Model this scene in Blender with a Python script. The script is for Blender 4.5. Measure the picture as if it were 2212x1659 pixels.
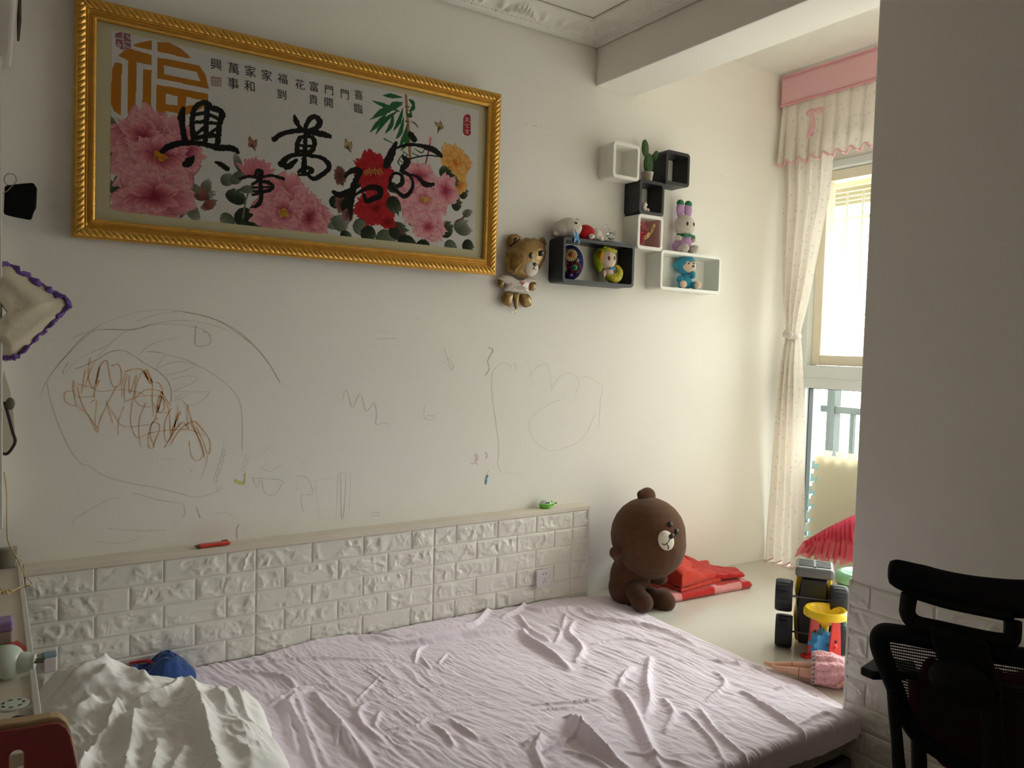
import bpy, bmesh, math, random
import numpy as np
from mathutils import Vector, Matrix, Euler

for o in list(bpy.data.objects): bpy.data.objects.remove(o)
SC = bpy.context.scene
COL = SC.collection
PI = math.pi
rnd = random.Random(7)
NR = np.random.RandomState(11)

# ---------------------------------------------------------------- camera
CAM = np.array([-0.2707, -2.8081, 1.6280])
RR = np.array([0.832464, -0.553406, 0.027311])
UU = np.array([0.003448, 0.054464, 0.998510])
FF = np.array([0.554069, 0.831129, -0.047247])
FPX = 1692.35
cd = bpy.data.cameras.new('camera')
cd.sensor_width = 36.0
cd.lens = FPX / 2212 * 36.0
cd.clip_start = 0.02
cam = bpy.data.objects.new('camera', cd)
COL.objects.link(cam)
m = Matrix.Identity(4)
for i in range(3):
    m[i][0], m[i][1], m[i][2], m[i][3] = RR[i], UU[i], -FF[i], CAM[i]
cam.matrix_world = m
SC.camera = cam

# ---------------------------------------------------------------- light and exposure
W = bpy.data.worlds.new('daylight')
SC.world = W
W.use_nodes = True
nt = W.node_tree
bg = nt.nodes['Background']
tc = nt.nodes.new('ShaderNodeTexCoord')
sp = nt.nodes.new('ShaderNodeSeparateXYZ')
rp = nt.nodes.new('ShaderNodeValToRGB')
nt.links.new(tc.outputs['Generated'], sp.inputs[0])
mr = nt.nodes.new('ShaderNodeMapRange')
mr.inputs[1].default_value = -1.0
nt.links.new(sp.outputs[2], mr.inputs[0])
nt.links.new(mr.outputs[0], rp.inputs[0])
rp.color_ramp.elements[0].position = 0.40
rp.color_ramp.elements[0].color = (0.60, 0.58, 0.54, 1)
rp.color_ramp.elements[1].position = 0.54
rp.color_ramp.elements[1].color = (1.0, 0.99, 0.96, 1)
nt.links.new(rp.outputs[0], bg.inputs[0])
# sky brightened straight out from the window, shaped to light wall and bed
flat_ = nt.nodes.new('ShaderNodeVectorMath'); flat_.operation = 'MULTIPLY'; flat_.inputs[1].default_value = (1, 1, 0)
nrm = nt.nodes.new('ShaderNodeVectorMath'); nrm.operation = 'NORMALIZE'
vm = nt.nodes.new('ShaderNodeVectorMath'); vm.operation = 'DOT_PRODUCT'; vm.inputs[1].default_value = (1.0, 0.0, 0.0)
lo = nt.nodes.new('ShaderNodeMapRange'); lo.interpolation_type = 'SMOOTHSTEP'
lo.inputs[1].default_value = 0.55; lo.inputs[2].default_value = 1.0; lo.inputs[3].default_value = 1.0; lo.inputs[4].default_value = 9.3
el = nt.nodes.new('ShaderNodeMapRange'); el.inputs[1].default_value = 0.0; el.inputs[2].default_value = 0.7; el.inputs[3].default_value = 1.0; el.inputs[4].default_value = 3.4
mu = nt.nodes.new('ShaderNodeMath'); mu.operation = 'MULTIPLY'
nt.links.new(tc.outputs['Generated'], flat_.inputs[0]); nt.links.new(flat_.outputs[0], nrm.inputs[0]); nt.links.new(nrm.outputs[0], vm.inputs[0])
nt.links.new(vm.outputs['Value'], lo.inputs[0]); nt.links.new(sp.outputs[2], el.inputs[0])
nt.links.new(lo.outputs[0], mu.inputs[0]); nt.links.new(el.outputs[0], mu.inputs[1]); nt.links.new(mu.outputs[0], bg.inputs[1])
SC.view_settings.view_transform = 'Standard'
SC.view_settings.look = 'None'
SC.view_settings.exposure = 0.0
SC.view_settings.gamma = 1.0
SC.view_settings.use_curve_mapping = False
SC.cycles.max_bounces = 10
SC.cycles.diffuse_bounces = 8
SC.cycles.transparent_max_bounces = 16
SC.cycles.sample_clamp_indirect = 12.0
SC.cycles.caustics_reflective = False
SC.cycles.caustics_refractive = False
SC.cycles.use_denoising = True
# the window opening as a sampling portal for the sky (gives off no light itself)
pl = bpy.data.lights.new('window_portal', 'AREA')
pl.shape = 'RECTANGLE'
pl.size, pl.size_y = 2.88, 2.16
pl.cycles.is_portal = True
po = bpy.data.objects.new('window_portal', pl)
COL.objects.link(po)
po.location = (3.62, -1.50, 1.59)
po.rotation_euler = (0, PI/2, 0)
po.rotation_euler = Vector((-1, 0, 0)).to_track_quat('-Z', 'Z').to_euler()

# ---------------------------------------------------------------- helpers
def ray(x, y): return FF + RR*((x-1106)/FPX) - UU*((y-829.5)/FPX)
def wy(x, y, v=0.0): d = ray(x, y); return Vector(CAM + d*((v-CAM[1])/d[1]))   # where a sight line meets the plane y = v
def wz(x, y, v): d = ray(x, y); return Vector(CAM + d*((v-CAM[2])/d[2]))
def wx(x, y, v): d = ray(x, y); return Vector(CAM + d*((v-CAM[0])/d[0]))

def srgb(*c):
    c = [v/255 for v in c]
    return tuple(v/12.92 if v <= 0.04045 else ((v+0.055)/1.055)**2.4 for v in c)

MATS = {}
def mat(name, col, rough=0.6, spec=0.5, metal=0.0, bump=0.0, bscale=60.0, vary=0.0, vscale=8.0, sheen=0.0, coat=0.0, trans=0.0, alpha=1.0, emit=None, attr=None, sub=0.0, wave=None):
    if name in MATS: return MATS[name]
    mm = bpy.data.materials.new(name); mm.use_nodes = True
    t = mm.node_tree; b = t.nodes['Principled BSDF']
    b.inputs['Base Color'].default_value = (*col, 1)
    b.inputs['Roughness'].default_value = rough
    b.inputs['Specular IOR Level'].default_value = spec
    b.inputs['Metallic'].default_value = metal
    b.inputs['Alpha'].default_value = alpha
    if coat: b.inputs['Coat Weight'].default_value = coat; b.inputs['Coat Roughness'].default_value = 0.08
    if sheen: b.inputs['Sheen Weight'].default_value = sheen; b.inputs['Sheen Roughness'].default_value = 0.45
    if trans: b.inputs['Transmission Weight'].default_value = trans
    tcn = t.nodes.new('ShaderNodeTexCoord')
    nz = t.nodes.new('ShaderNodeTexNoise'); nz.inputs['Scale'].default_value = vscale; nz.inputs['Detail'].default_value = 5
    t.links.new(tcn.outputs['Object'], nz.inputs['Vector'])
    src = None
    if attr:
        a = t.nodes.new('ShaderNodeAttribute'); a.attribute_name = attr; src = a.outputs['Color']
        t.links.new(src, b.inputs['Base Color'])
    if vary:
        mx = t.nodes.new('ShaderNodeMixRGB'); mx.blend_type = 'MULTIPLY'
        rm = t.nodes.new('ShaderNodeMapRange'); rm.inputs[1].default_value = 0.3; rm.inputs[2].default_value = 0.7
        rm.inputs[3].default_value = 1-vary; rm.inputs[4].default_value = 1+vary*0.6
        t.links.new(nz.outputs['Fac'], rm.inputs[0])
        mx.inputs['Fac'].default_value = 1
        mx.inputs['Color1'].default_value = (*col, 1)
        if src: t.links.new(src, mx.inputs['Color1'])
        t.links.new(rm.outputs[0], mx.inputs['Color2'])
        t.links.new(mx.outputs[0], b.inputs['Base Color'])
    if bump:
        n2 = t.nodes.new('ShaderNodeTexNoise'); n2.inputs['Scale'].default_value = bscale; n2.inputs['Detail'].default_value = 4
        t.links.new(tcn.outputs['Object'], n2.inputs['Vector'])
        bp = t.nodes.new('ShaderNodeBump'); bp.inputs['Strength'].default_value = bump; bp.inputs['Distance'].default_value = 0.01
        t.links.new(n2.outputs['Fac'], bp.inputs['Height'])
        t.links.new(bp.outputs[0], b.inputs['Normal'])
    if sub:
        o = t.nodes['Material Output']
        tr = t.nodes.new('ShaderNodeBsdfTranslucent'); tr.inputs[0].default_value = (*col, 1)
        src2 = b.inputs['Base Color'].links
        if src2: t.links.new(src2[0].from_socket, tr.inputs[0])
        ms = t.nodes.new('ShaderNodeMixShader'); ms.inputs[0].default_value = sub
        t.links.new(b.outputs[0], ms.inputs[1]); t.links.new(tr.outputs[0], ms.inputs[2])
        t.links.new(ms.outputs[0], o.inputs['Surface'])
    MATS[name] = mm
    return mm

def clear_mat(name, tint=(1, 1, 1), refl=0.06, rough=0.02):
    """clear sheet: mostly see-through with a fresnel-weighted reflection"""
    if name in MATS: return MATS[name]
    mm = bpy.data.materials.new(name); mm.use_nodes = True
    t = mm.node_tree; t.nodes.remove(t.nodes['Principled BSDF'])
    tr = t.nodes.new('ShaderNodeBsdfTransparent'); tr.inputs[0].default_value = (*tint, 1)
    gl = t.nodes.new('ShaderNodeBsdfGlossy'); gl.inputs['Roughness'].default_value = rough
    lw = t.nodes.new('ShaderNodeLayerWeight'); lw.inputs[0].default_value = 0.2
    mr_ = t.nodes.new('ShaderNodeMapRange'); mr_.inputs[3].default_value = refl; mr_.inputs[4].default_value = 0.3
    ms = t.nodes.new('ShaderNodeMixShader')
    t.links.new(lw.outputs['Fresnel'], mr_.inputs[0]); t.links.new(mr_.outputs[0], ms.inputs[0])
    t.links.new(tr.outputs[0], ms.inputs[1]); t.links.new(gl.outputs[0], ms.inputs[2])
    t.links.new(ms.outputs[0], t.nodes['Material Output'].inputs['Surface'])
    MATS[name] = mm
    return mm

def rotm(rx=0, ry=0, rz=0): return np.array(Euler((rx, ry, rz)).to_matrix())
def aim(d, up=(0, 0, 1)):
    """3x3 with columns x,y,z where z runs along d"""
    z = np.array(d, float); z /= np.linalg.norm(z)
    u = np.array(up, float)
    if abs(z@u) > 0.98: u = np.array([0., 1., 0.]) if abs(z[1]) < 0.9 else np.array([1., 0., 0.])
    x = np.cross(u, z); x /= np.linalg.norm(x)
    return np.stack([x, np.cross(z, x), z], 1)

class MB:
    """collects shapes and links them as ONE mesh object"""
    def __init__(s): s.v = []; s.f = []; s.m = []; s.n = 0
    def add(s, V, F, mi=0):
        V = np.asarray(V, float).reshape(-1, 3)
        s.v.append(V); k = s.n
        s.f += [tuple(i+k for i in f) for f in F]; s.m += [mi]*len(F); s.n += len(V)
        return s
    def box(s, c, d, R=None, mi=0):
        h = np.array(d, float)/2
        V = np.array([[x, y, z] for x in (-1, 1) for y in (-1, 1) for z in (-1, 1)])*h
        if R is not None: V = V@np.asarray(R).T
        return s.add(V+np.array(c, float), [(0, 1, 3, 2), (4, 6, 7, 5), (0, 4, 5, 1), (2, 3, 7, 6), (0, 2, 6, 4), (1, 5, 7, 3)], mi)
    def span(s, a, b, mi=0):
        a = np.array(a, float); b = np.array(b, float)
        return s.box((a+b)/2, np.abs(b-a), None, mi)
    def ell(s, c, r, R=None, mi=0, nu=20, nv=12):
        r = np.array(r if hasattr(r, '__len__') else (r, r, r), float)
        V = [[0, 0, 1.]]; F = []
        for i in range(1, nv):
            a = PI*i/nv
            for j in range(nu):
                b = 2*PI*j/nu; V.append([math.sin(a)*math.cos(b), math.sin(a)*math.sin(b), math.cos(a)])
        V.append([0, 0, -1.]); L = len(V)-1
        for j in range(nu): F.append((0, 1+j, 1+(j+1) % nu)); F.append((L, L-nu+(j+1) % nu, L-nu+j))
        for i in range(nv-2):
            for j in range(nu):
                a = 1+i*nu+j; b = 1+i*nu+(j+1) % nu; F.append((a, a+nu, b+nu, b))
        V = np.array(V)*r
        if R is not None: V = V@np.asarray(R).T
        return s.add(V+np.array(c, float), F, mi)
    def tube(s, path, r, n=10, mi=0, cap=True, flat=1.0, closed=False):
        P = [np.array(p, float) for p in path]; k = len(P)
        rs = r if hasattr(r, '__len__') else [r]*k
        V = []; F = []; X = None
        for i in range(k):
            if closed: d = P[(i+1) % k]-P[i-1]
            else: d = P[min(i+1, k-1)]-P[max(i-1, 0)]
            d = d/(np.linalg.norm(d)+1e-9)
            if X is None: M = aim(d); X = M[:, 0]
            X = X-d*(X@d); X /= np.linalg.norm(X)+1e-9; Yv = np.cross(d, X)
            for j in range(n):
                a = 2*PI*j/n; V.append(P[i]+rs[i]*(math.cos(a)*X+flat*math.sin(a)*Yv))
        for i in range(k if closed else k-1):
            for j in range(n):
                a = i*n+j; b = i*n+(j+1) % n; c = ((i+1) % k)*n; F.append((a, b, c+(j+1) % n, c+j))
        if cap and not closed: F.append(tuple(range(n))[::-1]); F.append(tuple((k-1)*n+j for j in range(n)))
        return s.add(V, F, mi)
    def lathe(s, prof, c=(0, 0, 0), R=None, n=28, mi=0, cap=True):
        """prof: (radius, height) pairs about local z"""
        V = []; F = []; k = len(prof)
        for r, h in prof:
            for j in range(n): a = 2*PI*j/n; V.append([r*math.cos(a), r*math.sin(a), h])
        for i in range(k-1):
            for j in range(n): a = i*n+j; b = i*n+(j+1) % n; F.append((a, b, b+n, a+n))
        if cap: F.append(tuple(range(n))[::-1]); F.append(tuple((k-1)*n+j for j in range(n)))
        V = np.array(V)
        if R is not None: V = V@np.asarray(R).T
        return s.add(V+np.array(c, float), F, mi)
    def grid(s, P, mi=0, flip=False):
        P = np.asarray(P, float); a, b = P.shape[:2]
        idx = np.arange(a*b).reshape(a, b)
        q = np.stack([idx[:-1, :-1], idx[1:, :-1], idx[1:, 1:], idx[:-1, 1:]], -1).reshape(-1, 4)
        if flip: q = q[:, ::-1]
        return s.add(P.reshape(-1, 3), q.tolist(), mi)
    def prism(s, pts, o, ex, ey, ez, d, mi=0):
        """outline pts (a,b) in the ex,ey plane at o, thickness d along ez"""
        o = np.array(o, float); ex, ey, ez = (np.array(q, float) for q in (ex, ey, ez)); k = len(pts)
        V = [o+a*ex+b*ey for a, b in pts]+[o+a*ex+b*ey+ez*d for a, b in pts]
        F = [tuple(range(k))[::-1], tuple(range(k, 2*k))]+[(i, (i+1) % k, k+(i+1) % k, k+i) for i in range(k)]
        return s.add(V, F, mi)
    def build(s, name, mats, parent=None, smooth=True, bevel=0, seg=2, sub=0, solid=0, remesh=0, fix=False, angle=0.6):
        me = bpy.data.meshes.new(name)
        me.from_pydata(np.concatenate(s.v).tolist(), [], s.f)
        for q in (mats if isinstance(mats, (list, tuple)) else [mats]): me.materials.append(q)
        me.polygons.foreach_set('material_index', s.m)
        if fix:
            bm = bmesh.new(); bm.from_mesh(me); bmesh.ops.recalc_face_normals(bm, faces=bm.faces); bm.to_mesh(me); bm.free()
        me.polygons.foreach_set('use_smooth', [smooth]*len(me.polygons))
        me.update()
        o = bpy.data.objects.new(name, me); COL.objects.link(o)
        if parent: o.parent = parent
        if remesh:
            q = o.modifiers.new('r', 'REMESH'); q.mode = 'VOXEL'; q.voxel_size = remesh; q.use_smooth_shade = True
            q = o.modifiers.new('s', 'SMOOTH'); q.factor = 0.6; q.iterations = 6
        if solid:
            q = o.modifiers.new('t', 'SOLIDIFY'); q.thickness = solid; q.offset = 0
        if bevel:
            q = o.modifiers.new('b', 'BEVEL'); q.width = bevel; q.segments = seg; q.limit_method = 'ANGLE'; q.angle_limit = angle
            q.harden_normals = False
            if smooth:
                me.set_sharp_from_angle(angle=0.9)
        elif smooth and not remesh and not sub:
            me.set_sharp_from_angle(angle=0.75)
        if sub:
            q = o.modifiers.new('u', 'SUBSURF'); q.levels = sub; q.render_levels = sub
        return o

def tag(o, label, cat, group=None):
    o['label'] = label; o['category'] = cat
    if group: o['group'] = group
    return o
def thing(name, label, cat, loc=(0, 0, 0), rz=0.0, group=None, rot=None):
    o = bpy.data.objects.new(name, None); COL.objects.link(o)
    o.empty_display_size = 0.05
    o.location = loc; o.rotation_euler = rot if rot else (0, 0, rz)
    return tag(o, label, cat, group)
def struct(o):
    o['kind'] = 'structure'; return o

def smooth_path(pts, n=6):
    """Catmull-Rom through the points"""
    P = [np.array(p, float) for p in pts]
    if len(P) < 3: return P
    out = []
    for i in range(len(P)-1):
        p0, p1, p2, p3 = P[max(i-1, 0)], P[i], P[i+1], P[min(i+2, len(P)-1)]
        for k in range(n):
            t = k/n
            out.append(0.5*((2*p1)+(p2-p0)*t+(2*p0-5*p1+4*p2-p3)*t*t+(3*p1-p0-3*p2+p3)*t**3))
    out.append(P[-1]); return out

def vnoise(x, y, seed=0):
    """value noise on arrays"""
    r = np.random.RandomState(seed); T = r.rand(256, 256)
    xi = np.floor(x).astype(int); yi = np.floor(y).astype(int); fx = x-xi; fy = y-yi
    fx = fx*fx*(3-2*fx); fy = fy*fy*(3-2*fy)
    g = lambda a, b: T[a % 256, b % 256]
    return (g(xi, yi)*(1-fx)+g(xi+1, yi)*fx)*(1-fy)+(g(xi, yi+1)*(1-fx)+g(xi+1, yi+1)*fx)*fy
def fbm(x, y, seed=0, oct=4, ridge=False):
    s = 0; a = 1; t = 0
    for i in range(oct):
        n = vnoise(x*2**i+17.3*i, y*2**i+9.1*i, seed+i)
        if ridge: n = 1-np.abs(2*n-1)
        s = s+a*n; t += a; a *= 0.5
    return s/t
def seg_dist(X, Y, P):
    """distance of grid points to a polyline and the parameter along it"""
    best = np.full(X.shape, 1e9); par = np.zeros(X.shape); L = len(P)-1
    for i in range(L):
        ax, ay = P[i][:2]; bx, by = P[i+1][:2]; dx, dy = bx-ax, by-ay; l = dx*dx+dy*dy+1e-12
        t = np.clip(((X-ax)*dx+(Y-ay)*dy)/l, 0, 1)
        d = np.hypot(X-ax-t*dx, Y-ay-t*dy); k = d < best
        best = np.where(k, d, best); par = np.where(k, (i+t)/L, par)
    return best, par
def text_mesh(body, size, mats, name, parent, M, depth=0.0):
    """lettering as a mesh, centred, laid in the x-y plane of matrix M"""
    cu = bpy.data.curves.new(name, 'FONT'); cu.body = body; cu.size = size
    cu.align_x = 'CENTER'; cu.align_y = 'CENTER'; cu.extrude = depth
    t = bpy.data.objects.new(name+'_tmp', cu); COL.objects.link(t)
    bpy.context.view_layer.update()
    me = bpy.data.meshes.new_from_object(t.evaluated_get(bpy.context.evaluated_depsgraph_get()))
    bpy.data.objects.remove(t)
    V = np.array([v.co for v in me.vertices]) if len(me.vertices) else np.zeros((0, 3))
    F = [tuple(p.vertices) for p in me.polygons]
    if M is not None and len(V): V = np.array([M@Vector(v) for v in V])
    if parent is None: return V, F
    b = MB(); b.add(V, F); return b.build(name, mats, parent, smooth=False)
# ---------------------------------------------------------------- the room
M_wall = mat('wall_paint', (0.86, 0.83, 0.775), 0.75, 0.3, bump=0.04, bscale=90, vary=0.03, vscale=1.5)
M_ceil = mat('ceiling_paint', (0.82, 0.80, 0.75), 0.8, 0.2, bump=0.03, bscale=70, vary=0.02)
M_floor = mat('brown_floor', (0.32, 0.23, 0.155), 0.35, 0.5, vary=0.25, vscale=4)
M_plat = mat('cream_glazed_tile', (0.62, 0.60, 0.53), 0.15, 0.5, bump=0.015, bscale=25, vary=0.06, vscale=3)
M_pvc = mat('white_pvc', (0.72, 0.76, 0.76), 0.35, 0.5)
XB, YP, XW = 2.012, -1.365, 3.50          # beam face, pier edge, window plane
ZC, ZB, ZA, ZP = 3.04, 2.815, 3.13, 0.485 # ceiling, beam underside, bay ceiling, bay platform
YE = -3.00                                # unseen end of the bay, lengthened to bring more window light onto the wall
def sbox(name, a, b, m_, bev=0.0):
    q = MB(); q.span(a, b); return struct(q.build(name, m_, None, smooth=False, bevel=bev))
wall_back = sbox('wall_back', (-1.75, 0, 0), (3.75, 0.12, 3.25), M_wall)
sbox('floor', (-1.75, -4.4, -0.1), (XB+0.24, 0, 0), M_floor)
sbox('ceiling', (-1.75, -4.4, ZC), (XB+0.02, 0, ZC+0.1), M_ceil)
sbox('wall_left', (-1.75, -4.4, 0), (-1.65, 0, ZC), M_wall)
sbox('wall_front', (-1.75, -4.5, 0), (XB+0.24, -4.4, ZC), M_wall)
wall_right = sbox('wall_right', (XB, -4.4, 0), (XB+0.236, YP, ZB+0.001), M_wall, 0.004)
beam = sbox('trim_1', (XB, -4.4, ZB), (XB+0.236, 0, ZA+0.1), M_wall, 0.004)
plat = sbox('floor_bay', (XB+0.005, YE-0.1, 0), (XW+0.06, 0.0, ZP), M_plat, 0.006)
sbox('ceiling_bay', (XB+0.2, YE-0.1, ZA), (3.75, 0, ZA+0.1), M_ceil)
sbox('wall_bay_end', (XB+0.2, YE-0.1, ZP-0.4), (3.75, YE, ZA), M_wall)
q = MB()
Y0, Y1, Z0, Z1 = -0.055, -2.95, 0.505, 2.672
q.span((XW, YE, Z1), (XW+0.2, 0, ZA)); q.span((XW, YE, -0.1), (XW+0.2, 0, Z0))
q.span((XW, Y0, Z0), (XW+0.2, 0.0, Z1)); q.span((XW, YE, Z0), (XW+0.2, Y1, Z1))
struct(q.build('wall_window', M_wall, None, smooth=False))

# window: frame, sashes, clear panes
win = thing('window_1', 'tall white framed window behind the tied curtain', 'window'); struct(win)
del win['label'], win['category']
q = MB(); X0, X1 = XW-0.012, XW+0.085
def frame(q, y0, y1, z0, z1, w, x0, x1):
    q.span((x0, y0, z0), (x1, y0-w, z1)); q.span((x0, y1+w, z0), (x1, y1, z1))
    q.span((x0, y0-w, z0), (x1, y1+w, z0+w)); q.span((x0, y0-w, z1-w), (x1, y1+w, z1))
frame(q, Y0, Y1, Z0, Z1, 0.042, X0, X1)
q.span((X0-0.004, Y0, 1.448), (X1, Y1, 1.572)); q.span((X0-0.01, Y0, 1.492), (X1, Y1, 1.502))
q.span((X0, -0.93, Z0), (X1, -0.99, Z1)); q.span((X0, -1.92, Z0), (X1, -1.98, Z1))
q.build('window_frame', M_pvc, win, smooth=False, bevel=0.004)
M_glass = clear_mat('window_glass', (0.97, 1.0, 0.985), 0.04)
for y0, y1 in ((-0.097, -0.93), (-0.99, -1.92), (-1.98, -2.908)):
    q = MB(); frame(q, y0, y1, 1.574, 2.628, 0.055, XW+0.03, XW+0.11)
    s_ = q.build('window_sash', mat('cream_pvc', (0.80, 0.72, 0.58), 0.35), win, smooth=False, bevel=0.004)
    q = MB(); q.span((XW+0.06, y0-0.05, 1.62), (XW+0.064, y1+0.05, 2.58)); q.build('window_pane', M_glass, s_, smooth=False)
    q = MB(); q.span((XW+0.04, y0, 0.545), (XW+0.046, y1, 1.45)); q.build('window_pane', M_glass, win, smooth=False)
    q = MB(); frame(q, y0, y1, 0.545, 1.449, 0.006, XW+0.025, XW+0.06); q.build('gasket', mat('rubber_gasket', (0.05, 0.06, 0.06), 0.6), win, smooth=False)

# outside: railing and security bars seen against the sky
M_rail = mat('grey_green_railing', (0.085, 0.11, 0.105), 0.45)
r_ = thing('balcony_railing', 'grey green metal railing outside the lower window pane', 'railing', (3.95, 0, 0))
q = MB(); q.span((0, 0.3, 1.285), (0.05, -3.4, 1.325)); q.span((0, 0.3, 0.55), (0.05, -3.4, 0.59)); q.build('rail', M_rail, r_, smooth=False, bevel=0.004)
for k, y in enumerate([0.05-0.134*i for i in range(24)]):
    if k in (0, 9, 18): q = MB(); q.span((-0.01, y+0.02, 0.2), (0.06, y-0.03, 1.50)); q.build('post', M_rail, r_, smooth=False, bevel=0.003)
    else: q = MB(); q.span((0.01, y+0.012, 0.58), (0.04, y-0.012, 1.29)); q.build('baluster', M_rail, r_, smooth=False, bevel=0.003)
M_bar = mat('white_steel', (0.7, 0.68, 0.62), 0.4)
g_ = thing('security_grille', 'white steel security bars outside the upper window', 'grille', (3.90, 0, 0))
q = MB()
for z in (1.60, 1.775, 1.86, 2.42): q.span((-0.008, 0.3, z), (0.008, -3.4, z+0.016))
q.build('cross_bar', M_bar, g_, smooth=False)
for i in range(36):
    q = MB(); y = 0.27-0.1*i; q.tube([(0, y, 1.55), (0, y, 2.62)], 0.0065, 8); q.build('bar', M_bar, g_)
q = MB(); q.span((-0.2, 0.3, 2.60), (0.45, -3.4, 2.625))
for i in range(5): q.span((-0.2+0.12*i, 0.3, 2.57), (-0.17+0.12*i, -3.4, 2.60))
q.build('rain_cover', mat('cream_metal_sheet', (0.62, 0.57, 0.40), 0.5), g_, smooth=False)

# plaster cornice with raised leaf ornaments and a bead row
def cornice(name, L, org, along, inward):
    n, k = max(20, int(L/0.006)), 30
    s_ = np.linspace(0, L, n)[:, None]+np.zeros((1, k)); t = np.linspace(0, 1, k)[None, :]+np.zeros((n, 1))
    up = np.where(t < 0.12, 0, (t-0.12)/0.88)
    z = 0.045*up**1.15; d = 0.006+0.131*np.clip((t-0.05)/0.95, 0, 1)
    h = 0.016*np.exp(-((t-0.05)/0.05)**2)+0.010*np.exp(-((t-0.97)/0.03)**2)
    ph = (s_ % 0.30)/0.30-0.5
    fan = np.zeros_like(t)
    for j in range(-3, 4):
        a = j*0.3; cx_, ct = ph*0.30-0.022*j, (t-0.52)*0.14-0.012+0.0024*j*j
        u = cx_*math.cos(a)+ct*math.sin(a); v = -cx_*math.sin(a)+ct*math.cos(a)
        fan = np.maximum(fan, np.exp(-(u/0.0085)**2-(v/0.025)**2))
    scroll = np.exp(-((np.abs(ph)-0.34)/0.05)**2-((t-0.5)/0.16)**2)*0.8
    h += 0.020*np.maximum(fan, scroll)
    h += 0.008*np.exp(-((t-0.24)/0.035)**2)*(0.5+0.5*np.cos(2*PI*s_/0.016))
    along = np.array(along, float); inward = np.array(inward, float)
    P = np.array(org, float)+s_[..., None]*along+(d+h*0.25)[..., None]*inward+(z-h)[..., None]*np.array([0, 0, 1.])
    q = MB(); q.grid(P); return struct(q.build(name, M_ceil, None))
cornice('trim_2', XB+1.65, (XB, 0, 2.995), (-1, 0, 0), (0, -1, 0))
cornice('trim_3', 4.3, (XB, 0, 2.995), (0, -1, 0), (-1, 0, 0))
# ---------------------------------------------------------------- embossed brick sheets
M_brick = mat('embossed_foam_brick', (0.77, 0.74, 0.68), 0.27, 0.5, vary=0.03, vscale=5)
def brick_height(U, V, first_half):
    """U in brick lengths from the sheet origin -1, V in rows; facets are pressed into the foam"""
    S = np.floor((U+1)/3.5).astype(int); lu = (U+1)-S*3.5
    row = np.floor(V).astype(int)
    half = ((row+np.array(first_half)[np.clip(S, 0, len(first_half)-1)]) % 2) == 1
    cu = np.where(half, lu+0.5, lu); bi = np.floor(cu); a = cu-bi
    lo = np.where(half & (bi == 0), 0.5, 0); hi = np.where((~half) & (bi == 3), 0.5, 1.0)
    ex = np.minimum(a-lo, hi-a)*0.20; ey = np.minimum(V-row, 1-(V-row))*0.0766
    e = np.minimum(ex, ey)
    sm = lambda t: np.clip(t, 0, 1)**2*(3-2*np.clip(t, 0, 1))
    x = U*0.2+row*3.7+bi*1.9; y = V*0.0766+bi*2.3
    wx_ = fbm(x*16, y*16, 5, 3); wy_ = fbm(x*16+50, y*16+9, 8, 3)
    cr = fbm(x*26+wx_*2.2, y*26+wy_*2.2, 21, 3, True)
    lump = fbm(x*13+3, y*13, 33, 3)
    inner = sm((e-0.004)/0.014)
    return sm((e-0.0012)/0.0035)*0.0045+inner*(0.0105*(cr-0.55)+0.0065*(lump-0.5))*sm((fbm(x*9, y*9, 55, 2)-0.2)/0.2)

hb = thing('headboard', 'low white embossed brick headboard panel with cream ledge along the wall', 'headboard', (0, 0, 0))
DL = 0.07
xs = np.linspace(-0.185, 1.985, 640); zs = np.linspace(0.9, 0.44, 134)
Xg, Zg = np.meshgrid(xs, zs, indexing='ij')
Hh = brick_height(Xg/0.20, (0.9-Zg)/0.0766, [0, 0, 1, 1])
q = MB(); q.grid(np.stack([Xg, -DL-Hh, Zg], -1), flip=True)
q.span((-0.185, -DL+0.001, 0.44), (1.985, -0.001, 0.899))
q.build('brick_panel', M_brick, hb)
M_ledge = mat('cream_ledge_board', (0.70, 0.63, 0.53), 0.45, 0.4, vary=0.05, vscale=6)
q = MB(); q.span((-0.19, -DL-0.008, 0.9), (1.997, -0.001, 0.92)); q.build('ledge', M_ledge, hb, smooth=False, bevel=0.002)
q = MB(); q.span((1.985, -DL-0.008, 0.44), (1.997, -0.001, 0.9)); q.build('end_trim', mat('white_trim', (0.76, 0.74, 0.70), 0.4), hb, smooth=False, bevel=0.002)

# the same sheets on the pier beside the office chair
ys = np.linspace(YP, -2.6, 380); zs = np.linspace(0.912, 0.02, 270)
Yg, Zg = np.meshgrid(ys, zs, indexing='ij')
Hh = brick_height((YP-Yg)/0.20-0.35, (0.912-Zg)/0.0766, [0, 1, 0, 1])*0.8
q = MB(); q.grid(np.stack([XB-0.0015-Hh, Yg, Zg], -1)); q.build('brick_wallpaper', M_brick, wall_right)
q = MB(); q.span((XB-0.006, YP-0.004, 0.01), (XB+0.001, YP+0.006, 0.92)); q.build('corner_strip', MATS['white_trim'], wall_right, smooth=False, bevel=0.002)

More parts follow.
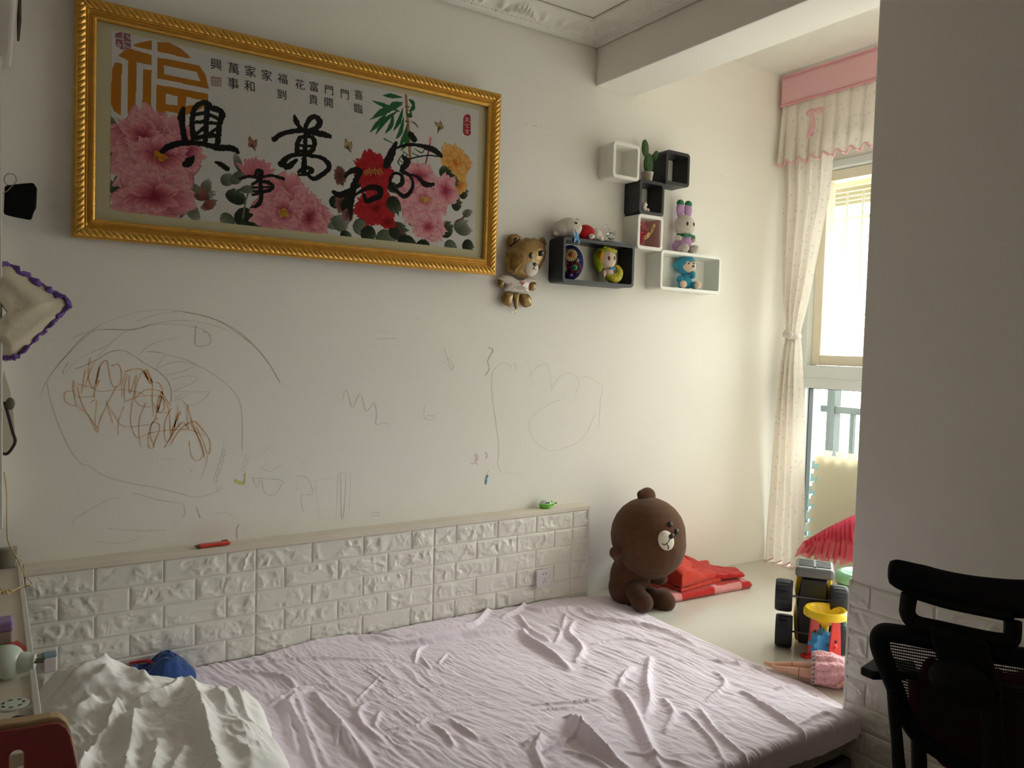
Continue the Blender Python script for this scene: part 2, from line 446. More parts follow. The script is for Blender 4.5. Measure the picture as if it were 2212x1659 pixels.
# ---------------------------------------------------------------- framed embroidery
PW, PH = 1.5193, 0.7348
yaw, roll = 0.03, -0.0067
u_ = np.array([math.cos(yaw), -math.sin(yaw), 0]); v_ = np.array([0, 0, 1.])
pX = u_*math.cos(roll)+v_*math.sin(roll); pZ = v_*math.cos(roll)-u_*math.sin(roll); pY = np.cross(pZ, pX)
pO = np.array([0.7025, -0.046, 2.2923])
fe = thing('framed_embroidery', 'large gold framed peony and calligraphy embroidery hanging on the wall', 'picture')
mm = Matrix.Identity(4)
for i in range(3): mm[i][0], mm[i][1], mm[i][2], mm[i][3] = pX[i], pY[i], pZ[i], pO[i]
fe.matrix_world = mm
M_gold = mat('gilt_frame', srgb(228, 176, 80), 0.36, 0.6, metal=0.6, bump=0.06, bscale=140, vary=0.12, vscale=30)
FW = 0.062
FS = 0.083/FW
def frame_side(q, L, org, ax, inn):
    n, k = int(L/0.0028), 40
    t = np.linspace(0, FW, k)[None, :]; f = np.linspace(0, 1, n)[:, None]
    s_ = t+f*(L-2*t); T = (t+0*s_)*FS
    rope = np.clip(1-((T-0.026)/0.019)**2, 0, 1)**0.5
    tw = np.abs(np.sin(PI*(s_/0.019-(T-0.026)/0.030)))**0.8
    h = 0.004+0.013*rope*(0.45+0.55*tw)
    h += 0.005*np.clip(1-((T-0.049)/0.004)**2, 0, 1)
    h -= 0.006*np.exp(-((T-0.058)/0.005)**2)
    bd = np.clip(1-((T-0.073)/0.006)**2, 0, 1)**0.5
    h += bd*(0.004+0.0025*np.abs(np.sin(PI*s_/0.011+3*T/0.006)))
    h = np.where(T < 0.002, 0, h)
    P = np.array(org)+s_[..., None]*np.array(ax)+(T/FS)[..., None]*np.array(inn)+(-h*0.85)[..., None]*np.array([0, 1., 0])
    q.grid(P)
q = MB(); a, b = PW/2, PH/2
frame_side(q, PW, (-a, 0, b), (1, 0, 0), (0, 0, -1)); frame_side(q, PW, (a, 0, -b), (-1, 0, 0), (0, 0, 1))
frame_side(q, PH, (-a, 0, -b), (0, 0, 1), (1, 0, 0)); frame_side(q, PH, (a, 0, b), (0, 0, -1), (-1, 0, 0))
for x0, x1, z0, z1 in ((-a, a, b-FW, b), (-a, a, -b, -b+FW), (-a, -a+FW, -b+FW, b-FW), (a-FW, a, -b+FW, b-FW)): q.span((x0, 0.0005, z0), (x1, 0.018, z1))
q.build('gilt_frame', M_gold, fe)
def pq(px, py, d=0.008):
    """sight line to the picture plane, in the picture's own x, z"""
    dr = ray(px, py); n = pY; o = pO+pY*d; t = ((o-CAM)@n)/(dr@n); P = CAM+dr*t-pO
    return (P@pX, P@pZ)
x0, x1, z0, z1 = -a+FW-0.003, a-FW+0.003, -b+FW-0.003, b-FW+0.003
q = MB(); q.span((x0, 0.009, z0), (x1, 0.013, z1)); q.build('mat_board', mat('cream_mat_board', srgb(222, 212, 172), 0.7), fe, smooth=False)
# picture rectangle (mean of its four corners)
cs = np.array([pq(*p) for p in ((241.5, 61.5), (1036, 241), (1024, 542), (237.5, 452))])
ax0, ax1 = (cs[0, 0]+cs[3, 0])/2, (cs[1, 0]+cs[2, 0])/2; az1, az0 = (cs[0, 1]+cs[1, 1])/2, (cs[2, 1]+cs[3, 1])/2
NXC = 700; CS = (ax1-ax0)/NXC; NZC = int(round((az1-az0)/CS))
GX = ax0+(np.arange(NXC)+0.5)*CS; GZ = az1-(np.arange(NZC)+0.5)*CS
GXX, GZZ = np.meshgrid(GX, GZ)
IMG = np.zeros((NZC, NXC, 3)); IMG[:] = srgb(230, 226, 223)
def inside(poly):
    xs_ = np.array([p[0] for p in poly]); zs_ = np.array([p[1] for p in poly])
    i0, i1 = np.clip(np.searchsorted(GX, [xs_.min(), xs_.max()]), 0, NXC); j0, j1 = np.clip(np.searchsorted(-GZ, [-zs_.max(), -zs_.min()]), 0, NZC)
    X, Z = GXX[j0:j1, i0:i1], GZZ[j0:j1, i0:i1]; r = np.zeros(X.shape, bool); k = len(poly)
    for i in range(k):
        xa, za = poly[i]; xb, zb = poly[(i+1) % k]
        c = ((za > Z) != (zb > Z)) & (X < (xb-xa)*(Z-za)/((zb-za) if zb != za else 1e-9)+xa); r ^= c
    return (slice(j0, j1), slice(i0, i1)), r
def fillq(poly, col, holes=()):
    sl, r = inside(poly)
    for h in holes:
        s2, r2 = inside(h); f = np.zeros((NZC, NXC), bool); f[s2] = r2; r &= ~f[sl]
    IMG[sl][r] = col
def fillp(pts, col, holes=()): fillq([pq(*p) for p in pts], col, [[pq(*p) for p in h] for h in holes])
def z1p(l): return [(140+p[0]/4.254, p[1]/4.254) for p in l]
def z2p(l): return [(640+p[0]/4.254, 100+p[1]/4.254) for p in l]
def z3p(l): return [(140+p[0]/4.254, 250+p[1]/4.254) for p in l]
def z4p(l): return [(640+p[0]/4.254, 300+p[1]/4.254) for p in l]
K = 0.001555   # metres on the picture per photograph pixel, about
def brush(pts, w, col, rough=0.16):
    """pts photograph pixels, w widths in pixels: a brush stroke with a ragged edge"""
    w = w if hasattr(w, '__len__') else [w]*len(pts)
    P = smooth_path([(*pq(*p), ww*K) for p, ww in zip(pts, w)], 5)
    mx = max(p[2] for p in P); xs_ = [p[0] for p in P]; zs_ = [p[1] for p in P]
    i0, i1 = np.clip(np.searchsorted(GX, [min(xs_)-mx, max(xs_)+mx]), 0, NXC); j0, j1 = np.clip(np.searchsorted(-GZ, [-max(zs_)-mx, -min(zs_)+mx]), 0, NZC)
    if i1 <= i0 or j1 <= j0: return
    X, Z = GXX[j0:j1, i0:i1], GZZ[j0:j1, i0:i1]
    hit = np.zeros(X.shape, bool); nz_ = (vnoise(X*260, Z*260, 3)-0.5)*2*rough
    for A, B in zip(P[:-1], P[1:]):
        d, t = seg_dist(X, Z, [A, B]); hit |= d < 0.5*(A[2]+(B[2]-A[2])*t)*(1+nz_)
    IMG[j0:j1, i0:i1][hit] = col
def petal(c, ang, L, Wd, cols, seed, lobes=5, squash=1.0):
    """one petal from c along ang: deep at the base, pale at the rim, veins between"""
    cx_, cz_ = c; R_ = max(L, Wd)*1.25
    i0, i1 = np.clip(np.searchsorted(GX, [cx_-R_, cx_+R_]), 0, NXC); j0, j1 = np.clip(np.searchsorted(-GZ, [-cz_-R_, -cz_+R_]), 0, NZC)
    if i1 <= i0 or j1 <= j0: return
    X, Z = GXX[j0:j1, i0:i1]-cx_, (GZZ[j0:j1, i0:i1]-cz_)/squash
    s_ = (X*math.cos(ang)+Z*math.sin(ang))/L; t = (-X*math.sin(ang)+Z*math.cos(ang))/(Wd*0.5)
    rim = 1+0.09*np.sin(lobes*t*1.6+seed)+0.05*np.sin(lobes*3.1*t+2*seed)
    wdt = np.clip(np.sin(PI*np.clip(s_, 0, 1)**0.8*0.94+0.08), 0, 1)**0.6
    r = (s_ > 0) & (s_ < rim*np.sqrt(np.clip(1-0.45*t*t, 0, 1))) & (np.abs(t) < wdt)
    g = np.clip(s_/rim/np.sqrt(np.clip(1-0.45*t*t, 0.1, 1)), 0, 1)
    vein = 0.16*(fbm(t*5+seed*3, s_*1.2+seed, int(seed*7) % 50, 2)-0.5)
    g = np.clip(g+vein, 0, 1)[..., None]
    c0, c1, c2 = (np.array(k) for k in cols)
    col = np.where(g < 0.55, c0+(c1-c0)*(g/0.55), c1+(c2-c1)*((g-0.55)/0.45))
    edge = ((np.abs(t) > wdt-0.10) | (s_ < 0.02))[..., None]
    col = np.where(edge, col*0.72, col)
    IMG[j0:j1, i0:i1][r] = col[r]
PINK = (srgb(150, 40, 66), srgb(214, 118, 134), srgb(238, 176, 180))
PINK2 = (srgb(176, 56, 84), srgb(228, 140, 154), srgb(242, 188, 194))
ROSE = (srgb(120, 10, 22), srgb(176, 24, 34), srgb(196, 48, 52))
ORNG = (srgb(214, 112, 40), srgb(236, 164, 70), srgb(244, 196, 118))
def peony(px, py, rx, ry, cols, gold=None, rings=4, seed=1.0, a0=0.0):
    """ruffled flower: rings of petals, outermost first"""
    c = pq(px, py); sq = ry/rx; k = 0
    brush([(px-1, py), (px+1, py)], rx*0.5, cols[0])
    for ring in range(rings):
        f = 1-ring*0.21; n = 9-ring
        for j in range(n):
            k += 1; ang = a0+2*PI*(j+0.5*(ring % 2))/n+0.25*math.sin(seed*k)
            off = 0.16*rx*K*f
            cc = (c[0]+off*math.cos(ang)-0.04*rx*K*math.sin(k*seed), c[1]+off*math.sin(ang)*sq)
            petal(cc, ang, rx*K*f*(0.84+0.12*math.sin(k*1.7+seed)), rx*K*f*(0.80+0.2*math.sin(k*2.3)), cols, seed+k*0.77, 5+k % 3, sq)
    if gold:
        g = np.array(gold)
        for j in range(26):
            an = rnd.random()*6.28; rr_ = rnd.random()**0.6*rx*0.24
            brush([(px+rr_*math.cos(an), py+rr_*math.sin(an)*0.7), (px+rr_*math.cos(an)*1.25+2, py+rr_*math.sin(an)*0.9+3)], 5, g*(0.7+0.5*rnd.random()), 0.1)
def leaf(px, py, ang, L, Wd, cols): petal(pq(px, py), ang, L*K, Wd*K, cols, px*0.13, 7)
DGRN = (srgb(22, 30, 22), srgb(44, 58, 40), srgb(96, 108, 84)); GGRN = (srgb(78, 88, 72), srgb(116, 122, 104), srgb(160, 160, 144))
GREN = srgb(40, 104, 58)
# gold good-fortune roundel
OR = srgb(196, 124, 26)
for pl_, ho in (([(625, 412), (700, 388), (800, 370), (800, 460), (640, 425)], ()), ([(850, 385), (950, 388), (1060, 440), (1160, 528), (1130, 537), (850, 470)], ()),
    ([(490, 512), (552, 457), (610, 450), (800, 505), (800, 598), (660, 572), (650, 1070), (610, 1060), (575, 1035), (582, 555)], ()),
    ([(432, 640), (465, 570), (525, 585), (515, 1060), (450, 1020), (426, 960)], ()), ([(722, 635), (800, 645), (790, 1040), (710, 1035)], ()),
    ([(850, 525), (1235, 600), (1290, 680), (1325, 815), (850, 720)], ([(910, 600), (1210, 660), (1247, 747), (915, 682)],)),
    ([(840, 775), (1318, 862), (1318, 960), (1180, 1040), (1050, 1170), (840, 1130)], ([(930, 860), (1040, 885), (1036, 972), (930, 955)], [(1115, 890), (1312, 930), (1240, 955), (1112, 975)], [(922, 1020), (1036, 1042), (1036, 1130), (922, 1100)], [(1100, 1060), (1160, 1040), (1140, 1110), (1100, 1120)]))):
    fillp(z1p(pl_), OR, [z1p(h) for h in ho])
# leaves behind the flowers
for px, py, an, L, Wd, cc in ((258, 420, 1.2, 60, 40, DGRN), (262, 450, 0.2, 70, 44, DGRN), (300, 455, 0.4, 50, 40, DGRN), (275, 430, 2.2, 44, 40, DGRN), (250, 345, 1.6, 26, 20, DGRN), (246, 280, 2.0, 30, 20, GGRN), (372, 464, 0.2, 24, 18, DGRN),
    (400, 400, -0.4, 42, 26, GGRN), (405, 440, -1.0, 42, 26, GGRN), (420, 425, 0.3, 45, 24, GGRN), (440, 415, 1.2, 30, 22, GGRN), (478, 395, 0.6, 34, 26, GGRN), (500, 395, 0.8, 34, 22, GGRN), (520, 370, 1.9, 40, 18, GGRN), (505, 378, 0.1, 34, 18, GGRN), (520, 410, 0.2, 40, 18, GGRN),
    (505, 440, 1.3, 34, 44, DGRN), (512, 455, -0.7, 50, 46, DGRN), (500, 465, -2.2, 30, 34, GGRN), (530, 470, -0.3, 40, 30, DGRN), (712, 440, 0.4, 36, 30, DGRN), (700, 470, -0.4, 44, 34, GGRN), (722, 490, 0.6, 40, 40, GGRN), (735, 505, -0.2, 30, 24, DGRN), (765, 480, -0.5, 44, 40, GGRN),
    (785, 492, -0.8, 40, 40, DGRN), (815, 480, 0.9, 36, 40, DGRN), (815, 505, -0.5, 60, 50, GGRN), (840, 500, 0.2, 50, 44, DGRN), (862, 515, -0.6, 60, 50, DGRN), (880, 480, 0.6, 60, 44, GGRN), (905, 520, -0.9, 44, 40, DGRN), (950, 505, 0.7, 44, 44, DGRN), (965, 520, -0.9, 44, 34, GGRN), (985, 500, 0.8, 44, 40, GGRN), (1000, 525, -0.4, 34, 34, DGRN),
    (975, 440, 0.2, 30, 40, DGRN), (990, 420, 0.5, 30, 34, DGRN), (1000, 465, 0.5, 30, 20, GGRN), (990, 500, 0.2, 40, 26, GGRN)): leaf(px, py, an, L, Wd, cc)
brush([(560, 385), (535, 420), (525, 470)], 4, GGRN[1]); brush([(985, 480), (1000, 470), (1012, 455)], 4, srgb(120, 62, 62)); brush([(870, 505), (860, 490), (850, 480)], 5, srgb(120, 50, 56))
for p in ((428, 432), (448, 432), (462, 440), (440, 445)): petal(pq(*p), 0.3+p[0], 30*K, 18*K, (srgb(110, 50, 50), srgb(140, 84, 76), srgb(150, 120, 96)), p[0], 4)
# bamboo
brush([(877, 207), (880, 250), (884, 300), (886, 345)], 7, srgb(170, 126, 76))
for z in (230, 262, 296): brush([(876, z), (884, z+1)], 3, srgb(120, 90, 40))
for pts in (((868, 210), (845, 207), (828, 206)), ((862, 240), (830, 228), (805, 218)), ((868, 226), (835, 240), (800, 258), (783, 264)), ((858, 240), (830, 262), (812, 290)), ((850, 245), (845, 270), (832, 288)), ((870, 235), (862, 262), (850, 282)), ((872, 255), (865, 285), (855, 300)), ((878, 245), (886, 250), (888, 240)), ((880, 270), (872, 300), (862, 318)), ((878, 280), (880, 305), (866, 325)), ((885, 240), (893, 232), (892, 222)), ((884, 215), (892, 222), (893, 226)), ((835, 245), (815, 268), (800, 285)), ((845, 232), (825, 240), (808, 250)), ((870, 222), (850, 225), (840, 232))):
    brush(pts, [3, 11, 2], GREN)
for pts in (((888, 262), (898, 268), (903, 276)), ((870, 325), (880, 335)), ((850, 310), (830, 300)), ((872, 330), (860, 350), (868, 360)), ((890, 330), (905, 338)), ((862, 345), (880, 360), (870, 372)), ((895, 320), (910, 330), (918, 322))): brush(pts, [2, 4, 2][:len(pts)], srgb(70, 112, 66))
brush([(918, 360), (925, 330), (930, 305)], 4, srgb(160, 50, 70)); brush([(929, 306), (930, 298)], 7, srgb(226, 150, 160)); brush([(950, 335), (940, 318)], 2, srgb(190, 130, 130))
# flowers
peony(335, 345, 98, 104, PINK, None, 4, 1.3); peony(335, 425, 92, 62, PINK, None, 3, 2.9, 0.4); peony(310, 300, 70, 60, PINK, None, 3, 4.2); peony(398, 325, 42, 50, PINK, None, 2, 3.3); peony(345, 335, 56, 44, PINK, srgb(206, 140, 40), 2, 5.1)
peony(618, 448, 86, 74, PINK, None, 4, 2.2); peony(668, 470, 52, 60, PINK, None, 3, 0.8); peony(612, 458, 40, 36, PINK, srgb(216, 160, 60), 2, 6.2)
peony(735, 380, 18, 22, (srgb(84, 60, 40), srgb(130, 66, 76), srgb(122, 110, 70)), None, 1, 1.0); peony(738, 440, 18, 22, (srgb(84, 60, 40), srgb(140, 80, 92), srgb(122, 110, 70)), None, 1, 2.0); peony(752, 462, 16, 20, (srgb(90, 60, 50), srgb(150, 90, 110), srgb(122, 110, 70)), None, 1, 2.6)
peony(806, 375, 56, 52, ROSE, None, 4, 1.1); peony(812, 450, 54, 46, ROSE, None, 4, 3.7); peony(838, 480, 22, 18, ROSE, None, 1, 3.7)
for k in range(9): brush([(790+k*4, 368-(k % 3)*2), (786+k*5, 375+(k % 2)*3)], 3, srgb(190, 140, 70))
peony(983, 352, 46, 50, ORNG, None, 4, 0.6); peony(990, 400, 30, 24, ORNG, None, 2, 2.4)
leaf(955, 385, 0.9, 34, 40, DGRN); leaf(965, 390, 0.0, 34, 40, DGRN); leaf(962, 380, 1.8, 26, 30, DGRN)
peony(915, 425, 84, 72, PINK2, None, 4, 2.7); peony(905, 380, 52, 34, PINK2, None, 2, 1.7); peony(925, 490, 46, 38, PINK2, None, 3, 5.5); peony(962, 412, 38, 44, PINK2, None, 2, 4.4); peony(916, 430, 36, 30, PINK2, srgb(206, 160, 80), 2, 3.9)
leaf(842, 425, -1.0, 46, 36, DGRN); leaf(838, 400, -0.3, 30, 26, DGRN)
# lotus bud
for j, an in enumerate((0.5, 2.6, 0.9, 2.2, 1.25, 1.9, 1.57)): petal(pq(554, 384), an, 46*K, 20*K, (srgb(196, 84, 104), srgb(222, 130, 146), srgb(226, 150, 160)), j, 2)
# butterflies
for (px, py), c2, fl in (((545, 312), srgb(190, 128, 112), 1), ((752, 316), srgb(196, 174, 130), 1), ((952, 274), srgb(190, 160, 110), -1)):
    for an, L in ((1.0, 17), (1.9, 20), (2.9, 10), (0.2, 10)): petal(pq(px, py+3), an if fl > 0 else an+0.6, L*K, 11*K, (srgb(90, 70, 50), c2, srgb(120, 96, 70)), an, 3)
    brush([(px-3, py+1), (px+6*fl, py+12)], 3, srgb(60, 48, 36))
# seals
SEAL = srgb(166, 104, 120)
fillp([(249, 72), (268, 67), (282, 72), (283, 106), (262, 107), (250, 98)], SEAL)
for a_, b_ in (((252, 82), (264, 84)), ((256, 90), (258, 104)), ((266, 84), (268, 104)), ((272, 90), (281, 92)), ((270, 98), (280, 104)), ((266, 72), (264, 80)), ((252, 96), (262, 98)), ((274, 76), (280, 84))): brush([a_, b_], 2.6, srgb(206, 200, 196), 0.05)
fillp([(456, 165), (478, 167), (478, 187), (456, 185)], srgb(176, 130, 134))
for k in range(5): brush([(459+k*4, 168+k % 2*3), (460+k*4, 184)], 1.6, srgb(206, 196, 192), 0.05)
for k in range(3): brush([(458, 171+5*k), (476, 173+5*k)], 1.4, srgb(206, 196, 192), 0.05)
fillp([(1003, 250), (1009, 246), (1016, 249), (1017, 290), (1011, 294), (1003, 291), (1000, 285), (1001, 255)], srgb(170, 34, 48))
for a_ in (((1004, 256), (1014, 256)), ((1009, 251), (1008, 262)), ((1008, 258), (1004, 264)), ((1009, 258), (1014, 264)), ((1004, 269), (1014, 269)), ((1009, 266), (1009, 278)), ((1005, 274), (1013, 275)), ((1004, 281), (1013, 282)), ((1006, 285), (1012, 287)), ((1009, 280), (1009, 289))): brush(a_, 1.8, srgb(206, 180, 180), 0.05)
# big brush characters, black
BK = srgb(18, 20, 18)
for pts, w in (([(1090, 1000), (1072, 1080), (1085, 1180), (1105, 1300)], [40, 60, 50, 60]), ([(1170, 1070), (1190, 1000), (1245, 950), (1310, 948), (1345, 990), (1400, 1005), (1450, 1045), (1440, 1110)], [40, 40, 44, 50, 56, 56, 50, 30]), ([(1175, 1050), (1168, 1150), (1180, 1270)], 46), ([(1440, 1060), (1415, 1180), (1405, 1320)], 50), ([(1310, 970), (1300, 1150), (1290, 1320)], [52, 50, 44]), ([(1195, 1050), (1300, 1045), (1430, 1100)], 34), ([(1180, 1125), (1260, 1120), (1320, 1125), (1430, 1140)], 32), ([(1180, 1240), (1230, 1215), (1290, 1160)], 30), ([(1190, 1270), (1280, 1255), (1420, 1240)], 40), ([(1330, 1230), (1400, 1180)], 30),
    ([(895, 1395), (960, 1345), (1100, 1312), (1250, 1320), (1400, 1355), (1540, 1362), (1590, 1400)], [40, 56, 50, 46, 56, 60, 36])): brush(z1p(pts), np.array(w)/4.254 if hasattr(w, '__len__') else w/4.254, BK)
for pts, w in (([(1185, 375), (1140, 425), (1105, 450)], [20, 75, 50]), ([(1380, 425), (1440, 450), (1490, 488)], [16, 50, 50])): brush(z3p(pts), np.array(w)/4.254, BK)
for pts, w in (([(636, 250), (640, 262), (648, 276)], [6, 13, 8]), ([(592, 301), (606, 291), (625, 285), (655, 282), (690, 288), (712, 294)], [12, 11, 10, 12, 15, 11]), ([(660, 276), (668, 258), (680, 252), (691, 262), (684, 276), (664, 282)], [11, 11, 12, 14, 11, 8]), ([(650, 276), (640, 282)], 9), ([(648, 298), (642, 312), (642, 332)], 11), ([(650, 297), (668, 294), (679, 303), (676, 322), (664, 334)], [9, 10, 12, 12, 10]), ([(645, 314), (675, 316)], 7), ([(646, 326), (672, 328)], 7), ([(661, 280), (659, 320), (656, 372)], [10, 11, 13]), ([(608, 354), (625, 338), (645, 334), (668, 336), (695, 341), (710, 355), (707, 368), (680, 386), (664, 376)], [15, 11, 9, 9, 10, 13, 11, 11, 8]), ([(608, 352), (622, 360), (640, 346)], [10, 15, 8]), ([(645, 372), (660, 362), (674, 368), (662, 376), (645, 378)], [7, 10, 12, 8, 5]),
    ([(888, 292), (894, 300)], 18), ([(856, 308), (845, 333), (834, 357)], [8, 20, 17]), ([(858, 319), (880, 313), (905, 314), (935, 323), (952, 336)], [5, 8, 9, 16, 12]), ([(950, 338), (920, 336), (876, 345)], 3.5), ([(872, 340), (880, 350), (868, 368), (884, 378), (892, 395), (888, 412), (874, 424), (858, 414), (845, 400), (844, 384), (854, 374), (868, 380), (868, 396), (858, 402)], [11, 17, 13, 9, 8, 10, 11, 9, 9, 7, 7, 9, 13, 9]), ([(886, 377), (902, 382), (918, 398), (937, 398)], [5, 8, 15, 8]),
    ([(518, 386), (540, 381), (560, 384), (585, 379), (612, 386)], [6, 7, 6, 6, 8]), ([(552, 378), (556, 368), (566, 370), (566, 380)], 7), ([(562, 375), (563, 400), (564, 430), (555, 444), (541, 448)], [10, 10, 9, 9, 3]), ([(545, 398), (560, 392), (588, 399), (583, 410), (548, 414)], [6, 6, 8, 7, 5]), ([(545, 405), (585, 404)], 5), ([(546, 421), (565, 416), (584, 412)], 6), ([(555, 390), (582, 392)], 5)): brush(pts, w, BK)
for pts, w in (([(450, 345), (500, 298), (560, 285), (592, 302)], [7, 12, 15, 11]), ([(590, 300), (555, 370), (528, 440), (498, 560), (503, 740)], [13, 15, 17, 20, 4]), ([(345, 490), (400, 515), (470, 490), (580, 425)], [10, 14, 14, 8]), ([(490, 510), (445, 600), (428, 645)], [10, 17, 9]), ([(528, 525), (600, 478), (690, 442), (770, 468), (762, 530), (700, 552), (642, 572), (624, 512)], [5, 8, 13, 16, 14, 13, 11, 9])): brush(z4p(pts), w, BK)
q = MB()
gx = ax0+np.arange(NXC+1)*CS; gz = az1-np.arange(NZC+1)*CS
A, B = np.meshgrid(gx, gz, indexing='ij')
q.grid(np.stack([A, np.full_like(A, 0.0085), B], -1), flip=True)
emb = q.build('embroidery', mat('stitched_thread', (0.8, 0.8, 0.8), 0.85, 0.15, attr='thread', bump=0.05, bscale=400), fe, smooth=False)
at = emb.data.attributes.new('thread', 'FLOAT_COLOR', 'FACE')
IM = IMG.transpose(1, 0, 2).reshape(-1, 3)*(0.93+0.14*NR.rand(NXC*NZC, 1))
at.data.foreach_set('color', np.c_[IM, np.ones(len(IM))].ravel().astype(np.float32))
# small inscription and the white writing in the red seal
V_, F_ = [], []
bq = MB()
for ch, px, py in (('喜', 775, 207), ('臨', 774, 236), ('門', 745, 205), ('門', 711, 196), ('開', 710, 223), ('富', 678, 189), ('貴', 677, 217), ('花', 648, 184), ('福', 611, 172), ('到', 609, 206), ('家', 576, 165), ('家', 541, 156), ('和', 540, 188), ('萬', 505, 150), ('事', 504, 182), ('興', 467, 141)):
    a_, b_ = pq(px, py)
    sx = 1.02 if px > 600 else 1.1
    M_ = Matrix(((1, -0.06, 0, a_), (0, 0, -1, 0.0078), (0, 1, 0, b_), (0, 0, 0, 1)))
    V, F = text_mesh(ch, 0.036*sx, None, 't', None, M_)
    if len(V): bq = MB(); bq.add(V, F); bq.build('inscription', mat('black_thread', srgb(24, 26, 24), 0.85, 0.1), emb, smooth=False)
q = MB(); q.span((x0, 0.0035, z0), (x1, 0.0055, z1)); q.build('glass_pane', clear_mat('picture_glass', (0.99, 0.99, 0.985), 0.018), fe, smooth=False)
# ---------------------------------------------------------------- bed, sheet, quilt, clothes
bed = thing('bed', 'low dark box bed under the lilac sheet beside the bay platform', 'bed', (0.6, -0.72, 0))
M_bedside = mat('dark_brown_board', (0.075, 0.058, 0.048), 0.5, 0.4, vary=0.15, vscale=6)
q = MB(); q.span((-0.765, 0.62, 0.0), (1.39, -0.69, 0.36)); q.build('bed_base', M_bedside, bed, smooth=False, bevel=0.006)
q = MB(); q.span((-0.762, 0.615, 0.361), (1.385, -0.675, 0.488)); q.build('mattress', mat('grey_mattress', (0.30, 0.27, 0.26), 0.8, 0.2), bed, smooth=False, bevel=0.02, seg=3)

M_sheet = mat('lilac_cotton', srgb(240, 228, 241), 0.85, 0.2, sheen=0.1, bump=0.05, bscale=500, vary=0.03, vscale=30)
za = lambda l: [(520+a/2.765, 1260+b/2.765) for a, b in l]
zb = lambda l: [(1100+a/2.765, 1260+b/2.765) for a, b in l]
FOLDS = [(za, [(0, 440), (300, 400), (700, 340), (930, 345)], .022, .016), (za, [(0, 485), (250, 472), (500, 455), (880, 460)], .012, .009), (za, [(740, 300), (830, 315), (1000, 345)], .012, .012),
 (za, [(900, 362), (1100, 352), (1300, 320), (1500, 300), (1690, 285)], .020, .020), (za, [(1000, 320), (1250, 280), (1400, 250), (1480, 170), (1530, 140)], .015, .015), (za, [(1690, 285), (1720, 340), (1850, 420), (1960, 505)], .022, .022),
 (za, [(1660, 200), (1720, 270), (1840, 340)], .014, .014), (za, [(1690, 150), (1800, 170), (2000, 150), (2090, 162)], .018, .016), (za, [(1710, 95), (1670, 160), (1560, 215)], .012, .014), (za, [(1990, 225), (1960, 300), (2020, 360), (2040, 410), (2000, 460)], .016, .016),
 (za, [(1850, 250), (1910, 290), (1880, 350)], .012, .010), (za, [(1940, 185), (1920, 265)], .012, .009), (za, [(380, 640), (290, 705), (380, 900), (450, 1100)], .018, .015), (za, [(440, 650), (520, 760), (620, 870), (780, 1090)], .018, .015),
 (za, [(340, 680), (400, 850), (520, 1090)], .014, .010), (za, [(180, 720), (330, 640), (420, 620)], .012, .014), (za, [(250, 690), (330, 1000)], .015, .010), (za, [(600, 840), (570, 960)], .008, .008), (za, [(600, 870), (700, 1050)], .012, .010), (za, [(0, 530), (250, 560), (330, 620)], .012, .010),
 (za, [(690, 700), (770, 620), (840, 545)], .006, .005), (za, [(740, 720), (700, 780), (740, 860), (850, 940)], .014, .010), (za, [(870, 870), (1000, 858)], .005, .005), (za, [(880, 910), (1050, 850), (1150, 790), (1400, 745)], .006, .007), (za, [(880, 710), (1050, 640), (1250, 600)], .006, .005),
 (za, [(830, 770), (800, 850)], .010, .008), (za, [(1150, 850), (1220, 900), (1270, 970)], .011, .011), (za, [(1250, 810), (1330, 870), (1420, 930)], .010, .008), (za, [(1750, 722), (1950, 712), (2180, 690)], .006, .007), (za, [(1800, 755), (2000, 735)], .005, .005), (za, [(1040, 470), (1060, 400), (1110, 370)], .008, .010), (za, [(1080, 440), (1130, 510)], .006, .006), (za, [(1180, 480), (1230, 420)], .006, .007), (za, [(750, 520), (1040, 460)], .006, .005),
 (za, [(1980, 800), (2030, 880), (2100, 950), (2212, 1040)], .020, .022), (za, [(1700, 960), (1790, 920), (1760, 1000), (1800, 1100)], .014, .017), (za, [(1800, 1010), (1900, 960), (2000, 900), (2212, 780)], .010, .012), (za, [(1910, 790), (2000, 800)], .008, .008),
 (zb, [(640, 640), (700, 700), (760, 800), (820, 940), (900, 1100)], .020, .022), (zb, [(650, 610), (690, 540), (740, 500)], .012, .012), (zb, [(840, 440), (822, 600), (840, 700), (810, 800)], .016, .018), (zb, [(920, 690), (980, 780), (930, 880)], .013, .012),
 (zb, [(380, 820), (440, 900), (520, 980), (700, 1100)], .026, .024), (zb, [(1130, 740), (1250, 900), (1450, 1060)], .012, .011), (zb, [(1050, 770), (1200, 930), (1300, 1100)], .012, .010), (zb, [(1390, 640), (1550, 750), (1700, 850), (1820, 940)], .013, .014), (zb, [(1200, 450), (1350, 470), (1480, 460), (1560, 520), (1700, 570)], .012, .013),
 (zb, [(440, 160), (520, 200), (640, 220), (840, 250), (1000, 300), (1100, 350)], .016, .014), (zb, [(500, 360), (700, 330), (900, 370)], .010, .008), (zb, [(1230, 520), (1290, 600), (1180, 700)], .012, .009), (zb, [(1600, 620), (1750, 600), (1860, 660)], .010, .009), (zb, [(1750, 830), (1880, 770), (1960, 790)], .012, .010), (zb, [(700, 1000), (900, 1040), (1100, 1100)], .012, .009), (zb, [(350, 1000), (500, 1050), (600, 1100)], .014, .012)]
SX0, SX1, SY0, SY1, DROP = -0.172, 2.10, -0.082, -1.425, 0.066
nx, ny = 620, 400
U = np.linspace(0, 1, nx)[:, None]+np.zeros((1, ny)); S = np.linspace(0, SY0-SY1+DROP, ny)[None, :]+np.zeros((nx, 1))
flat = SY0-SY1
yb = SY0-np.minimum(S, flat)
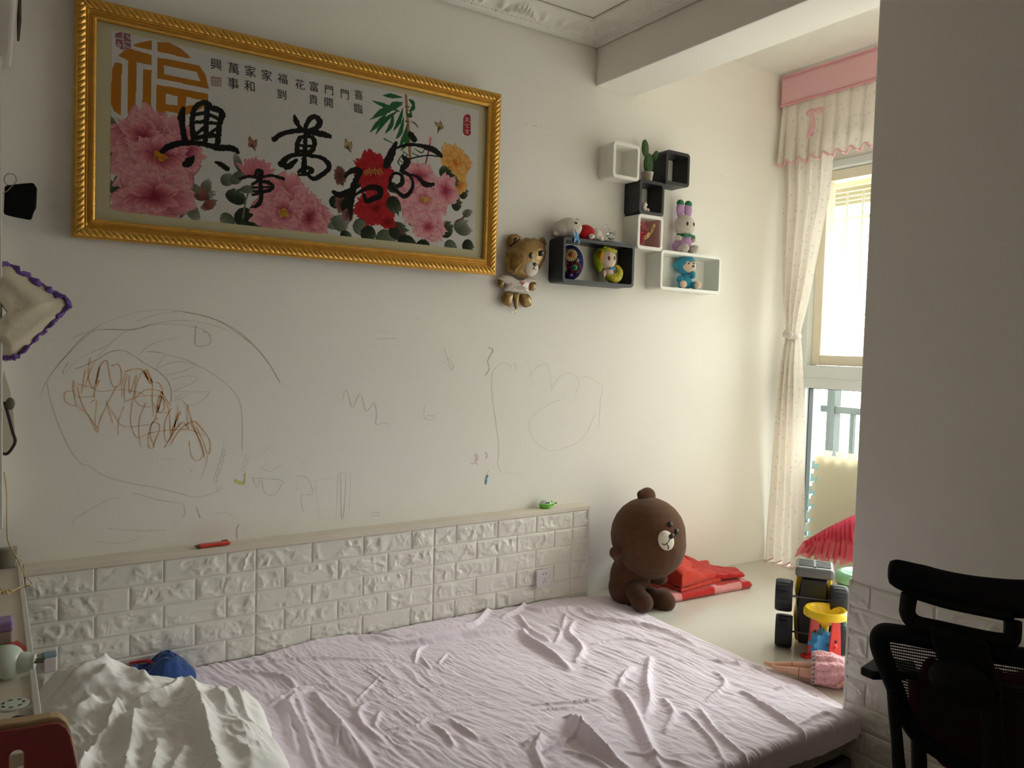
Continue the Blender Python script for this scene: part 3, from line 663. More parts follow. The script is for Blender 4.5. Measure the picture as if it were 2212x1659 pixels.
redge = np.interp(-yb, [0.05, 0.25, 0.54, 0.92, 1.2, 1.36, 1.43], [2.155, 2.09, 2.075, 2.065, 2.075, 2.03, 2.005])
X = SX0+U*(redge-SX0); Yf = yb
R0 = 0.024                                    # rounded front edge
over = S-(flat-R0)
ang = np.clip(over/R0, 0, PI/2)
below = np.clip(over-R0*PI/2, 0, None)
Yc = np.where(over > 0, SY1+R0-R0*np.sin(ang), Yf)
H = 0.508+0.016*np.exp(-((X-0.9)/1.2)**4)*(1-np.clip((X-1.75)/0.2, 0, 1))*np.clip(1-(-Yf-0.08)/0.35, 0.35, 1)
sm_ = lambda t: np.clip(t, 0, 1)**2*(3-2*np.clip(t, 0, 1))
H = H+(0.4905-H)*sm_((X-1.965)/0.065)
wr = np.zeros_like(X)
for fn, pts, w, h in FOLDS:
    P = smooth_path([tuple(wz(*p, 0.515))[:2] for p in fn(pts)], 4)
    d, t = seg_dist(X, Yf, P)
    wr += h*np.exp(-(d/(w*0.8))**1.6)*np.sin(PI*np.clip(0.08+0.84*t, 0, 1))**0.5-0.25*h*np.exp(-(d/(w*2.2))**2)
wx2 = fbm(X*3, Yf*3, 71, 3)-0.5; wy2 = fbm(X*3+7, Yf*3, 72, 3)-0.5
fine = fbm((X+0.10*Yf+0.10*wx2)*46, (Yf-0.1*X)*5.5+wy2*2, 73, 3, True)-0.62
fine2 = fbm((X*0.5+Yf*0.86)*30+wx2*2, (X*0.86-Yf*0.5)*5, 75, 3, True)-0.62
dens = 0.35+0.75*sm_((fbm(X*2.2, Yf*2.2, 80, 2)-0.35)/0.3)
wr *= 1.4
wr += 0.0085*fine*dens+0.0055*fine2*(1.2-dens)+0.004*(fbm((X+0.25*Yf)*70+wx2*4, Yf*14, 77, 2, True)-0.6)+0.004*(fbm(X*6, Yf*6, 90, 3)-0.5)
edge_fade = 0.45+0.55*sm_((redge-X)/0.05)
wr = np.clip(wr, -0.004, 1)*np.where(X > 1.98, np.minimum(edge_fade, 1), 1)
Zt = np.maximum(H+wr*0.9, np.where(X > 2.0, 0.4885, 0.494))
Zs = np.where(over > 0, Zt-R0*(1-np.cos(ang))-below, Zt)
rip = 0.010*(fbm(X*14, S*2, 95, 3)-0.35)*sm_(below/0.05)+0.6*wr*np.sin(ang)
Yc = np.where(over > 0, Yc-np.clip(rip, -0.002, 0.03), Yc)
Zs = np.where((over > 0) & (X > 1.99), np.maximum(Zs, 0.44), Zs)
Zs = Zs+np.where(below > 0, 0.018*(fbm(X*5, X*0, 97, 3)-0.5)*below/0.05, 0)
q = MB(); q.grid(np.stack([X, Yc, Zs], -1), flip=True)
sheet = tag(q.build('bed_sheet', M_sheet, None, smooth=True, solid=0.002), 'crumpled lilac cotton sheet spread over the whole bed', 'bed sheet')
sheet.data.polygons.foreach_set('use_smooth', [True]*len(sheet.data.polygons))

def lump(name, outline, z0, hfun, m_, label, cat, n=150, parent=None):
    """cloth heap: outline on the bed (x, y), height from the edge inwards"""
    P = np.array(outline); c = P.mean(0)
    th = np.arctan2(P[:, 1]-c[1], P[:, 0]-c[0]); rr = np.hypot(*(P-c).T); o_ = np.argsort(th); th = th[o_]; rr = rr[o_]
    th = np.r_[th[-1]-2*PI, th, th[0]+2*PI]; rr = np.r_[rr[-1], rr, rr[0]]
    A = np.linspace(-PI, PI, n*2)[:, None]; F = np.linspace(0, 1, n)[None, :]
    Rr = np.interp(A[:, 0], th, rr)[:, None]
    Rr = (np.roll(Rr[:-1], 2, 0)+np.roll(Rr[:-1], -2, 0)+Rr[:-1]+np.roll(Rr[:-1], 1, 0)+np.roll(Rr[:-1], -1, 0))/5; Rr = np.r_[Rr, Rr[:1]]
    X = c[0]+Rr*F*np.cos(A); Y = c[1]+Rr*F*np.sin(A)
    Z = z0+hfun(X, Y, F+0*A)
    q = MB(); q.grid(np.stack([X, Y, Z], -1), flip=True)
    o = q.build(name, m_, parent, smooth=True, solid=0.0)
    o.data.polygons.foreach_set('use_smooth', [True]*len(o.data.polygons))
    return tag(o, label, cat) if cat else o
QF = [([(120, 1490), (200, 1465), (270, 1440), (310, 1470)], .02, .03), ([(150, 1410), (215, 1440), (225, 1475), (150, 1500)], .03, .03), ([(250, 1520), (230, 1560), (190, 1620), (170, 1659)], .018, .035), ([(410, 1455), (430, 1520), (455, 1600), (475, 1659)], .022, .035),
      ([(390, 1455), (370, 1490), (300, 1515)], .015, .025), ([(290, 1530), (285, 1580), (270, 1659)], .018, .028), ([(340, 1600), (330, 1659)], .016, .022), ([(510, 1490), (540, 1540), (575, 1550)], .014, .02), ([(100, 1500), (150, 1530), (200, 1510)], .02, .035), ([(395, 1610), (370, 1659)], .014, .016), ([(470, 1500), (520, 1560), (545, 1640)], .02, .012)]
def qh(X, Y, F):
    e = np.clip(1-F**3.2, 0, 1)**0.55
    h = 0.125*e*(0.62+0.75*fbm(X*3.4+1, Y*3.4, 41, 3))
    h += 0.075*np.exp(-((X+0.07)/0.11)**2-((Y+0.20)/0.13)**2)*e
    for pts, w, hh in QF:
        P = smooth_path([tuple(wz(*p, 0.63))[:2] for p in pts], 4); d, t = seg_dist(X, Y, P)
        h += hh*np.exp(-(d/w)**1.5)*e-0.35*hh*np.exp(-(d/(2.4*w))**2)*e
    h += 0.034*(fbm(X*8+fbm(X*5, Y*5, 3, 2)*2.5, Y*8+X*3, 43, 3, True)-0.6)*e+0.012*(fbm(X*26+Y*8, Y*12, 47, 3, True)-0.6)*e
    return np.maximum(h, 0.002)
quilt_out = [(-0.172, -0.12), (-0.10, -0.085), (0.03, -0.10), (0.14, -0.16), (0.26, -0.27), (0.335, -0.40), (0.395, -0.52), (0.385, -0.62), (0.36, -0.74), (0.365, -0.90), (0.33, -1.10), (0.2, -1.22), (0.0, -1.25), (-0.17, -1.2), (-0.172, -0.7), (-0.172, -0.35)]
M_quilt = mat('white_quilt_cloth', (0.93, 0.905, 0.895), 0.85, 0.2, sheen=0.1, bump=0.05, bscale=400, vary=0.02)
lump('quilt', quilt_out, 0.513, qh, M_quilt, 'crumpled white quilt heaped at the head of the lilac bed', 'quilt')
def ch(X, Y, F):
    e = np.clip(1-F**3, 0, 1)**0.6
    return np.maximum(e*(0.035+0.045*fbm(X*14, Y*14, 61, 3, True)+0.03*np.exp(-((X-0.2)/0.04)**2)), 0.002)
clo = lump('shorts', [(0.05, -0.085), (0.14, -0.08), (0.23, -0.085), (0.285, -0.10), (0.29, -0.15), (0.24, -0.21), (0.14, -0.2), (0.06, -0.16)], 0.516, ch, mat('blue_jersey', srgb(46, 74, 132), 0.8, 0.2, sheen=0.2, vary=0.1, vscale=30), 'crumpled blue garment with red trim between white quilt and brick headboard', 'clothing', 70)
clo.name = 'garment'
q = MB(); p = wz(322, 1440, 0.567); q.tube(smooth_path([(p.x-0.05, p.y+0.035, 0.575), (p.x-0.02, p.y+0.01, 0.585), (p.x, p.y, 0.585), (p.x+0.012, p.y-0.02, 0.575)]), 0.005, 8)
q.build('red_trim', mat('red_trim', srgb(190, 40, 44), 0.7), clo)
# ---------------------------------------------------------------- wall shelves
M_wsh = mat('white_lacquer', (0.80, 0.79, 0.74), 0.35, 0.5)
M_bsh = mat('black_lacquer', (0.016, 0.018, 0.022), 0.38, 0.5, bump=0.02, bscale=200)
def shelf(name, x0, x1, z0, z1, m_, label, d=0.102, w=0.015, group=None):
    t = thing(name, label, 'wall shelf', ((x0+x1)/2, 0, z0), 0, group)
    W_, H_ = x1-x0, z1-z0
    def rr(hw, z_a, z_b, r, n=6):
        out = []
        for cx_, cz_, a0 in ((hw-r, z_b-r, 0), (-hw+r, z_b-r, PI/2), (-hw+r, z_a+r, PI), (hw-r, z_a+r, 1.5*PI)):
            out += [(cx_+r*math.cos(a0+PI/2*i/n), cz_+r*math.sin(a0+PI/2*i/n)) for i in range(n+1)]
        return out
    O = rr(W_/2, 0, H_, 0.018); I = rr(W_/2-w, w, H_-w, 0.008); k = len(O)
    V = [(a, y, b) for L, y in ((O, 0.0), (O, -d+0.002), (O, -d), (I, -d), (I, -d+0.002), (I, 0.0)) for a, b in L]
    # slightly eased front rim
    V = [(a*(1-0.002/abs(W_/2)) if k*2 <= i < k*3 else a, y, b) for i, (a, y, b) in enumerate(V)]
    F = [(l*k+i, l*k+(i+1) % k, (l+1)*k+(i+1) % k, (l+1)*k+i) for l in range(5) for i in range(k)]
    F += [(5*k+i, 5*k+(i+1) % k, (i+1) % k, i) for i in range(k)]
    q = MB(); q.add(V, F)
    o = q.build('shelf_frame', m_, t, fix=True)
    return t
shelf('cube_shelf', 2.042, 2.203, 2.398, 2.559, M_wsh, 'white cube shelf left of the cactus, empty inside', group='cube shelves on the wall')
shelf('cube_shelf', 2.366, 2.525, 2.414, 2.572, M_bsh, 'black cube shelf right of the cactus, empty inside', group='cube shelves on the wall')
shelf('cube_shelf', 2.206, 2.364, 2.256, 2.4135, M_bsh, 'black cube shelf holding a small white figurine', group='cube shelves on the wall')
sD = shelf('cube_shelf', 2.203, 2.364, 2.096, 2.2555, M_wsh, 'white cube shelf holding red dried flowers', group='cube shelves on the wall')
shelf('box_shelf', 1.778, 2.191, 1.914, 2.108, M_bsh, 'long black box shelf holding the yellow mermaid doll', w=0.014, group='long box shelves on the wall')
shelf('box_shelf', 2.356, 2.770, 1.919, 2.1045, M_wsh, 'long white box shelf holding the blue plush monkey', w=0.014, group='long box shelves on the wall')
q = MB(); q.span((-0.064, -0.006, 0.016), (0.064, -0.002, 0.144)); q.span((0.0615, -0.095, 0.016), (0.065, -0.002, 0.144))
q.build('mauve_lining', mat('mauve_film', srgb(206, 168, 160), 0.3, 0.5), sD, smooth=False)

FZ = lambda n: mat('plush_'+n, PLUSH[n], 0.95, 0.1, sheen=0.15, bump=0.5, bscale=260, vary=0.10, vscale=60)
PLUSH = dict(white=srgb(214, 206, 196), lilac=srgb(190, 150, 196), green=srgb(56, 128, 84), blue=srgb(66, 156, 186), skin=srgb(228, 204, 184), yellow=srgb(214, 204, 62), lime=srgb(160, 178, 44), ochre=srgb(214, 160, 44), red=srgb(178, 30, 32), brown=srgb(92, 58, 36), dark=srgb(70, 44, 30), cream=srgb(226, 216, 200), pinkskin=srgb(232, 206, 190), grey=srgb(188, 180, 172))
M_eye = mat('black_bead', (0.01, 0.01, 0.012), 0.15, 0.6)
def plush(name, ells, m_, parent, vox, sub=0):
    q = MB()
    for e in ells: q.ell(e[0], e[1], e[2] if len(e) > 2 else None)
    return q.build(name, m_, parent, remesh=vox)
def face_pt(c, r, az, el, f=1.0):
    """point on an ellipsoid head facing local -y; az to the +x side, el upwards"""
    d = np.array([math.sin(az)*math.cos(el), -math.cos(az)*math.cos(el), math.sin(el)])
    r = np.array(r if hasattr(r, '__len__') else (r, r, r), float)
    k = 1/np.linalg.norm(d/r); return np.array(c)+d*k*f, d
def patch(q, c, r, az, el, sx, sz, t=0.003, mi=0, roll=0.0, f=0.985):
    p, d = face_pt(c, r, az, el, f); R = aim(d); R = R@rotm(0, 0, roll)
    q.ell(p, (sx, sz, t), R, mi, 16, 8)

# rabbit on the long white shelf
b = wy(1476, 541, -0.055)
t = thing('plush_rabbit', 'plush rabbit with lilac ears and green collar sitting on the white box shelf', 'plush toy', (b.x, -0.055, 2.1046), math.radians(-4)); t.scale = (1.16, 1.12, 1.18)
plush('body', [((0, 0.0, 0.045), (0.036, 0.032, 0.045)), ((-0.01, 0.004, 0.03), (0.042, 0.034, 0.03))], FZ('lilac'), t, 0.003)
plush('head', [((0, -0.002, 0.117), (0.046, 0.042, 0.043)), ((0, -0.004, 0.105), (0.045, 0.041, 0.034))], FZ('white'), t, 0.003)
for s in (-1, 1):
    e = plush('ear', [((s*0.021, 0.004, 0.182), (0.0205, 0.012, 0.036)), ((s*0.020, 0.003, 0.158), (0.015, 0.010, 0.02))], FZ('lilac'), t, 0.0025)
    plush('ear_tip', [((s*0.022, 0.004, 0.206), (0.0185, 0.0125, 0.0155))], FZ('green'), e, 0.002)
    plush('arm', [((s*0.040, -0.012, 0.060), (0.014, 0.017, 0.013))], FZ('white'), t, 0.0025)
    plush('leg', [((s*0.028, -0.038, 0.018), (0.0185, 0.024, 0.018)), ((s*0.027, -0.018, 0.018), (0.016, 0.024, 0.015))], FZ('white'), t, 0.0025)
    q = MB(); patch(q, (0, -0.002, 0.117), (0.046, 0.042, 0.043), s*0.42, 0.02, 0.0052, 0.0078, 0.004); q.build('eye', M_eye, t)
q = MB(); q.tube([(0.026*math.sin(a), -0.024*math.cos(a), 0.0775-0.004*math.cos(a)) for a in np.linspace(0, 2*PI, 24)[:-1]], 0.0065, 8, closed=True)
for s in (-1, 1): q.prism([(0, 0), (s*0.030, -0.006), (s*0.026, -0.020), (s*0.006, -0.012)], (0, -0.033, 0.079), (1, 0, 0), (0, 0.3, 1), (0, -1, 0), 0.003)
q.build('collar', FZ('green'), t, fix=True)
q = MB(); q.tube([face_pt((0, -0.002, 0.117), (0.046, 0.042, 0.043), a, -0.18-0.05*math.cos(a*18), 1.0)[0] for a in np.linspace(-0.12, 0.12, 9)], 0.0008, 6); q.build('mouth', M_eye, t)

# blue monkey
b = wy(1480, 628, -0.05)
t = thing('plush_monkey', 'blue plush monkey sitting inside the long white box shelf', 'plush toy', (b.x, -0.048, 1.9335), math.radians(-16)); t.scale = (1.16, 1.16, 1.16)
plush('body', [((0, 0, 0.036), (0.029, 0.026, 0.036)), ((0, 0, 0.026), (0.033, 0.028, 0.026))], FZ('blue'), t, 0.003)
plush('head', [((0, 0, 0.104), (0.046, 0.038, 0.041)), ((0, 0, 0.094), (0.043, 0.036, 0.034))], FZ('blue'), t, 0.003)
plush('face', [((0.004, -0.020, 0.095), (0.035, 0.022, 0.026)), ((-0.008, -0.020, 0.108), (0.016, 0.019, 0.016)), ((0.016, -0.020, 0.108), (0.016, 0.019, 0.016))], FZ('skin'), t, 0.0025)
for s in (-1, 1):
    plush('ear', [((s*0.045, 0.004, 0.100), (0.012, 0.008, 0.017))], FZ('blue'), t, 0.0025)
    plush('leg', [((s*0.030, -0.026, 0.018), (0.017, 0.026, 0.016))], FZ('blue'), t, 0.0025)
    plush('foot', [((s*0.034, -0.046, 0.0175), (0.0165, 0.010, 0.0165))], FZ('skin'), t, 0.0025)
    q = MB(); q.ell((0.004+s*0.012, -0.0395, 0.106), (0.003, 0.0028, 0.0042)); q.build('eye', M_eye, t)
plush('arm', [((0.022, -0.024, 0.056), (0.011, 0.014, 0.012)), ((0.018, -0.030, 0.066), (0.012, 0.010, 0.011))], FZ('blue'), t, 0.0025)
plush('arm', [((-0.034, -0.014, 0.040), (0.015, 0.014, 0.017))], FZ('blue'), t, 0.0025)
q = MB(); q.ell((0.012, -0.0415, 0.0945), (0.0055, 0.004, 0.0045)); q.build('nose', M_eye, t)
q = MB()
for s in (-1, 1): q.tube([(0.004+s*0.012+dx, -0.038, 0.1175-abs(dx)*0.15) for dx in (-0.006, 0, 0.006)], 0.0007, 5)
q.build('brow', mat('brown_thread', srgb(120, 80, 50), 0.8), t)

# mermaid doll in the black shelf
b = wy(1312, 607, -0.05)
t = thing('mermaid_doll', 'plush mermaid doll with yellow hair and scaly tail in the black box shelf', 'plush toy', (b.x, -0.05, 1.9285), math.radians(-6), rot=(0, math.radians(-4), math.radians(-16))); t.scale = (1.08, 1.0, 1.04)
plush('head', [((0.0, -0.004, 0.106), (0.041, 0.036, 0.045))], FZ('pinkskin'), t, 0.0025)
hr = plush('hair', [((-0.006, 0.010, 0.111), (0.050, 0.036, 0.052)), ((-0.038, -0.006, 0.094), (0.019, 0.022, 0.046)), ((-0.010, -0.009, 0.146), (0.037, 0.025, 0.015)), ((0.028, 0.004, 0.134), (0.018, 0.020, 0.024))], FZ('lime'), t, 0.0025)
plush('hair_lock', [((-0.036, -0.022, 0.112), (0.012, 0.010, 0.020)), ((-0.030, -0.024, 0.128), (0.010, 0.008, 0.014))], FZ('ochre'), hr, 0.0025)
plush('fringe', [((0.006+0.012*k, -0.027+0.0018*k*k*0.4, 0.146-0.004*k), (0.0085, 0.008, 0.0085)) for k in range(-2, 3)], FZ('yellow'), hr, 0.002)
plush('torso', [((0.004, -0.006, 0.056), (0.021, 0.018, 0.022)), ((0.006, -0.008, 0.040), (0.022, 0.019, 0.018))], FZ('pinkskin'), t, 0.0025)
plush('arm', [((-0.018, -0.012, 0.048), (0.010, 0.010, 0.013)), ((-0.021, -0.015, 0.036), (0.008, 0.008, 0.012))], FZ('pinkskin'), t, 0.0025)
q = MB()
for s in (-1, 1): q.ell((0.012+s*0.007, -0.028, 0.064), (0.0075, 0.004, 0.006), rotm(0, s*0.4, 0))
q.ell((0.012, -0.031, 0.064), (0.003, 0.003, 0.003)); q.build('bow', mat('blue_ribbon', srgb(60, 150, 200), 0.5), t)
tp = smooth_path([(0.008, -0.008, 0.030), (0.022, -0.012, 0.020), (0.044, -0.012, 0.026), (0.056, -0.010, 0.050), (0.048, -0.008, 0.070), (0.036, -0.004, 0.074)], 7)
n = len(tp); rs_ = list(np.interp(np.linspace(0, 1, n), [0, 0.2, 0.45, 0.7, 1], [0.021, 0.022, 0.017, 0.010, 0.006]))
q = MB(); q.tube(tp, rs_, 18); q.ell(tp[0], 0.0208)
M_tail = mat('scaly_plush', PLUSH['yellow'], 0.7, 0.3)
if True:
    t_ = M_tail.node_tree; vo = t_.nodes.new('ShaderNodeTexVoronoi'); vo.inputs['Scale'].default_value = 110; vo.feature = 'DISTANCE_TO_EDGE'
    tc_ = t_.nodes.new('ShaderNodeTexCoord'); cr_ = t_.nodes.new('ShaderNodeValToRGB'); t_.links.new(tc_.outputs['Object'], vo.inputs['Vector']); t_.links.new(vo.outputs['Distance'], cr_.inputs[0])
    cr_.color_ramp.elements[0].color = (*srgb(120, 116, 40), 1); cr_.color_ramp.elements[1].color = (*PLUSH['yellow'], 1); cr_.color_ramp.elements[1].position = 0.12
    t_.links.new(cr_.outputs[0], t_.nodes['Principled BSDF'].inputs['Base Color'])
q.build('tail', M_tail, t, smooth=True)
for s in (0, 1):
    q = MB(); patch(q, (0, -0.004, 0.106), (0.041, 0.036, 0.045), (-0.12, 0.72)[s], 0.03, 0.0056, 0.0098, 0.003); q.build('eye', mat('brown_eye', srgb(110, 56, 30), 0.3), t)

# clay flower plaque leaning at the back of the black shelf
b = wy(1240, 572, -0.03)
t = thing('clay_plaque', 'oval blue plaque with modelled clay flowers leaning in the black box shelf', 'ornament', (1.868, -0.036, 1.9285), rot=(math.radians(-5), 0, math.radians(-36)))
q = MB(); q.lathe([(0.001, 0), (0.9, 0), (1.0, 0.05), (0.9, 0.1), (0.001, 0.1)], n=40); q.v = [v*np.array([0.060, 0.079, 0.09]) for v in q.v]; q.v = [v@np.asarray(rotm(PI/2, 0, 0)).T+np.array([0.0, 0, 0.0795]) for v in q.v]
base_ = q.build('plaque_base', mat('blue_clay', srgb(36, 42, 108), 0.6, 0.3, vary=0.3, vscale=40), t)
def clay_flower(cx_, cz_, r, c1, c2, n):
    q = MB()
    for k in range(n):
        a = 2*PI*k/n; q.ell((cx_+r*0.68*math.cos(a), -0.012, cz_+r*0.68*math.sin(a)), (r*0.42, 0.004, r*0.2), rotm(0, -a, 0), 0, 10, 6)
    q.ell((cx_, -0.014, cz_), (r*0.5, 0.006, r*0.5), None, 1, 14, 8); q.ell((cx_, -0.019, cz_), (r*0.15, 0.004, r*0.15), None, 2, 8, 6)
    q.build('clay_flower', [mat('clay_%s' % c1, CLAY[c1], 0.55), mat('clay_%s' % c2, CLAY[c2], 0.55), mat('clay_dark', srgb(70, 30, 30), 0.6)], t)
CLAY = dict(yellow=srgb(206, 190, 120), orange=srgb(190, 96, 50), red=srgb(180, 40, 50), gold=srgb(210, 180, 60), wine=srgb(110, 24, 50), green=srgb(60, 160, 110), violet=srgb(110, 60, 150), pale=srgb(170, 170, 190))
clay_flower(0.004, 0.112, 0.027, 'yellow', 'orange', 16); clay_flower(-0.030, 0.074, 0.021, 'red', 'red', 9); clay_flower(-0.026, 0.050, 0.014, 'gold', 'gold', 8); clay_flower(0.022, 0.056, 0.027, 'wine', 'green', 14); clay_flower(0.032, 0.088, 0.011, 'pale', 'pale', 6); clay_flower(-0.018, 0.135, 0.010, 'violet', 'violet', 7); clay_flower(0.006, 0.022, 0.012, 'violet', 'pale', 7)

# white plush cat lying on the black shelf
t = thing('plush_cat', 'white plush cat in a red vest lying on the black box shelf', 'plush toy', (1.852, -0.052, 2.108), math.radians(-8)); t.scale = (1.26, 1.1, 1.12)
plush('head', [((-0.005, 0, 0.042), (0.050, 0.040, 0.041)), ((-0.035, 0.0, 0.036), (0.035, 0.032, 0.034))], FZ('white'), t, 0.003)
for dx, dz in ((0.024, 0.074), (-0.062, 0.016)): plush('ear', [((dx, -0.012, dz), (0.012, 0.008, 0.009)), ((dx+0.008, -0.012, dz+0.004), (0.006, 0.005, 0.005))], FZ('white'), t, 0.002)
plush('vest', [((0.062, 0, 0.032), (0.034, 0.030, 0.031)), ((0.050, -0.004, 0.026), (0.030, 0.028, 0.026))], FZ('red'), t, 0.003)
plush('rump', [((0.103, 0.0, 0.027), (0.025, 0.024, 0.026)), ((0.118, -0.012, 0.014), (0.012, 0.014, 0.014))], FZ('white'), t, 0.003)
plush('paw', [((0.070, -0.032, 0.014), (0.012, 0.011, 0.011))], FZ('white'), t, 0.002)
q = MB(); q.ell((0.004, -0.037, 0.058), (0.0055, 0.003, 0.0048), rotm(-0.5, 0, 0)); q.build('eye', M_eye, t)
q = MB(); q.tube([(0.020, -0.036, 0.056), (0.014, -0.040, 0.044), (0.008, -0.041, 0.030)], 0.0006, 5); q.build('seam', mat('grey_thread', srgb(150, 140, 132), 0.8), t)

# blue paper bird hanging over the front edge
t = thing('paper_bird', 'small blue and white paper bird hanging over the black box shelf', 'ornament', (1.846, -0.104, 2.108))
q = MB()
q.prism([(-0.010, -0.028), (0.002, -0.014), (0.012, -0.032), (0.016, -0.012), (0.012, 0.008), (0.004, 0.016), (-0.010, 0.034), (-0.004, 0.014), (-0.016, 0.018), (-0.008, 0.004), (-0.014, -0.010)], (0, 0, 0.006), (1, 0, 0), (0, 0, 1), (0, -1, 0), 0.003)
q.build('bird_body', mat('blue_card', srgb(50, 140, 200), 0.6), t, smooth=False, fix=True)
q = MB()
for pts in ([(-0.020, 0.018), (-0.012, 0.010), (-0.007, 0.002)], [(-0.012, -0.028), (-0.012, -0.018), (-0.004, -0.010)], [(0.012, -0.034), (0.014, -0.024), (0.016, -0.014)], [(-0.012, 0.036), (-0.002, 0.020), (0.004, 0.008), (0.000, 0.000)]): q.tube([(a, -0.0035, b_+0.006) for a, b_ in pts], 0.0016, 6)
q.build('white_trim_lines', mat('white_card', srgb(226, 232, 236), 0.6), t)

# clear glass ornament on a small dark mirror stand
t = thing('glass_ornament', 'clear glass swan ornament on a small mirror stand upon the black box shelf', 'ornament', (2.060, -0.052, 2.108))
M_cr = mat('clear_crystal', (1, 1, 1), 0.02, 0.5, trans=1.0)
q = MB(); q.span((-0.040, -0.048, 0), (0.072, 0.02, 0.007)); q.build('mirror_stand', mat('dark_mirror', (0.08, 0.08, 0.09), 0.08, 0.8, metal=0.6), t, smooth=False, bevel=0.002)
q = MB(); q.ell((0.016, -0.012, 0.034), (0.022, 0.015, 0.018)); q.lathe([(0.010, 0.0075), (0.008, 0.014), (0.012, 0.026)], (0.016, -0.012, 0)); q.tube(smooth_path([(0.006, -0.012, 0.046), (0.004, -0.012, 0.062), (-0.004, -0.012, 0.078), (-0.016, -0.012, 0.080), (-0.024, -0.012, 0.070), (-0.022, -0.012, 0.064)], 6), 0.0042, 10)
for k in range(4): q.ell((0.032, -0.012, 0.036+0.006*k), (0.010, 0.006, 0.003), rotm(0, -0.5-0.1*k, 0), 0, 10, 6)
q.build('swan', M_cr, t)

# cactus
cx = wy(1397, 385, -0.052)
t = thing('cactus', 'small green prickly pear cactus in a grey clay pot on the black cube shelf', 'plant', (cx.x-0.002, -0.058, 2.4137))
q = MB(); q.lathe([(0.001, 0), (0.021, 0), (0.024, 0.01), (0.029, 0.042), (0.030, 0.047), (0.026, 0.047), (0.024, 0.040), (0.001, 0.040)], n=10, cap=False); q.build('pot', mat('grey_stone_glaze', srgb(158, 146, 132), 0.25, 0.6, vary=0.35, vscale=45), t)
q = MB(); q.ell((0, 0, 0.040), (0.024, 0.024, 0.004)); q.build('soil', mat('dry_soil', srgb(100, 86, 66), 0.95), t)
M_cac = mat('cactus_green', srgb(62, 92, 52), 0.6, 0.3, bump=0.4, bscale=110, vary=0.25, vscale=40)
pads = [((0.004, 0.0, 0.087), (0.028, 0.015, 0.050), 0.0), ((-0.018, 0.002, 0.156), (0.021, 0.011, 0.040), -0.12), ((0.047, 0.0, 0.132), (0.0145, 0.009, 0.025), 0.42)]
for c_, r_, an in pads: q = MB(); q.ell(c_, r_, rotm(0, an, 0), 0, 22, 14); q.build('pad', M_cac, t)
q = MB()
for c_, r_, an in pads:
    R = rotm(0, an, 0)
    for k in range(34):
        a = rnd.random()*2*PI; e = math.acos(2*rnd.random()-1); d = np.array([math.sin(e)*math.cos(a), math.sin(e)*math.sin(a), math.cos(e)]); p = np.array(c_)+R@(d*np.array(r_)); n_ = R@(d/np.array(r_)); n_ /= np.linalg.norm(n_)
        q.tube([p-n_*0.001, p+n_*0.0045], [0.0008, 0.0002], 4)
q.build('spines', mat('spine', srgb(170, 160, 110), 0.7), t); bpy.data.objects['spines']['kind'] = 'stuff'

# figurine
f_ = wy(1394, 454, -0.075)
t = thing('figurine', 'small white glazed animal figurine inside the black cube shelf', 'figurine', (f_.x-0.006, -0.072, 2.2715), math.radians(-6))
M_por = mat('white_porcelain', srgb(226, 218, 206), 0.18, 0.5)
plush('body', [((0, 0, 0.013), (0.014, 0.014, 0.013)), ((0.004, 0, 0.036), (0.0135, 0.013, 0.012)), ((0.0, 0, 0.026), (0.011, 0.011, 0.010)), ((0.017, -0.004, 0.010), (0.010, 0.011, 0.010))], M_por, t, 0.0015)
q = MB(); q.ell((0.008, -0.0125, 0.038), (0.002, 0.0015, 0.003)); q.build('eye', M_eye, t)
q = MB(); q.ell((0.010, -0.0135, 0.017), (0.0022, 0.0015, 0.0022)); q.build('red_dot', mat('red_dot', srgb(190, 60, 60), 0.4), t)

# red dried flowers standing in the white cube
t = thing('dried_flowers', 'spray of red dried flowers with yellow leaves in the white cube shelf', 'dried flowers', (2.275, -0.062, 2.1112))
q = MB(); q2 = MB(); q3 = MB()
for k in range(26):
    a = rnd.uniform(-1.1, 0.5); L = rnd.uniform(0.05, 0.115); y = rnd.uniform(-0.03, 0.02)
    P = [(-0.020, 0, 0.0), (-0.022+0.4*L*math.sin(a*0.4), y*0.5, 0.5*L), (-0.020+L*math.sin(a)*0.5, y, L*math.cos(a*0.6))]; P = smooth_path(P, 3); q3.tube(P, 0.0007, 4)
    for j in range(12):
        p = P[min(2+j % 5, len(P)-1)]; d = np.array([rnd.uniform(-1, 1), rnd.uniform(-1, 1), rnd.uniform(-0.3, 1)]); d /= np.linalg.norm(d); p = np.clip(p+d*0.007, (-0.040, -0.04, 0.001), (0.09, 0.05, 0.122))
        q.ell(p, (0.0012, 0.0026, 0.0055), aim(d), 0, 6, 4)
for pth in ([(-0.018, -0.01, 0.03), (0.004, -0.02, 0.052), (0.030, -0.024, 0.066), (0.046, -0.026, 0.100)], [(-0.010, -0.01, 0.02), (0.012, -0.018, 0.044), (0.022, -0.02, 0.060)]):
    P = smooth_path(pth, 5); q3.tube(P, 0.0008, 4)
    for p in P[3:]:
        for s in (-1, 1): d = np.array([s*0.7, rnd.uniform(-0.5, 0.5), 0.7]); d /= np.linalg.norm(d); q2.ell(p+d*0.006, (0.0012, 0.0026, 0.007), aim(d), 0, 6, 4)
q.build('red_blossom', mat('dried_red', srgb(206, 66, 88), 0.7, vary=0.3, vscale=60), t)['kind'] = 'stuff'
q2.build('yellow_leaf', mat('dried_yellow', srgb(214, 176, 110), 0.7), t)['kind'] = 'stuff'
q3.build('stem', mat('dried_stem', srgb(120, 90, 60), 0.8), t)['kind'] = 'stuff'

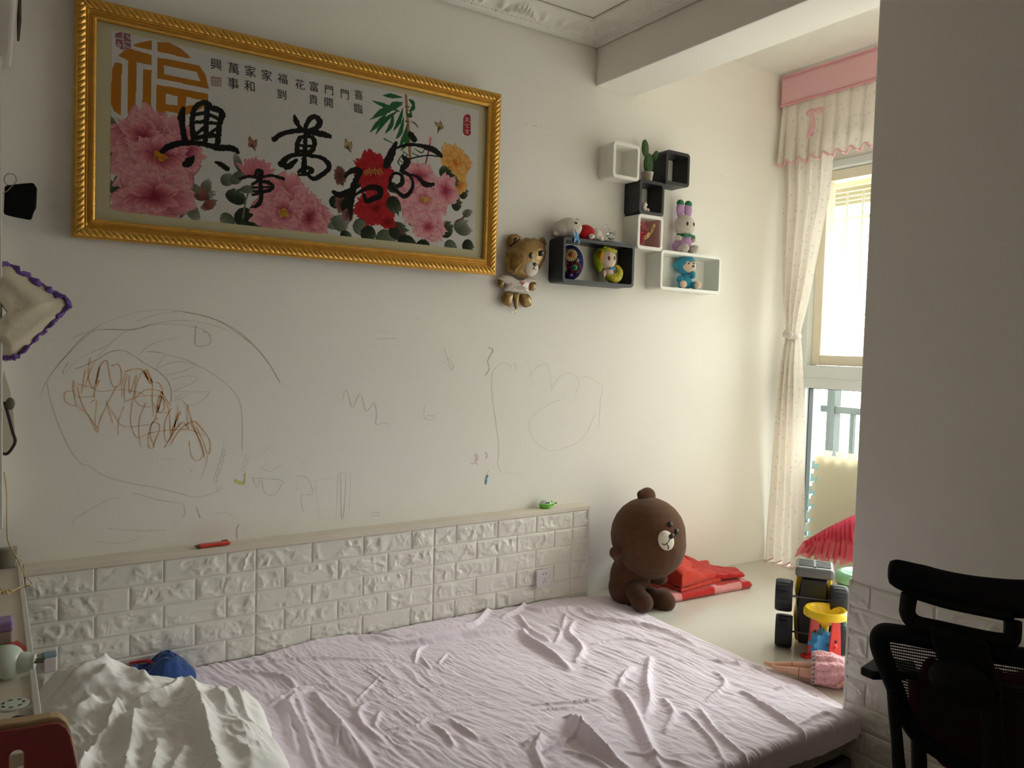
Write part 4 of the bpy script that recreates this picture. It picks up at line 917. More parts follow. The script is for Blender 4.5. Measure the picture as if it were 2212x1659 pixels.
# foil balloon bear taped to the wall
bc = wy(1136, 585, -0.05)
t = thing('foil_balloon', 'brown bear shaped foil balloon in a white printed shirt hanging by the gold frame', 'balloon', (bc.x, -0.004, bc.z))
M_foil = mat('brown_foil', srgb(134, 104, 52), 0.24, 0.6, metal=0.35, bump=0.25, bscale=45)
kk = (wy(1180, 585, -0.05)-wy(1136, 585, -0.05)).x/44    # metres along the wall per pixel
kz = (wy(1136, 560, -0.05)-wy(1136, 610, -0.05)).z/50
def bl(px, py): p = wy(px, py, -0.04); return (p.x-bc.x, p.z-bc.z)
def puff(name, outline, depth, m_, y0=-0.003, seams=18, parent=t):
    """two foil skins sealed round an outline and blown up, puckered at the seam"""
    O = np.array(smooth_path([bl(*p) for p in outline]+[bl(*outline[0])], 6))[:-1]; c = O.mean(0); k = len(O); n = 12; V = []; F = []
    for side in (-1, 1):
        for i in range(n+1):
            f = i/n; h = depth*math.sqrt(max(0, 1-f**2.2))
            for j, p in enumerate(O):
                pk = 1-0.030*f**8*(1+math.cos(j*2*PI*seams/k)); h2 = h*(1+0.03*f*f*math.cos(j*2*PI*seams/k))
                a, b_ = c+(p-c)*f*pk; V.append((a, y0-depth*0.75+side*h2*(1.0 if side < 0 else 0.7), b_))
    L = (n+1)*k
    for s_ in (0, 1):
        for i in range(n):
            for j in range(k):
                q_ = (s_*L+i*k+j, s_*L+i*k+(j+1) % k, s_*L+(i+1)*k+(j+1) % k, s_*L+(i+1)*k+j); F.append(q_ if s_ else q_[::-1])
    q = MB(); q.add(V, F); o = q.build(name, m_, parent, smooth=True, fix=True); o.data.polygons.foreach_set('use_smooth', [True]*len(o.data.polygons)); return o
zc = lambda l: [(1060+a/6.506, 450+b/6.506) for a, b in l]
puff('head', zc([(300, 540), (400, 440), (560, 405), (720, 450), (785, 560), (770, 720), (660, 900), (480, 985), (330, 960), (235, 880), (210, 740), (225, 620)]), 0.034, M_foil, -0.006)
M_foil2 = mat('dark_brown_foil', srgb(58, 42, 26), 0.3, 0.5, metal=0.3)
for pts, ip in (([(265, 440), (300, 370), (390, 350), (460, 390), (440, 450), (330, 530), (280, 510)], (370, 445)), ([(715, 470), (740, 410), (780, 400), (805, 450), (790, 540), (760, 520)], (772, 488))):
    e = puff('ear', zc(pts), 0.012, M_foil, -0.004, 8); a_, b_ = bl(*zc([ip])[0]); q = MB(); q.ell((a_, -0.025, b_), (0.010, 0.004, 0.013)); q.build('inner_ear', M_foil2, e)
sh = puff('shirt', zc([(150, 960), (260, 930), (420, 1000), (560, 960), (670, 1010), (580, 1050), (565, 1180), (530, 1195), (240, 1160), (235, 1060), (135, 990)]), 0.018, mat('white_foil', srgb(214, 202, 196), 0.25, 0.6, bump=0.12, bscale=45), -0.006, 10)
for pts in ([(130, 1000), (220, 990), (235, 1040), (205, 1115), (140, 1095)], [(580, 1040), (660, 1030), (680, 1080), (655, 1150), (585, 1150), (565, 1080)]): puff('arm', zc(pts), 0.012, M_foil, -0.004, 8)
for pts in ([(240, 1170), (340, 1180), (340, 1290), (300, 1380), (200, 1330), (185, 1260)], [(440, 1200), (560, 1200), (610, 1290), (600, 1370), (500, 1390), (440, 1310)]): puff('leg', zc(pts), 0.014, M_foil, -0.005, 9)
puff('filling_tail', zc([(345, 1190), (435, 1180), (425, 1300), (405, 1415), (370, 1400), (350, 1300)]), 0.006, M_foil, -0.012, 6)
q = MB(); a_, b_ = bl(*zc([(385, 1450)])[0]); q.ell((a_, -0.008, b_), (0.009, 0.003, 0.012)); q.build('clear_tape', clear_mat('tape', (0.9, 0.86, 0.78), 0.1), t)
yf = lambda px, py: (bl(px, py)[0], bl(px, py)[1])
q = MB(); a_, b_ = yf(*zc([(530, 850)])[0]); q.ell((a_, -0.060, b_), (0.036, 0.009, 0.033), rotm(0, -0.5, 0)); q.build('muzzle', mat('white_print', srgb(206, 196, 182), 0.3), t)
q = MB(); a_, b_ = yf(*zc([(560, 795)])[0]); q.ell((a_, -0.068, b_), (0.010, 0.004, 0.0075)); q.tube(smooth_path([(a_-0.002, -0.0705, b_-0.006), (a_-0.005, -0.0705, b_-0.016), (a_-0.013, -0.0695, b_-0.021)], 4), 0.0012, 6); q.tube(smooth_path([(a_-0.005, -0.0705, b_-0.016), (a_+0.001, -0.070, b_-0.022), (a_+0.009, -0.069, b_-0.020)], 4), 0.0012, 6); q.build('nose_print', mat('dark_print', srgb(50, 40, 38), 0.3), t)
for ex, ey in ((512, 672), (662, 640)):
    a_, b_ = yf(*zc([(ex, ey)])[0]); q = MB(); q.ell((a_, -0.0665, b_), (0.0115, 0.004, 0.0135)); e = q.build('eye', mat('dark_print', srgb(50, 40, 38), 0.3), t); q = MB(); q.ell((a_+0.002, -0.0705, b_+0.003), (0.003, 0.001, 0.003)); q.build('eye_highlight_print', mat('white_print', srgb(206, 196, 182), 0.3), e)
def shirt_text(ch, px, py, size, col):
    a_, b_ = bl(*zc([(px, py)])[0]); V, F = text_mesh(ch, size, None, 't', None, Matrix(((1, 0, 0, a_), (0.0, 0, -1, -0.0405), (0, 1, 0, b_), (0, 0, 0, 1))))
    q = MB(); q.add(V, F); q.build('shirt_print', col, sh, smooth=False)
M_dk = MATS['dark_print']; M_rp = mat('red_print', srgb(170, 50, 56), 0.4)
shirt_text('I', 382, 1060, 0.020, M_dk); shirt_text('COY', 412, 1122, 0.021, M_dk); shirt_text('♥', 436, 1062, 0.016, M_rp)
q = MB()
for px, py in ((290, 1060), (330, 1105), (480, 1050), (500, 1120), (515, 1130), (540, 1080), (350, 1015), (300, 1130), (520, 1030), (470, 1160)):
    a_, b_ = bl(*zc([(px, py)])[0]); q.ell((a_, -0.038, b_), (0.0022, 0.001, 0.0022), None, 0, 8, 5)
q.build('shirt_dots', M_rp, sh)['kind'] = 'stuff'
# ---------------------------------------------------------------- teddy bear on the platform
def dep(P): return float((np.array(P)-CAM)@FF)
def hit(px, py, c, r, k=1.0):
    """where a sight line meets a ball, and the outward normal"""
    d = ray(px, py); d = d/np.linalg.norm(d); oc = CAM-np.array(c); b = d@oc; disc = b*b-(oc@oc-r*r)
    P = CAM+d*(-b-math.sqrt(max(disc, 1e-6))); n = (P-np.array(c))/r
    return np.array(c)+n*r*k, n
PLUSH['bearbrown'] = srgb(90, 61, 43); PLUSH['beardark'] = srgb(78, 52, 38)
t = thing('teddy_bear', 'large brown teddy bear sitting on the bay platform with its big head tilted', 'plush toy', (2.14, -0.2, ZP))
T0 = np.array([2.14, -0.2, ZP])
def ball(px, py, y, rpx, sc=(1, 1, 1), R=None):
    c = np.array(wy(px, py, y)); r = rpx*dep(c)/FPX; return (c-T0, tuple(r*k for k in sc), R)
hc = np.array(wy(1400, 1155, -0.235)); hr = 82*dep(hc)/FPX
plush('head', [(hc-T0, (hr*1.0, hr*0.98, hr*0.99)), ball(1404, 1172, -0.24, 78)], FZ('bearbrown'), t, 0.008)
e = plush('ear', [ball(1397, 1074, -0.21, 22, (1.1, 0.6, 1.0)), ball(1387, 1068, -0.21, 14, (1, 0.6, 0.8))], FZ('bearbrown'), t, 0.006)
plush('ear', [ball(1448, 1130, -0.105, 17, (1, 0.6, 1.0))], FZ('bearbrown'), t, 0.006)
q = MB()
P, n = hit(1440, 1168, hc, hr, 0.97); q.ell(P-T0, (0.036, 0.045, 0.020), aim(n)@rotm(0, 0, 0.45), 0, 26, 12); q.build('muzzle', FZ('cream'), t)
q = MB(); P, n = hit(1447, 1158, hc, hr, 1.075); q.ell(P-T0, (0.015, 0.011, 0.008), aim(n)@rotm(0, 0, 0.5), 0, 16, 10); q.build('nose', mat('black_felt', (0.012, 0.011, 0.011), 0.6), t)
q = MB()
for pts in ([(1444, 1163), (1440, 1169), (1437, 1173)], [(1428, 1173), (1432, 1176), (1437, 1173), (1441, 1180), (1440, 1184)]): q.tube([hit(a, b_, hc, hr, 1.078)[0]-T0 for a, b_ in pts], 0.0024, 6)
q.build('mouth', MATS['black_felt'], t)
for a, b_ in ((1449, 1132), (1463, 1148)): P, n = hit(a, b_, hc, hr, 0.995); q = MB(); q.ell(P-T0, (0.0115, 0.0125, 0.006), aim(n), 0, 16, 10); q.build('eye', MATS['black_felt'], t)
plush('body', [ball(1362, 1245, -0.185, 47, (1, 0.9, 1.15)), ball(1358, 1268, -0.19, 46, (1, 0.9, 0.9)), ball(1385, 1220, -0.2, 34)], FZ('bearbrown'), t, 0.007)
plush('arm', [ball(1336, 1200, -0.20, 15, (1, 1, 1)), ball(1330, 1194, -0.215, 14.5), ball(1345, 1212, -0.19, 17)], FZ('bearbrown'), t, 0.006)
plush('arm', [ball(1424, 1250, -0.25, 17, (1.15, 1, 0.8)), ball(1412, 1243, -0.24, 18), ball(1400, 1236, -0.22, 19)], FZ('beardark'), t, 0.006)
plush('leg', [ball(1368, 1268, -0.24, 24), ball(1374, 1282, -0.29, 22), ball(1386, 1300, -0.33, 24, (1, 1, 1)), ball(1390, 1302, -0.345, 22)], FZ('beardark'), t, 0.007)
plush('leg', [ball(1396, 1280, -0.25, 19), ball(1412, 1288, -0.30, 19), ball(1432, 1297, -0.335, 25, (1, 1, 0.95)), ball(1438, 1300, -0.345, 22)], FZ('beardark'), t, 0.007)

# ---------------------------------------------------------------- folded red blanket
t = thing('folded_blanket', 'folded red and pink towelling blanket on the platform behind the teddy bear', 'blanket', (2.55, -0.17, ZP))
M_red = mat('red_towelling', srgb(196, 36, 32), 0.95, 0.1, sheen=0.3, bump=0.6, bscale=220, vary=0.12, vscale=40)
M_ored = mat('orange_red_towelling', srgb(206, 58, 38), 0.95, 0.1, sheen=0.3, bump=0.6, bscale=220, vary=0.12, vscale=40)
M_pinkt = mat('pink_towelling', srgb(226, 150, 150), 0.95, 0.1, sheen=0.3, bump=0.6, bscale=220, vary=0.08, vscale=40)
def pad(name, quad, z, th, m_, parent, pinkf=None, n=60, wav=0.004, sd=1, top=None):
    """soft slab: quad corners (x,y) front-left, front-right, back-right, back-left; rounded all round"""
    A, B, C_, D_ = (np.array(p, float) for p in quad); u = np.linspace(0, 1, n)[:, None, None]; v = np.linspace(0, 1, n)[None, :, None]
    XY = (1-u)*(1-v)*A+u*(1-v)*B+u*v*C_+(1-u)*v*D_
    uu_, vv = u[..., 0]+0*v[..., 0], v[..., 0]+0*u[..., 0]
    e = np.minimum(np.minimum(uu_, 1-uu_)*np.linalg.norm(B-A), np.minimum(vv, 1-vv)*np.linalg.norm(D_-A)); pr_ = np.clip(1-(1-np.clip(e/(th*0.6), 0, 1))**2, 0, 1)**0.5
    H = th*(0.5+0.5*pr_)+wav*(fbm(uu_*6, vv*6, sd, 3)-0.5)*pr_*3
    if top is not None: H = H+top(uu_, vv)*pr_
    L = z+th*(0.5-0.5*pr_)
    q = MB(); q.grid(np.dstack([XY, H+z]), flip=False); q.grid(np.dstack([XY, L]), flip=True)
    o = q.build(name, [m_, M_pinkt], parent)
    o.data.polygons.foreach_set('use_smooth', [True]*len(o.data.polygons))
    if pinkf is not None:
        c = (n-1)**2; mi = [1 if pinkf((k//(n-1)+0.5)/(n-1), (k % (n-1)+0.5)/(n-1)) else 0 for k in range(c)]
        o.data.polygons.foreach_set('material_index', mi+mi)
    return o
o_ = np.array([2.55, -0.17])
Q = lambda *p: [np.array(a)-o_ for a in p]
pad('lower_layer', Q((2.285, -0.315), (2.815, -0.338), (2.885, -0.150), (2.34, -0.05)), 0.0, 0.036, M_red, t, lambda u, v: (u < 0.14 and v < 0.45) or (0.52 < u < 0.60 and v < 0.3) or (0.56 < u < 0.86 and v < 0.12) or (u > 0.90 and v > 0.1))
hump = lambda u, v: 0.125*np.exp(-((u-0.22)/0.30)**2-((v-0.92)/0.55)**2)+0.035*np.exp(-((u-0.15)/0.35)**2)+0.012*(fbm(u*5, v*4, 12, 3)-0.5)
pad('fold', Q((2.365, -0.302), (2.66, -0.275), (2.80, -0.13), (2.365, -0.03)), 0.034, 0.022, M_ored, t, sd=2, wav=0.006)
pad('top_fold', Q((2.37, -0.298), (2.63, -0.268), (2.80, -0.07), (2.37, -0.02)), 0.054, 0.026, M_ored, t, sd=3, top=hump, wav=0.006)
pad('flap', Q((2.56, -0.255), (2.805, -0.300), (2.870, -0.190), (2.64, -0.035)), 0.048, 0.014, M_red, t, sd=6, top=lambda u, v: 0.055*np.exp(-((u-0.0)/0.35)**2)*v+0.02*(1-u)*(1-v))
pad('top_sheet', Q((2.40, -0.20), (2.57, -0.19), (2.70, -0.05), (2.40, -0.016)), 0.085, 0.016, M_red, t, sd=8, top=lambda u, v: 0.105*np.exp(-((u-0.25)/0.33)**2-((v-0.9)/0.6)**2), wav=0.006)

# ---------------------------------------------------------------- toys by the pier
RZ = math.radians(-54.5)
M_tyre = mat('black_toy_tyre', srgb(30, 33, 42), 0.5, 0.5); M_ty = mat('yellow_toy_plastic', srgb(236, 200, 30), 0.3, 0.5); M_bk = mat('black_toy_plastic', srgb(28, 28, 30), 0.4, 0.5); M_gr = mat('grey_toy_plastic', srgb(104, 104, 108), 0.35, 0.5)
M_rd = mat('red_toy_plastic', srgb(206, 34, 28), 0.3, 0.5); M_bl = mat('blue_toy_plastic', srgb(58, 150, 208), 0.3, 0.5, sub=0.1); M_gn = mat('green_toy_plastic', srgb(92, 176, 66), 0.35, 0.5, sub=0.15)
b = wz(1752, 1421, ZP)
t = thing('toy_truck', 'yellow and black toy truck standing on its tail with four chunky black wheels', 'toy', (b.x+0.075, b.y+0.053, ZP), RZ); t.scale = (1.05, 1.0, 1.06)
def wheel(x, z, y=-0.012, r=0.060, w=0.060):
    q = MB(); n = 44
    prof = [(0.62*r, -w/2), (0.9*r, -w/2), (r*0.97, -w*0.42), (r, -w*0.2), (r, w*0.2), (r*0.97, w*0.42), (0.9*r, w/2), (0.62*r, w/2), (0.5*r, w*0.3), (0.001, w*0.3)]
    V = []; F = []; k = len(prof)
    for i, (a, h) in enumerate([(0.001, -w*0.3), (0.5*r, -w*0.3)]+prof):
        for j in range(n):
            g = 1-0.045*(j % 2) if a > 0.95*r else 1.0; an = 2*PI*j/n; V.append((h, a*g*math.cos(an), a*g*math.sin(an)))
    k += 2
    F = [(i*n+j, i*n+(j+1) % n, (i+1)*n+(j+1) % n, (i+1)*n+j) for i in range(k-1) for j in range(n)]
    q.add(np.array(V)+np.array([x, y, z]), F); o = q.build('wheel', M_tyre, t, fix=True)
    q = MB(); q.tube([(x-w*0.34, y, z), (x+w*0.34, y, z)], r*0.3, 16); q.build('hub', M_ty, o)
for x, z in ((-0.098, 0.0602), (-0.103, 0.192), (0.088, 0.0602), (0.085, 0.192)): wheel(x, z)
for z in (0.0602, 0.192): q = MB(); q.tube([(-0.11, -0.012, z), (0.10, -0.012, z)], 0.004, 8); q.build('axle', M_gr, t)
q = MB(); q.prism([(-0.046, 0.020), (0.050, 0.020), (0.050, 0.15), (0.046, 0.262), (-0.044, 0.262), (-0.058, 0.17), (-0.052, 0.11)], (0, 0.030, 0), (1, 0, 0), (0, 0, 1), (0, -1, 0), 0.045)
q.build('chassis', M_bk, t, smooth=False, bevel=0.006, fix=True)
q = MB(); q.prism([(-0.060, 0.012), (0.060, 0.012), (0.066, 0.11), (0.058, 0.15), (0.066, 0.2), (0.060, 0.272), (-0.060, 0.272), (-0.066, 0.2), (-0.060, 0.15), (-0.068, 0.11)], (0, 0.130, 0), (1, 0, 0), (0, 0, 1), (0, -1, 0), 0.098)
q.build('body_shell', M_ty, t, smooth=False, bevel=0.01, seg=3, fix=True)
q = MB(); q.box((0.0, 0.050, 0.286), (0.134, 0.15, 0.038)); o = q.build('bumper', M_gr, t, smooth=False, bevel=0.012, seg=3)
q = MB()
for i in range(6): q.box((0, 0.098-0.018*i, 0.3045), (0.112, 0.008, 0.006))
q.box((0, 0.05, 0.305), (0.008, 0.115, 0.007)); q.build('grille', M_bk, o, smooth=False)

b = wz(1778, 1414, ZP)
t = thing('sand_mill', 'toy sand mill with yellow funnel, red legs and a blue water wheel', 'toy', (b.x-0.065, b.y-0.046, ZP), RZ+math.radians(40))
q = MB(); q.lathe([(0.012, 0.118), (0.014, 0.140), (0.052, 0.168), (0.060, 0.188), (0.066, 0.190), (0.073, 0.186), (0.076, 0.176), (0.078, 0.178), (0.077, 0.196), (0.071, 0.204), (0.064, 0.203), (0.058, 0.196), (0.046, 0.168), (0.010, 0.142), (0.008, 0.118)], n=44, cap=False); q.build('funnel', M_ty, t)
def mill_plate(y):
    O = [(-0.044, 0), (0.044, 0), (0.042, 0.010), (0.030, 0.012), (0.017, 0.176), (-0.017, 0.176), (-0.030, 0.012), (-0.042, 0.010)]
    q = MB(); q.prism(O, (0, y, 0), (1, 0, 0), (0, 0, 1), (0, 1, 0), 0.006); q.box((0, y+0.003, 0.006), (0.096, 0.03, 0.012))
    o = q.build('leg_plate', M_rd, t, smooth=False, bevel=0.0015, fix=True)
    for z, r in ((0.098, 0.006), (0.044, 0.0095)):
        q = MB(); q.tube([(0, y-0.0015, z), (0, y+0.0075, z)], r, 16); q.build('hole', mat('dark_hole', (0.03, 0.02, 0.02), 0.8) if z > 0.06 else M_gn, o)
mill_plate(-0.058); mill_plate(0.052)
q = MB(); k = 8; pts = []
for i in range(64): a = 2*PI*i/64; r = 0.046+0.007*math.cos(k*a); pts.append((r*math.cos(a), r*math.sin(a)))
q.prism(pts, (-0.022, -0.030, 0.080), (1, 0, 0), (0, 0, 1), (0, 1, 0), 0.034); q.build('water_wheel', M_bl, t, smooth=False, bevel=0.004, fix=True)
q = MB(); q.tube([(-0.004, -0.066, 0.078), (-0.004, 0.060, 0.078)], 0.005, 10); q.ell((-0.004, -0.05, 0.078), (0.018, 0.012, 0.018)); q.build('axle', M_rd, t)

b = wz(1852, 1366, ZP)
t = thing('toy_bucket', 'dark green lidded toy bucket half hidden behind the pier', 'bucket', (b.x, b.y, ZP), RZ); t.scale = (0.96, 0.96, 0.86)
M_dg = mat('deep_green_plastic', srgb(50, 110, 88), 0.35, 0.5)
q = MB(); q.lathe([(0.001, 0), (0.068, 0), (0.072, 0.006), (0.092, 0.235), (0.098, 0.240), (0.098, 0.255), (0.001, 0.255)], n=40, cap=False); q.build('pail', M_dg, t)
q = MB(); q.lathe([(0.100, 0.248), (0.104, 0.252), (0.103, 0.276), (0.092, 0.292), (0.070, 0.297), (0.064, 0.294), (0.001, 0.294)], n=40, cap=False); q.build('lid', mat('pale_green_lid', srgb(122, 178, 152), 0.3, 0.5), t)

b = wz(1816, 1416, ZP)
t = thing('toy_spade', 'light green toy spade standing between sand mill and bucket', 'toy', (b.x+0.035, b.y+0.015, ZP), RZ+0.5)
q = MB(); q.prism([(-0.026, 0), (0.026, 0), (0.032, 0.045), (0.024, 0.072), (-0.024, 0.072), (-0.032, 0.045)], (0, 0.006, 0), (1, 0, 0), (0, -0.1, 1), (0, 1, 0), 0.005); q.build('blade', M_gn, t, smooth=False, bevel=0.002, fix=True)
q = MB(); q.tube([(0.002, 0.004, 0.065), (0.003, -0.004, 0.185)], 0.008, 12); q.build('handle', mat('pale_yellow_plastic', srgb(206, 210, 130), 0.3, 0.5, sub=0.3), t)

# doll lying with its feet towards the bed
b = wz(1788, 1478, ZP)
t = thing('doll', 'doll in a pink lace dress lying on the platform, feet towards the bed', 'doll', (b.x, b.y, ZP), RZ)
M_skin = mat('doll_skin', srgb(226, 178, 154), 0.4, 0.4)
def chain(name, pts, rs, m_, parent, lv=2):
    me = bpy.data.meshes.new(name); me.from_pydata(pts, [(i, i+1) for i in range(len(pts)-1)], [])
    o = bpy.data.objects.new(name, me); COL.objects.link(o); o.parent = parent; me.materials.append(m_)
    sk = o.modifiers.new('s', 'SKIN'); me.skin_vertices[0].data[0].use_root = True
    for i, r in enumerate(rs): me.skin_vertices[0].data[i].radius = (r, r)
    q = o.modifiers.new('u', 'SUBSURF'); q.levels = lv; q.render_levels = lv
    for p in me.polygons: p.use_smooth = True
    sk.use_smooth_shade = True
    return o
l1 = chain('leg', [(-0.02, 0.030, 0.035), (-0.055, 0.040, 0.034), (-0.095, 0.046, 0.030), (-0.130, 0.044, 0.028), (-0.175, 0.036, 0.024), (-0.196, 0.030, 0.026), (-0.215, 0.026, 0.030)], [0.020, 0.020, 0.017, 0.0155, 0.011, 0.0095, 0.008], M_skin, t)
l2 = chain('leg', [(-0.02, -0.012, 0.034), (-0.055, -0.014, 0.032), (-0.085, -0.012, 0.030), (-0.110, 0.000, 0.027), (-0.150, 0.014, 0.022), (-0.172, 0.018, 0.020), (-0.192, 0.024, 0.026)], [0.021, 0.021, 0.018, 0.016, 0.011, 0.0095, 0.008], M_skin, t)
for x, y, z, o in ((-0.118, 0.045, 0.029, l1), (-0.095, -0.008, 0.029, l2)):
    q = MB(); q.tube([(x+0.0165*math.cos(a)*0.1, y+0.0165*math.cos(a), z+0.0165*math.sin(a)) for a in np.linspace(0, 2*PI, 17)[:-1]], 0.0012, 5, closed=True); q.build('knee_joint', mat('joint_shadow_line', srgb(150, 104, 86), 0.6), o)
chain('arm', [(0.085, -0.035, 0.058), (0.070, -0.052, 0.056), (0.054, -0.062, 0.042), (0.040, -0.066, 0.032)], [0.011, 0.010, 0.009, 0.0075], M_skin, t)
for k in range(4): chain('finger', [(0.042, -0.066+0.004*k, 0.034), (0.032-0.002*k, -0.070+0.005*k, 0.028), (0.025, -0.071+0.006*k, 0.023)], [0.0035, 0.0028, 0.002], M_skin, t, 1)
M_lace = mat('pink_lace', srgb(242, 184, 192), 0.8, 0.2, sheen=0.2, bump=1.0, bscale=90, vary=0.18, vscale=70)
def dress(X_, A):
    r = 0.036+0.030*np.clip((0.10-X_)/0.10, 0, 1)**0.7
    return r
xs = np.linspace(-0.045, 0.13, 60)[:, None]+np.zeros((1, 90)); an = np.linspace(0, 2*PI, 90)[None, :]+0*xs
r = 0.030+0.034*np.clip((0.125-xs)/0.11, 0, 1)**0.8*np.clip((xs+0.12)/0.08, 0.7, 1)
r = r*(1+0.10*np.sin(an*11+xs*30)*np.clip((0.09-xs)/0.1, 0, 1)+0.12*(fbm(xs*40, an*2, 5, 3)-0.5))
P = np.stack([xs, 0.006+r*1.05*np.cos(an), np.maximum(0.048+r*0.85*np.sin(an), 0.003)], -1)
q = MB(); q.grid(P); o = q.build('dress', M_lace, t); o.data.polygons.foreach_set('use_smooth', [True]*len(o.data.polygons))
q = MB(); fr = []
for k in range(240):
    a = 2*PI*k/240; rr_ = 0.056*(1+0.16*math.sin(a*22)); fr.append((-0.046+0.008*math.cos(a*22), 0.006+rr_*math.cos(a), max(0.046+rr_*0.85*math.sin(a), 0.003)))
q.tube(fr, 0.003, 5, closed=True); q.build('lace_hem', mat('white_lace', srgb(216, 196, 200), 0.8, bump=0.8, bscale=150), o)
plush('head', [((0.175, 0.0, 0.042), (0.034, 0.030, 0.034))], M_skin, t, 0.003)
plush('hair', [((0.190, 0.010, 0.040), (0.034, 0.036, 0.036)), ((0.205, 0.03, 0.022), (0.03, 0.022, 0.02))], mat('doll_hair', srgb(110, 66, 40), 0.5), t, 0.003)
tag(t, 'doll in a pink lace dress lying on the platform, feet towards the bed', 'doll')
b = wz(1742, 1462, ZP)
q = MB(); q.prism([(0.02*math.cos(a)*(1+0.15*math.sin(3*a)), 0.028*math.sin(a)) for a in np.linspace(0, 2*PI, 25)[:-1]], (0, 0, 0), (1, 0, 0), (0, 1, 0), (0, 0, 1), 0.014)
o = q.build('toy_boat', M_bl, None, smooth=False, bevel=0.003, fix=True); o.location = (b.x+0.055, b.y+0.05, ZP); o.rotation_euler = (0, 0, RZ+0.6)
tag(o, 'small blue plastic toy lying under the doll between its legs and the mill', 'toy')

# ---------------------------------------------------------------- foam mats leaning on the window
M_mat = mat('beige_foam', srgb(246, 237, 220), 0.85, 0.2, bump=0.1, bscale=300, sub=0.5)
def foam(name, x, y0, z, S, m_, label, lean):
    n = 8; p = S/n; O = []
    def tooth(a, b, out):
        res = []
        for i in range(n):
            f0 = np.array(a)+(np.array(b)-np.array(a))*((i+0.14)/n); f1 = np.array(a)+(np.array(b)-np.array(a))*((i+0.60)/n); u = (np.array(b)-np.array(a))/np.linalg.norm(np.array(b)-np.array(a)); h = p*0.36
            res += [f0, f0-u*0.004+np.array(out)*h, f1+u*0.012+np.array(out)*h, f1+u*0.004]
        return res
    O = tooth((0, 0), (S, 0), (0, -1))+tooth((S, 0), (S, S), (1, 0))+tooth((S, S), (0, S), (0, 1))+tooth((0, S), (0, 0), (-1, 0))
    o = None; q = MB(); q.prism([tuple(a) for a in O], (0, 0, 0), (0, -1, 0), (math.sin(lean), 0, math.cos(lean)), (1, 0, 0), 0.012)
    o = q.build(name, m_, None, smooth=False, fix=True); o.location = (x, y0, z)
    return tag(o, label, 'foam mat', 'interlocking foam mats by the window')
foam('foam_mat', 3.385, -0.235, ZP+0.027, 0.585, M_mat, 'beige interlocking foam mat leaning on the window, in front of the blue one', 0.115)
foam('foam_mat', 3.405, -0.205, ZP+0.027, 0.55, mat('pale_blue_foam', srgb(176, 206, 206), 0.85, 0.2, sub=0.35), 'pale blue foam mat whose teeth peep out behind the beige mat', 0.115)

# rose red tulle skirt
t = thing('tulle_skirt', 'rose red ruffled tulle skirt hanging before the beige foam mats', 'skirt', (3.2, -0.7, 0.5))
o3 = np.array([3.2, -0.7, 0.5])
M_tul = mat('rose_satin', srgb(220, 92, 118), 0.6, 0.3, sub=0.5, vary=0.1, vscale=20)
M_sheer = mat('rose_tulle', srgb(236, 124, 146), 0.7, 0.2, alpha=0.36, sub=0.5)
def skirt(name, top, hem, m_, xo, amp, nr, sd):
    T = np.array([wx(a, b_, 3.22) for a, b_ in top]); H = np.array([wx(a, b_, 3.22) for a, b_ in hem]); n = 200; m2 = 24
    f = np.linspace(0, 1, n); ip = lambda A: np.stack([np.interp(f, np.linspace(0, 1, len(A)), A[:, i]) for i in range(3)], -1)
    T, H = ip(T), ip(H); v = np.linspace(0, 1, m2)[None, :, None]
    P = T[:, None]*(1-v)+H[:, None]*v
    ph = f*nr*2*PI+2.5*fbm(f*6, f*0, sd, 2)
    P[..., 0] += xo+amp*np.sin(ph)[:, None]*(0.25+v[..., 0])
    P[..., 1] += 0.4*amp*np.cos(ph)[:, None]*v[..., 0]; P[..., 2] += 0.012*np.sin(ph*0.7+1)[:, None]*v[..., 0]
    q = MB(); q.grid(P-o3); o = q.build(name, m_, t); o.data.polygons.foreach_set('use_smooth', [True]*len(o.data.polygons))
skirt('satin_tier', [(1738, 1171), (1790, 1140), (1840, 1116), (1960, 1070)], [(1742, 1180), (1790, 1165), (1845, 1172), (1980, 1180)], M_tul, -0.02, 0.010, 17, 1)
skirt('tulle_tier', [(1736, 1170), (1790, 1143), (1840, 1120), (1960, 1074)], [(1717, 1195), (1775, 1209), (1840, 1216), (1980, 1222)], M_sheer, -0.01, 0.018, 13, 2)
skirt('tulle_tier', [(1740, 1172), (1790, 1145), (1840, 1122), (1960, 1076)], [(1720, 1192), (1772, 1198), (1838, 1207), (1980, 1215)], M_sheer, 0.01, 0.016, 16, 5)

# ---------------------------------------------------------------- curtain and pelmet
def cloth_mat(name, base):
    mm_ = mat(name, base, 0.9, 0.15, sub=0.30, bump=0.04, bscale=500)
    t_ = mm_.node_tree; vo = t_.nodes.new('ShaderNodeTexVoronoi'); vo.inputs['Scale'].default_value = 34; vo.inputs['Randomness'].default_value = 1.0
    tc_ = t_.nodes.new('ShaderNodeTexCoord'); cr_ = t_.nodes.new('ShaderNodeValToRGB'); t_.links.new(tc_.outputs['Object'], vo.inputs['Vector']); t_.links.new(vo.outputs['Distance'], cr_.inputs[0])
    e = cr_.color_ramp.elements; e[0].position = 0.10; e[0].color = (*[c*0.80 for c in base], 1); e[1].position = 0.30; e[1].color = (*base, 1)
    for nd in t_.nodes:
        if nd.type in ('BSDF_PRINCIPLED', 'BSDF_TRANSLUCENT'): t_.links.new(cr_.outputs[0], nd.inputs[0])
    return mm_
M_cur = cloth_mat('sprigged_curtain', srgb(236, 230, 222))
M_pink = mat('pink_trim_cloth', srgb(236, 194, 198), 0.85, 0.2, sub=0.25, bump=0.05, bscale=300)
CX = 3.315
t = thing('curtain', 'pale sprigged curtain tied in at the middle beside the window', 'curtain', (CX, -0.1, ZP+0.012))
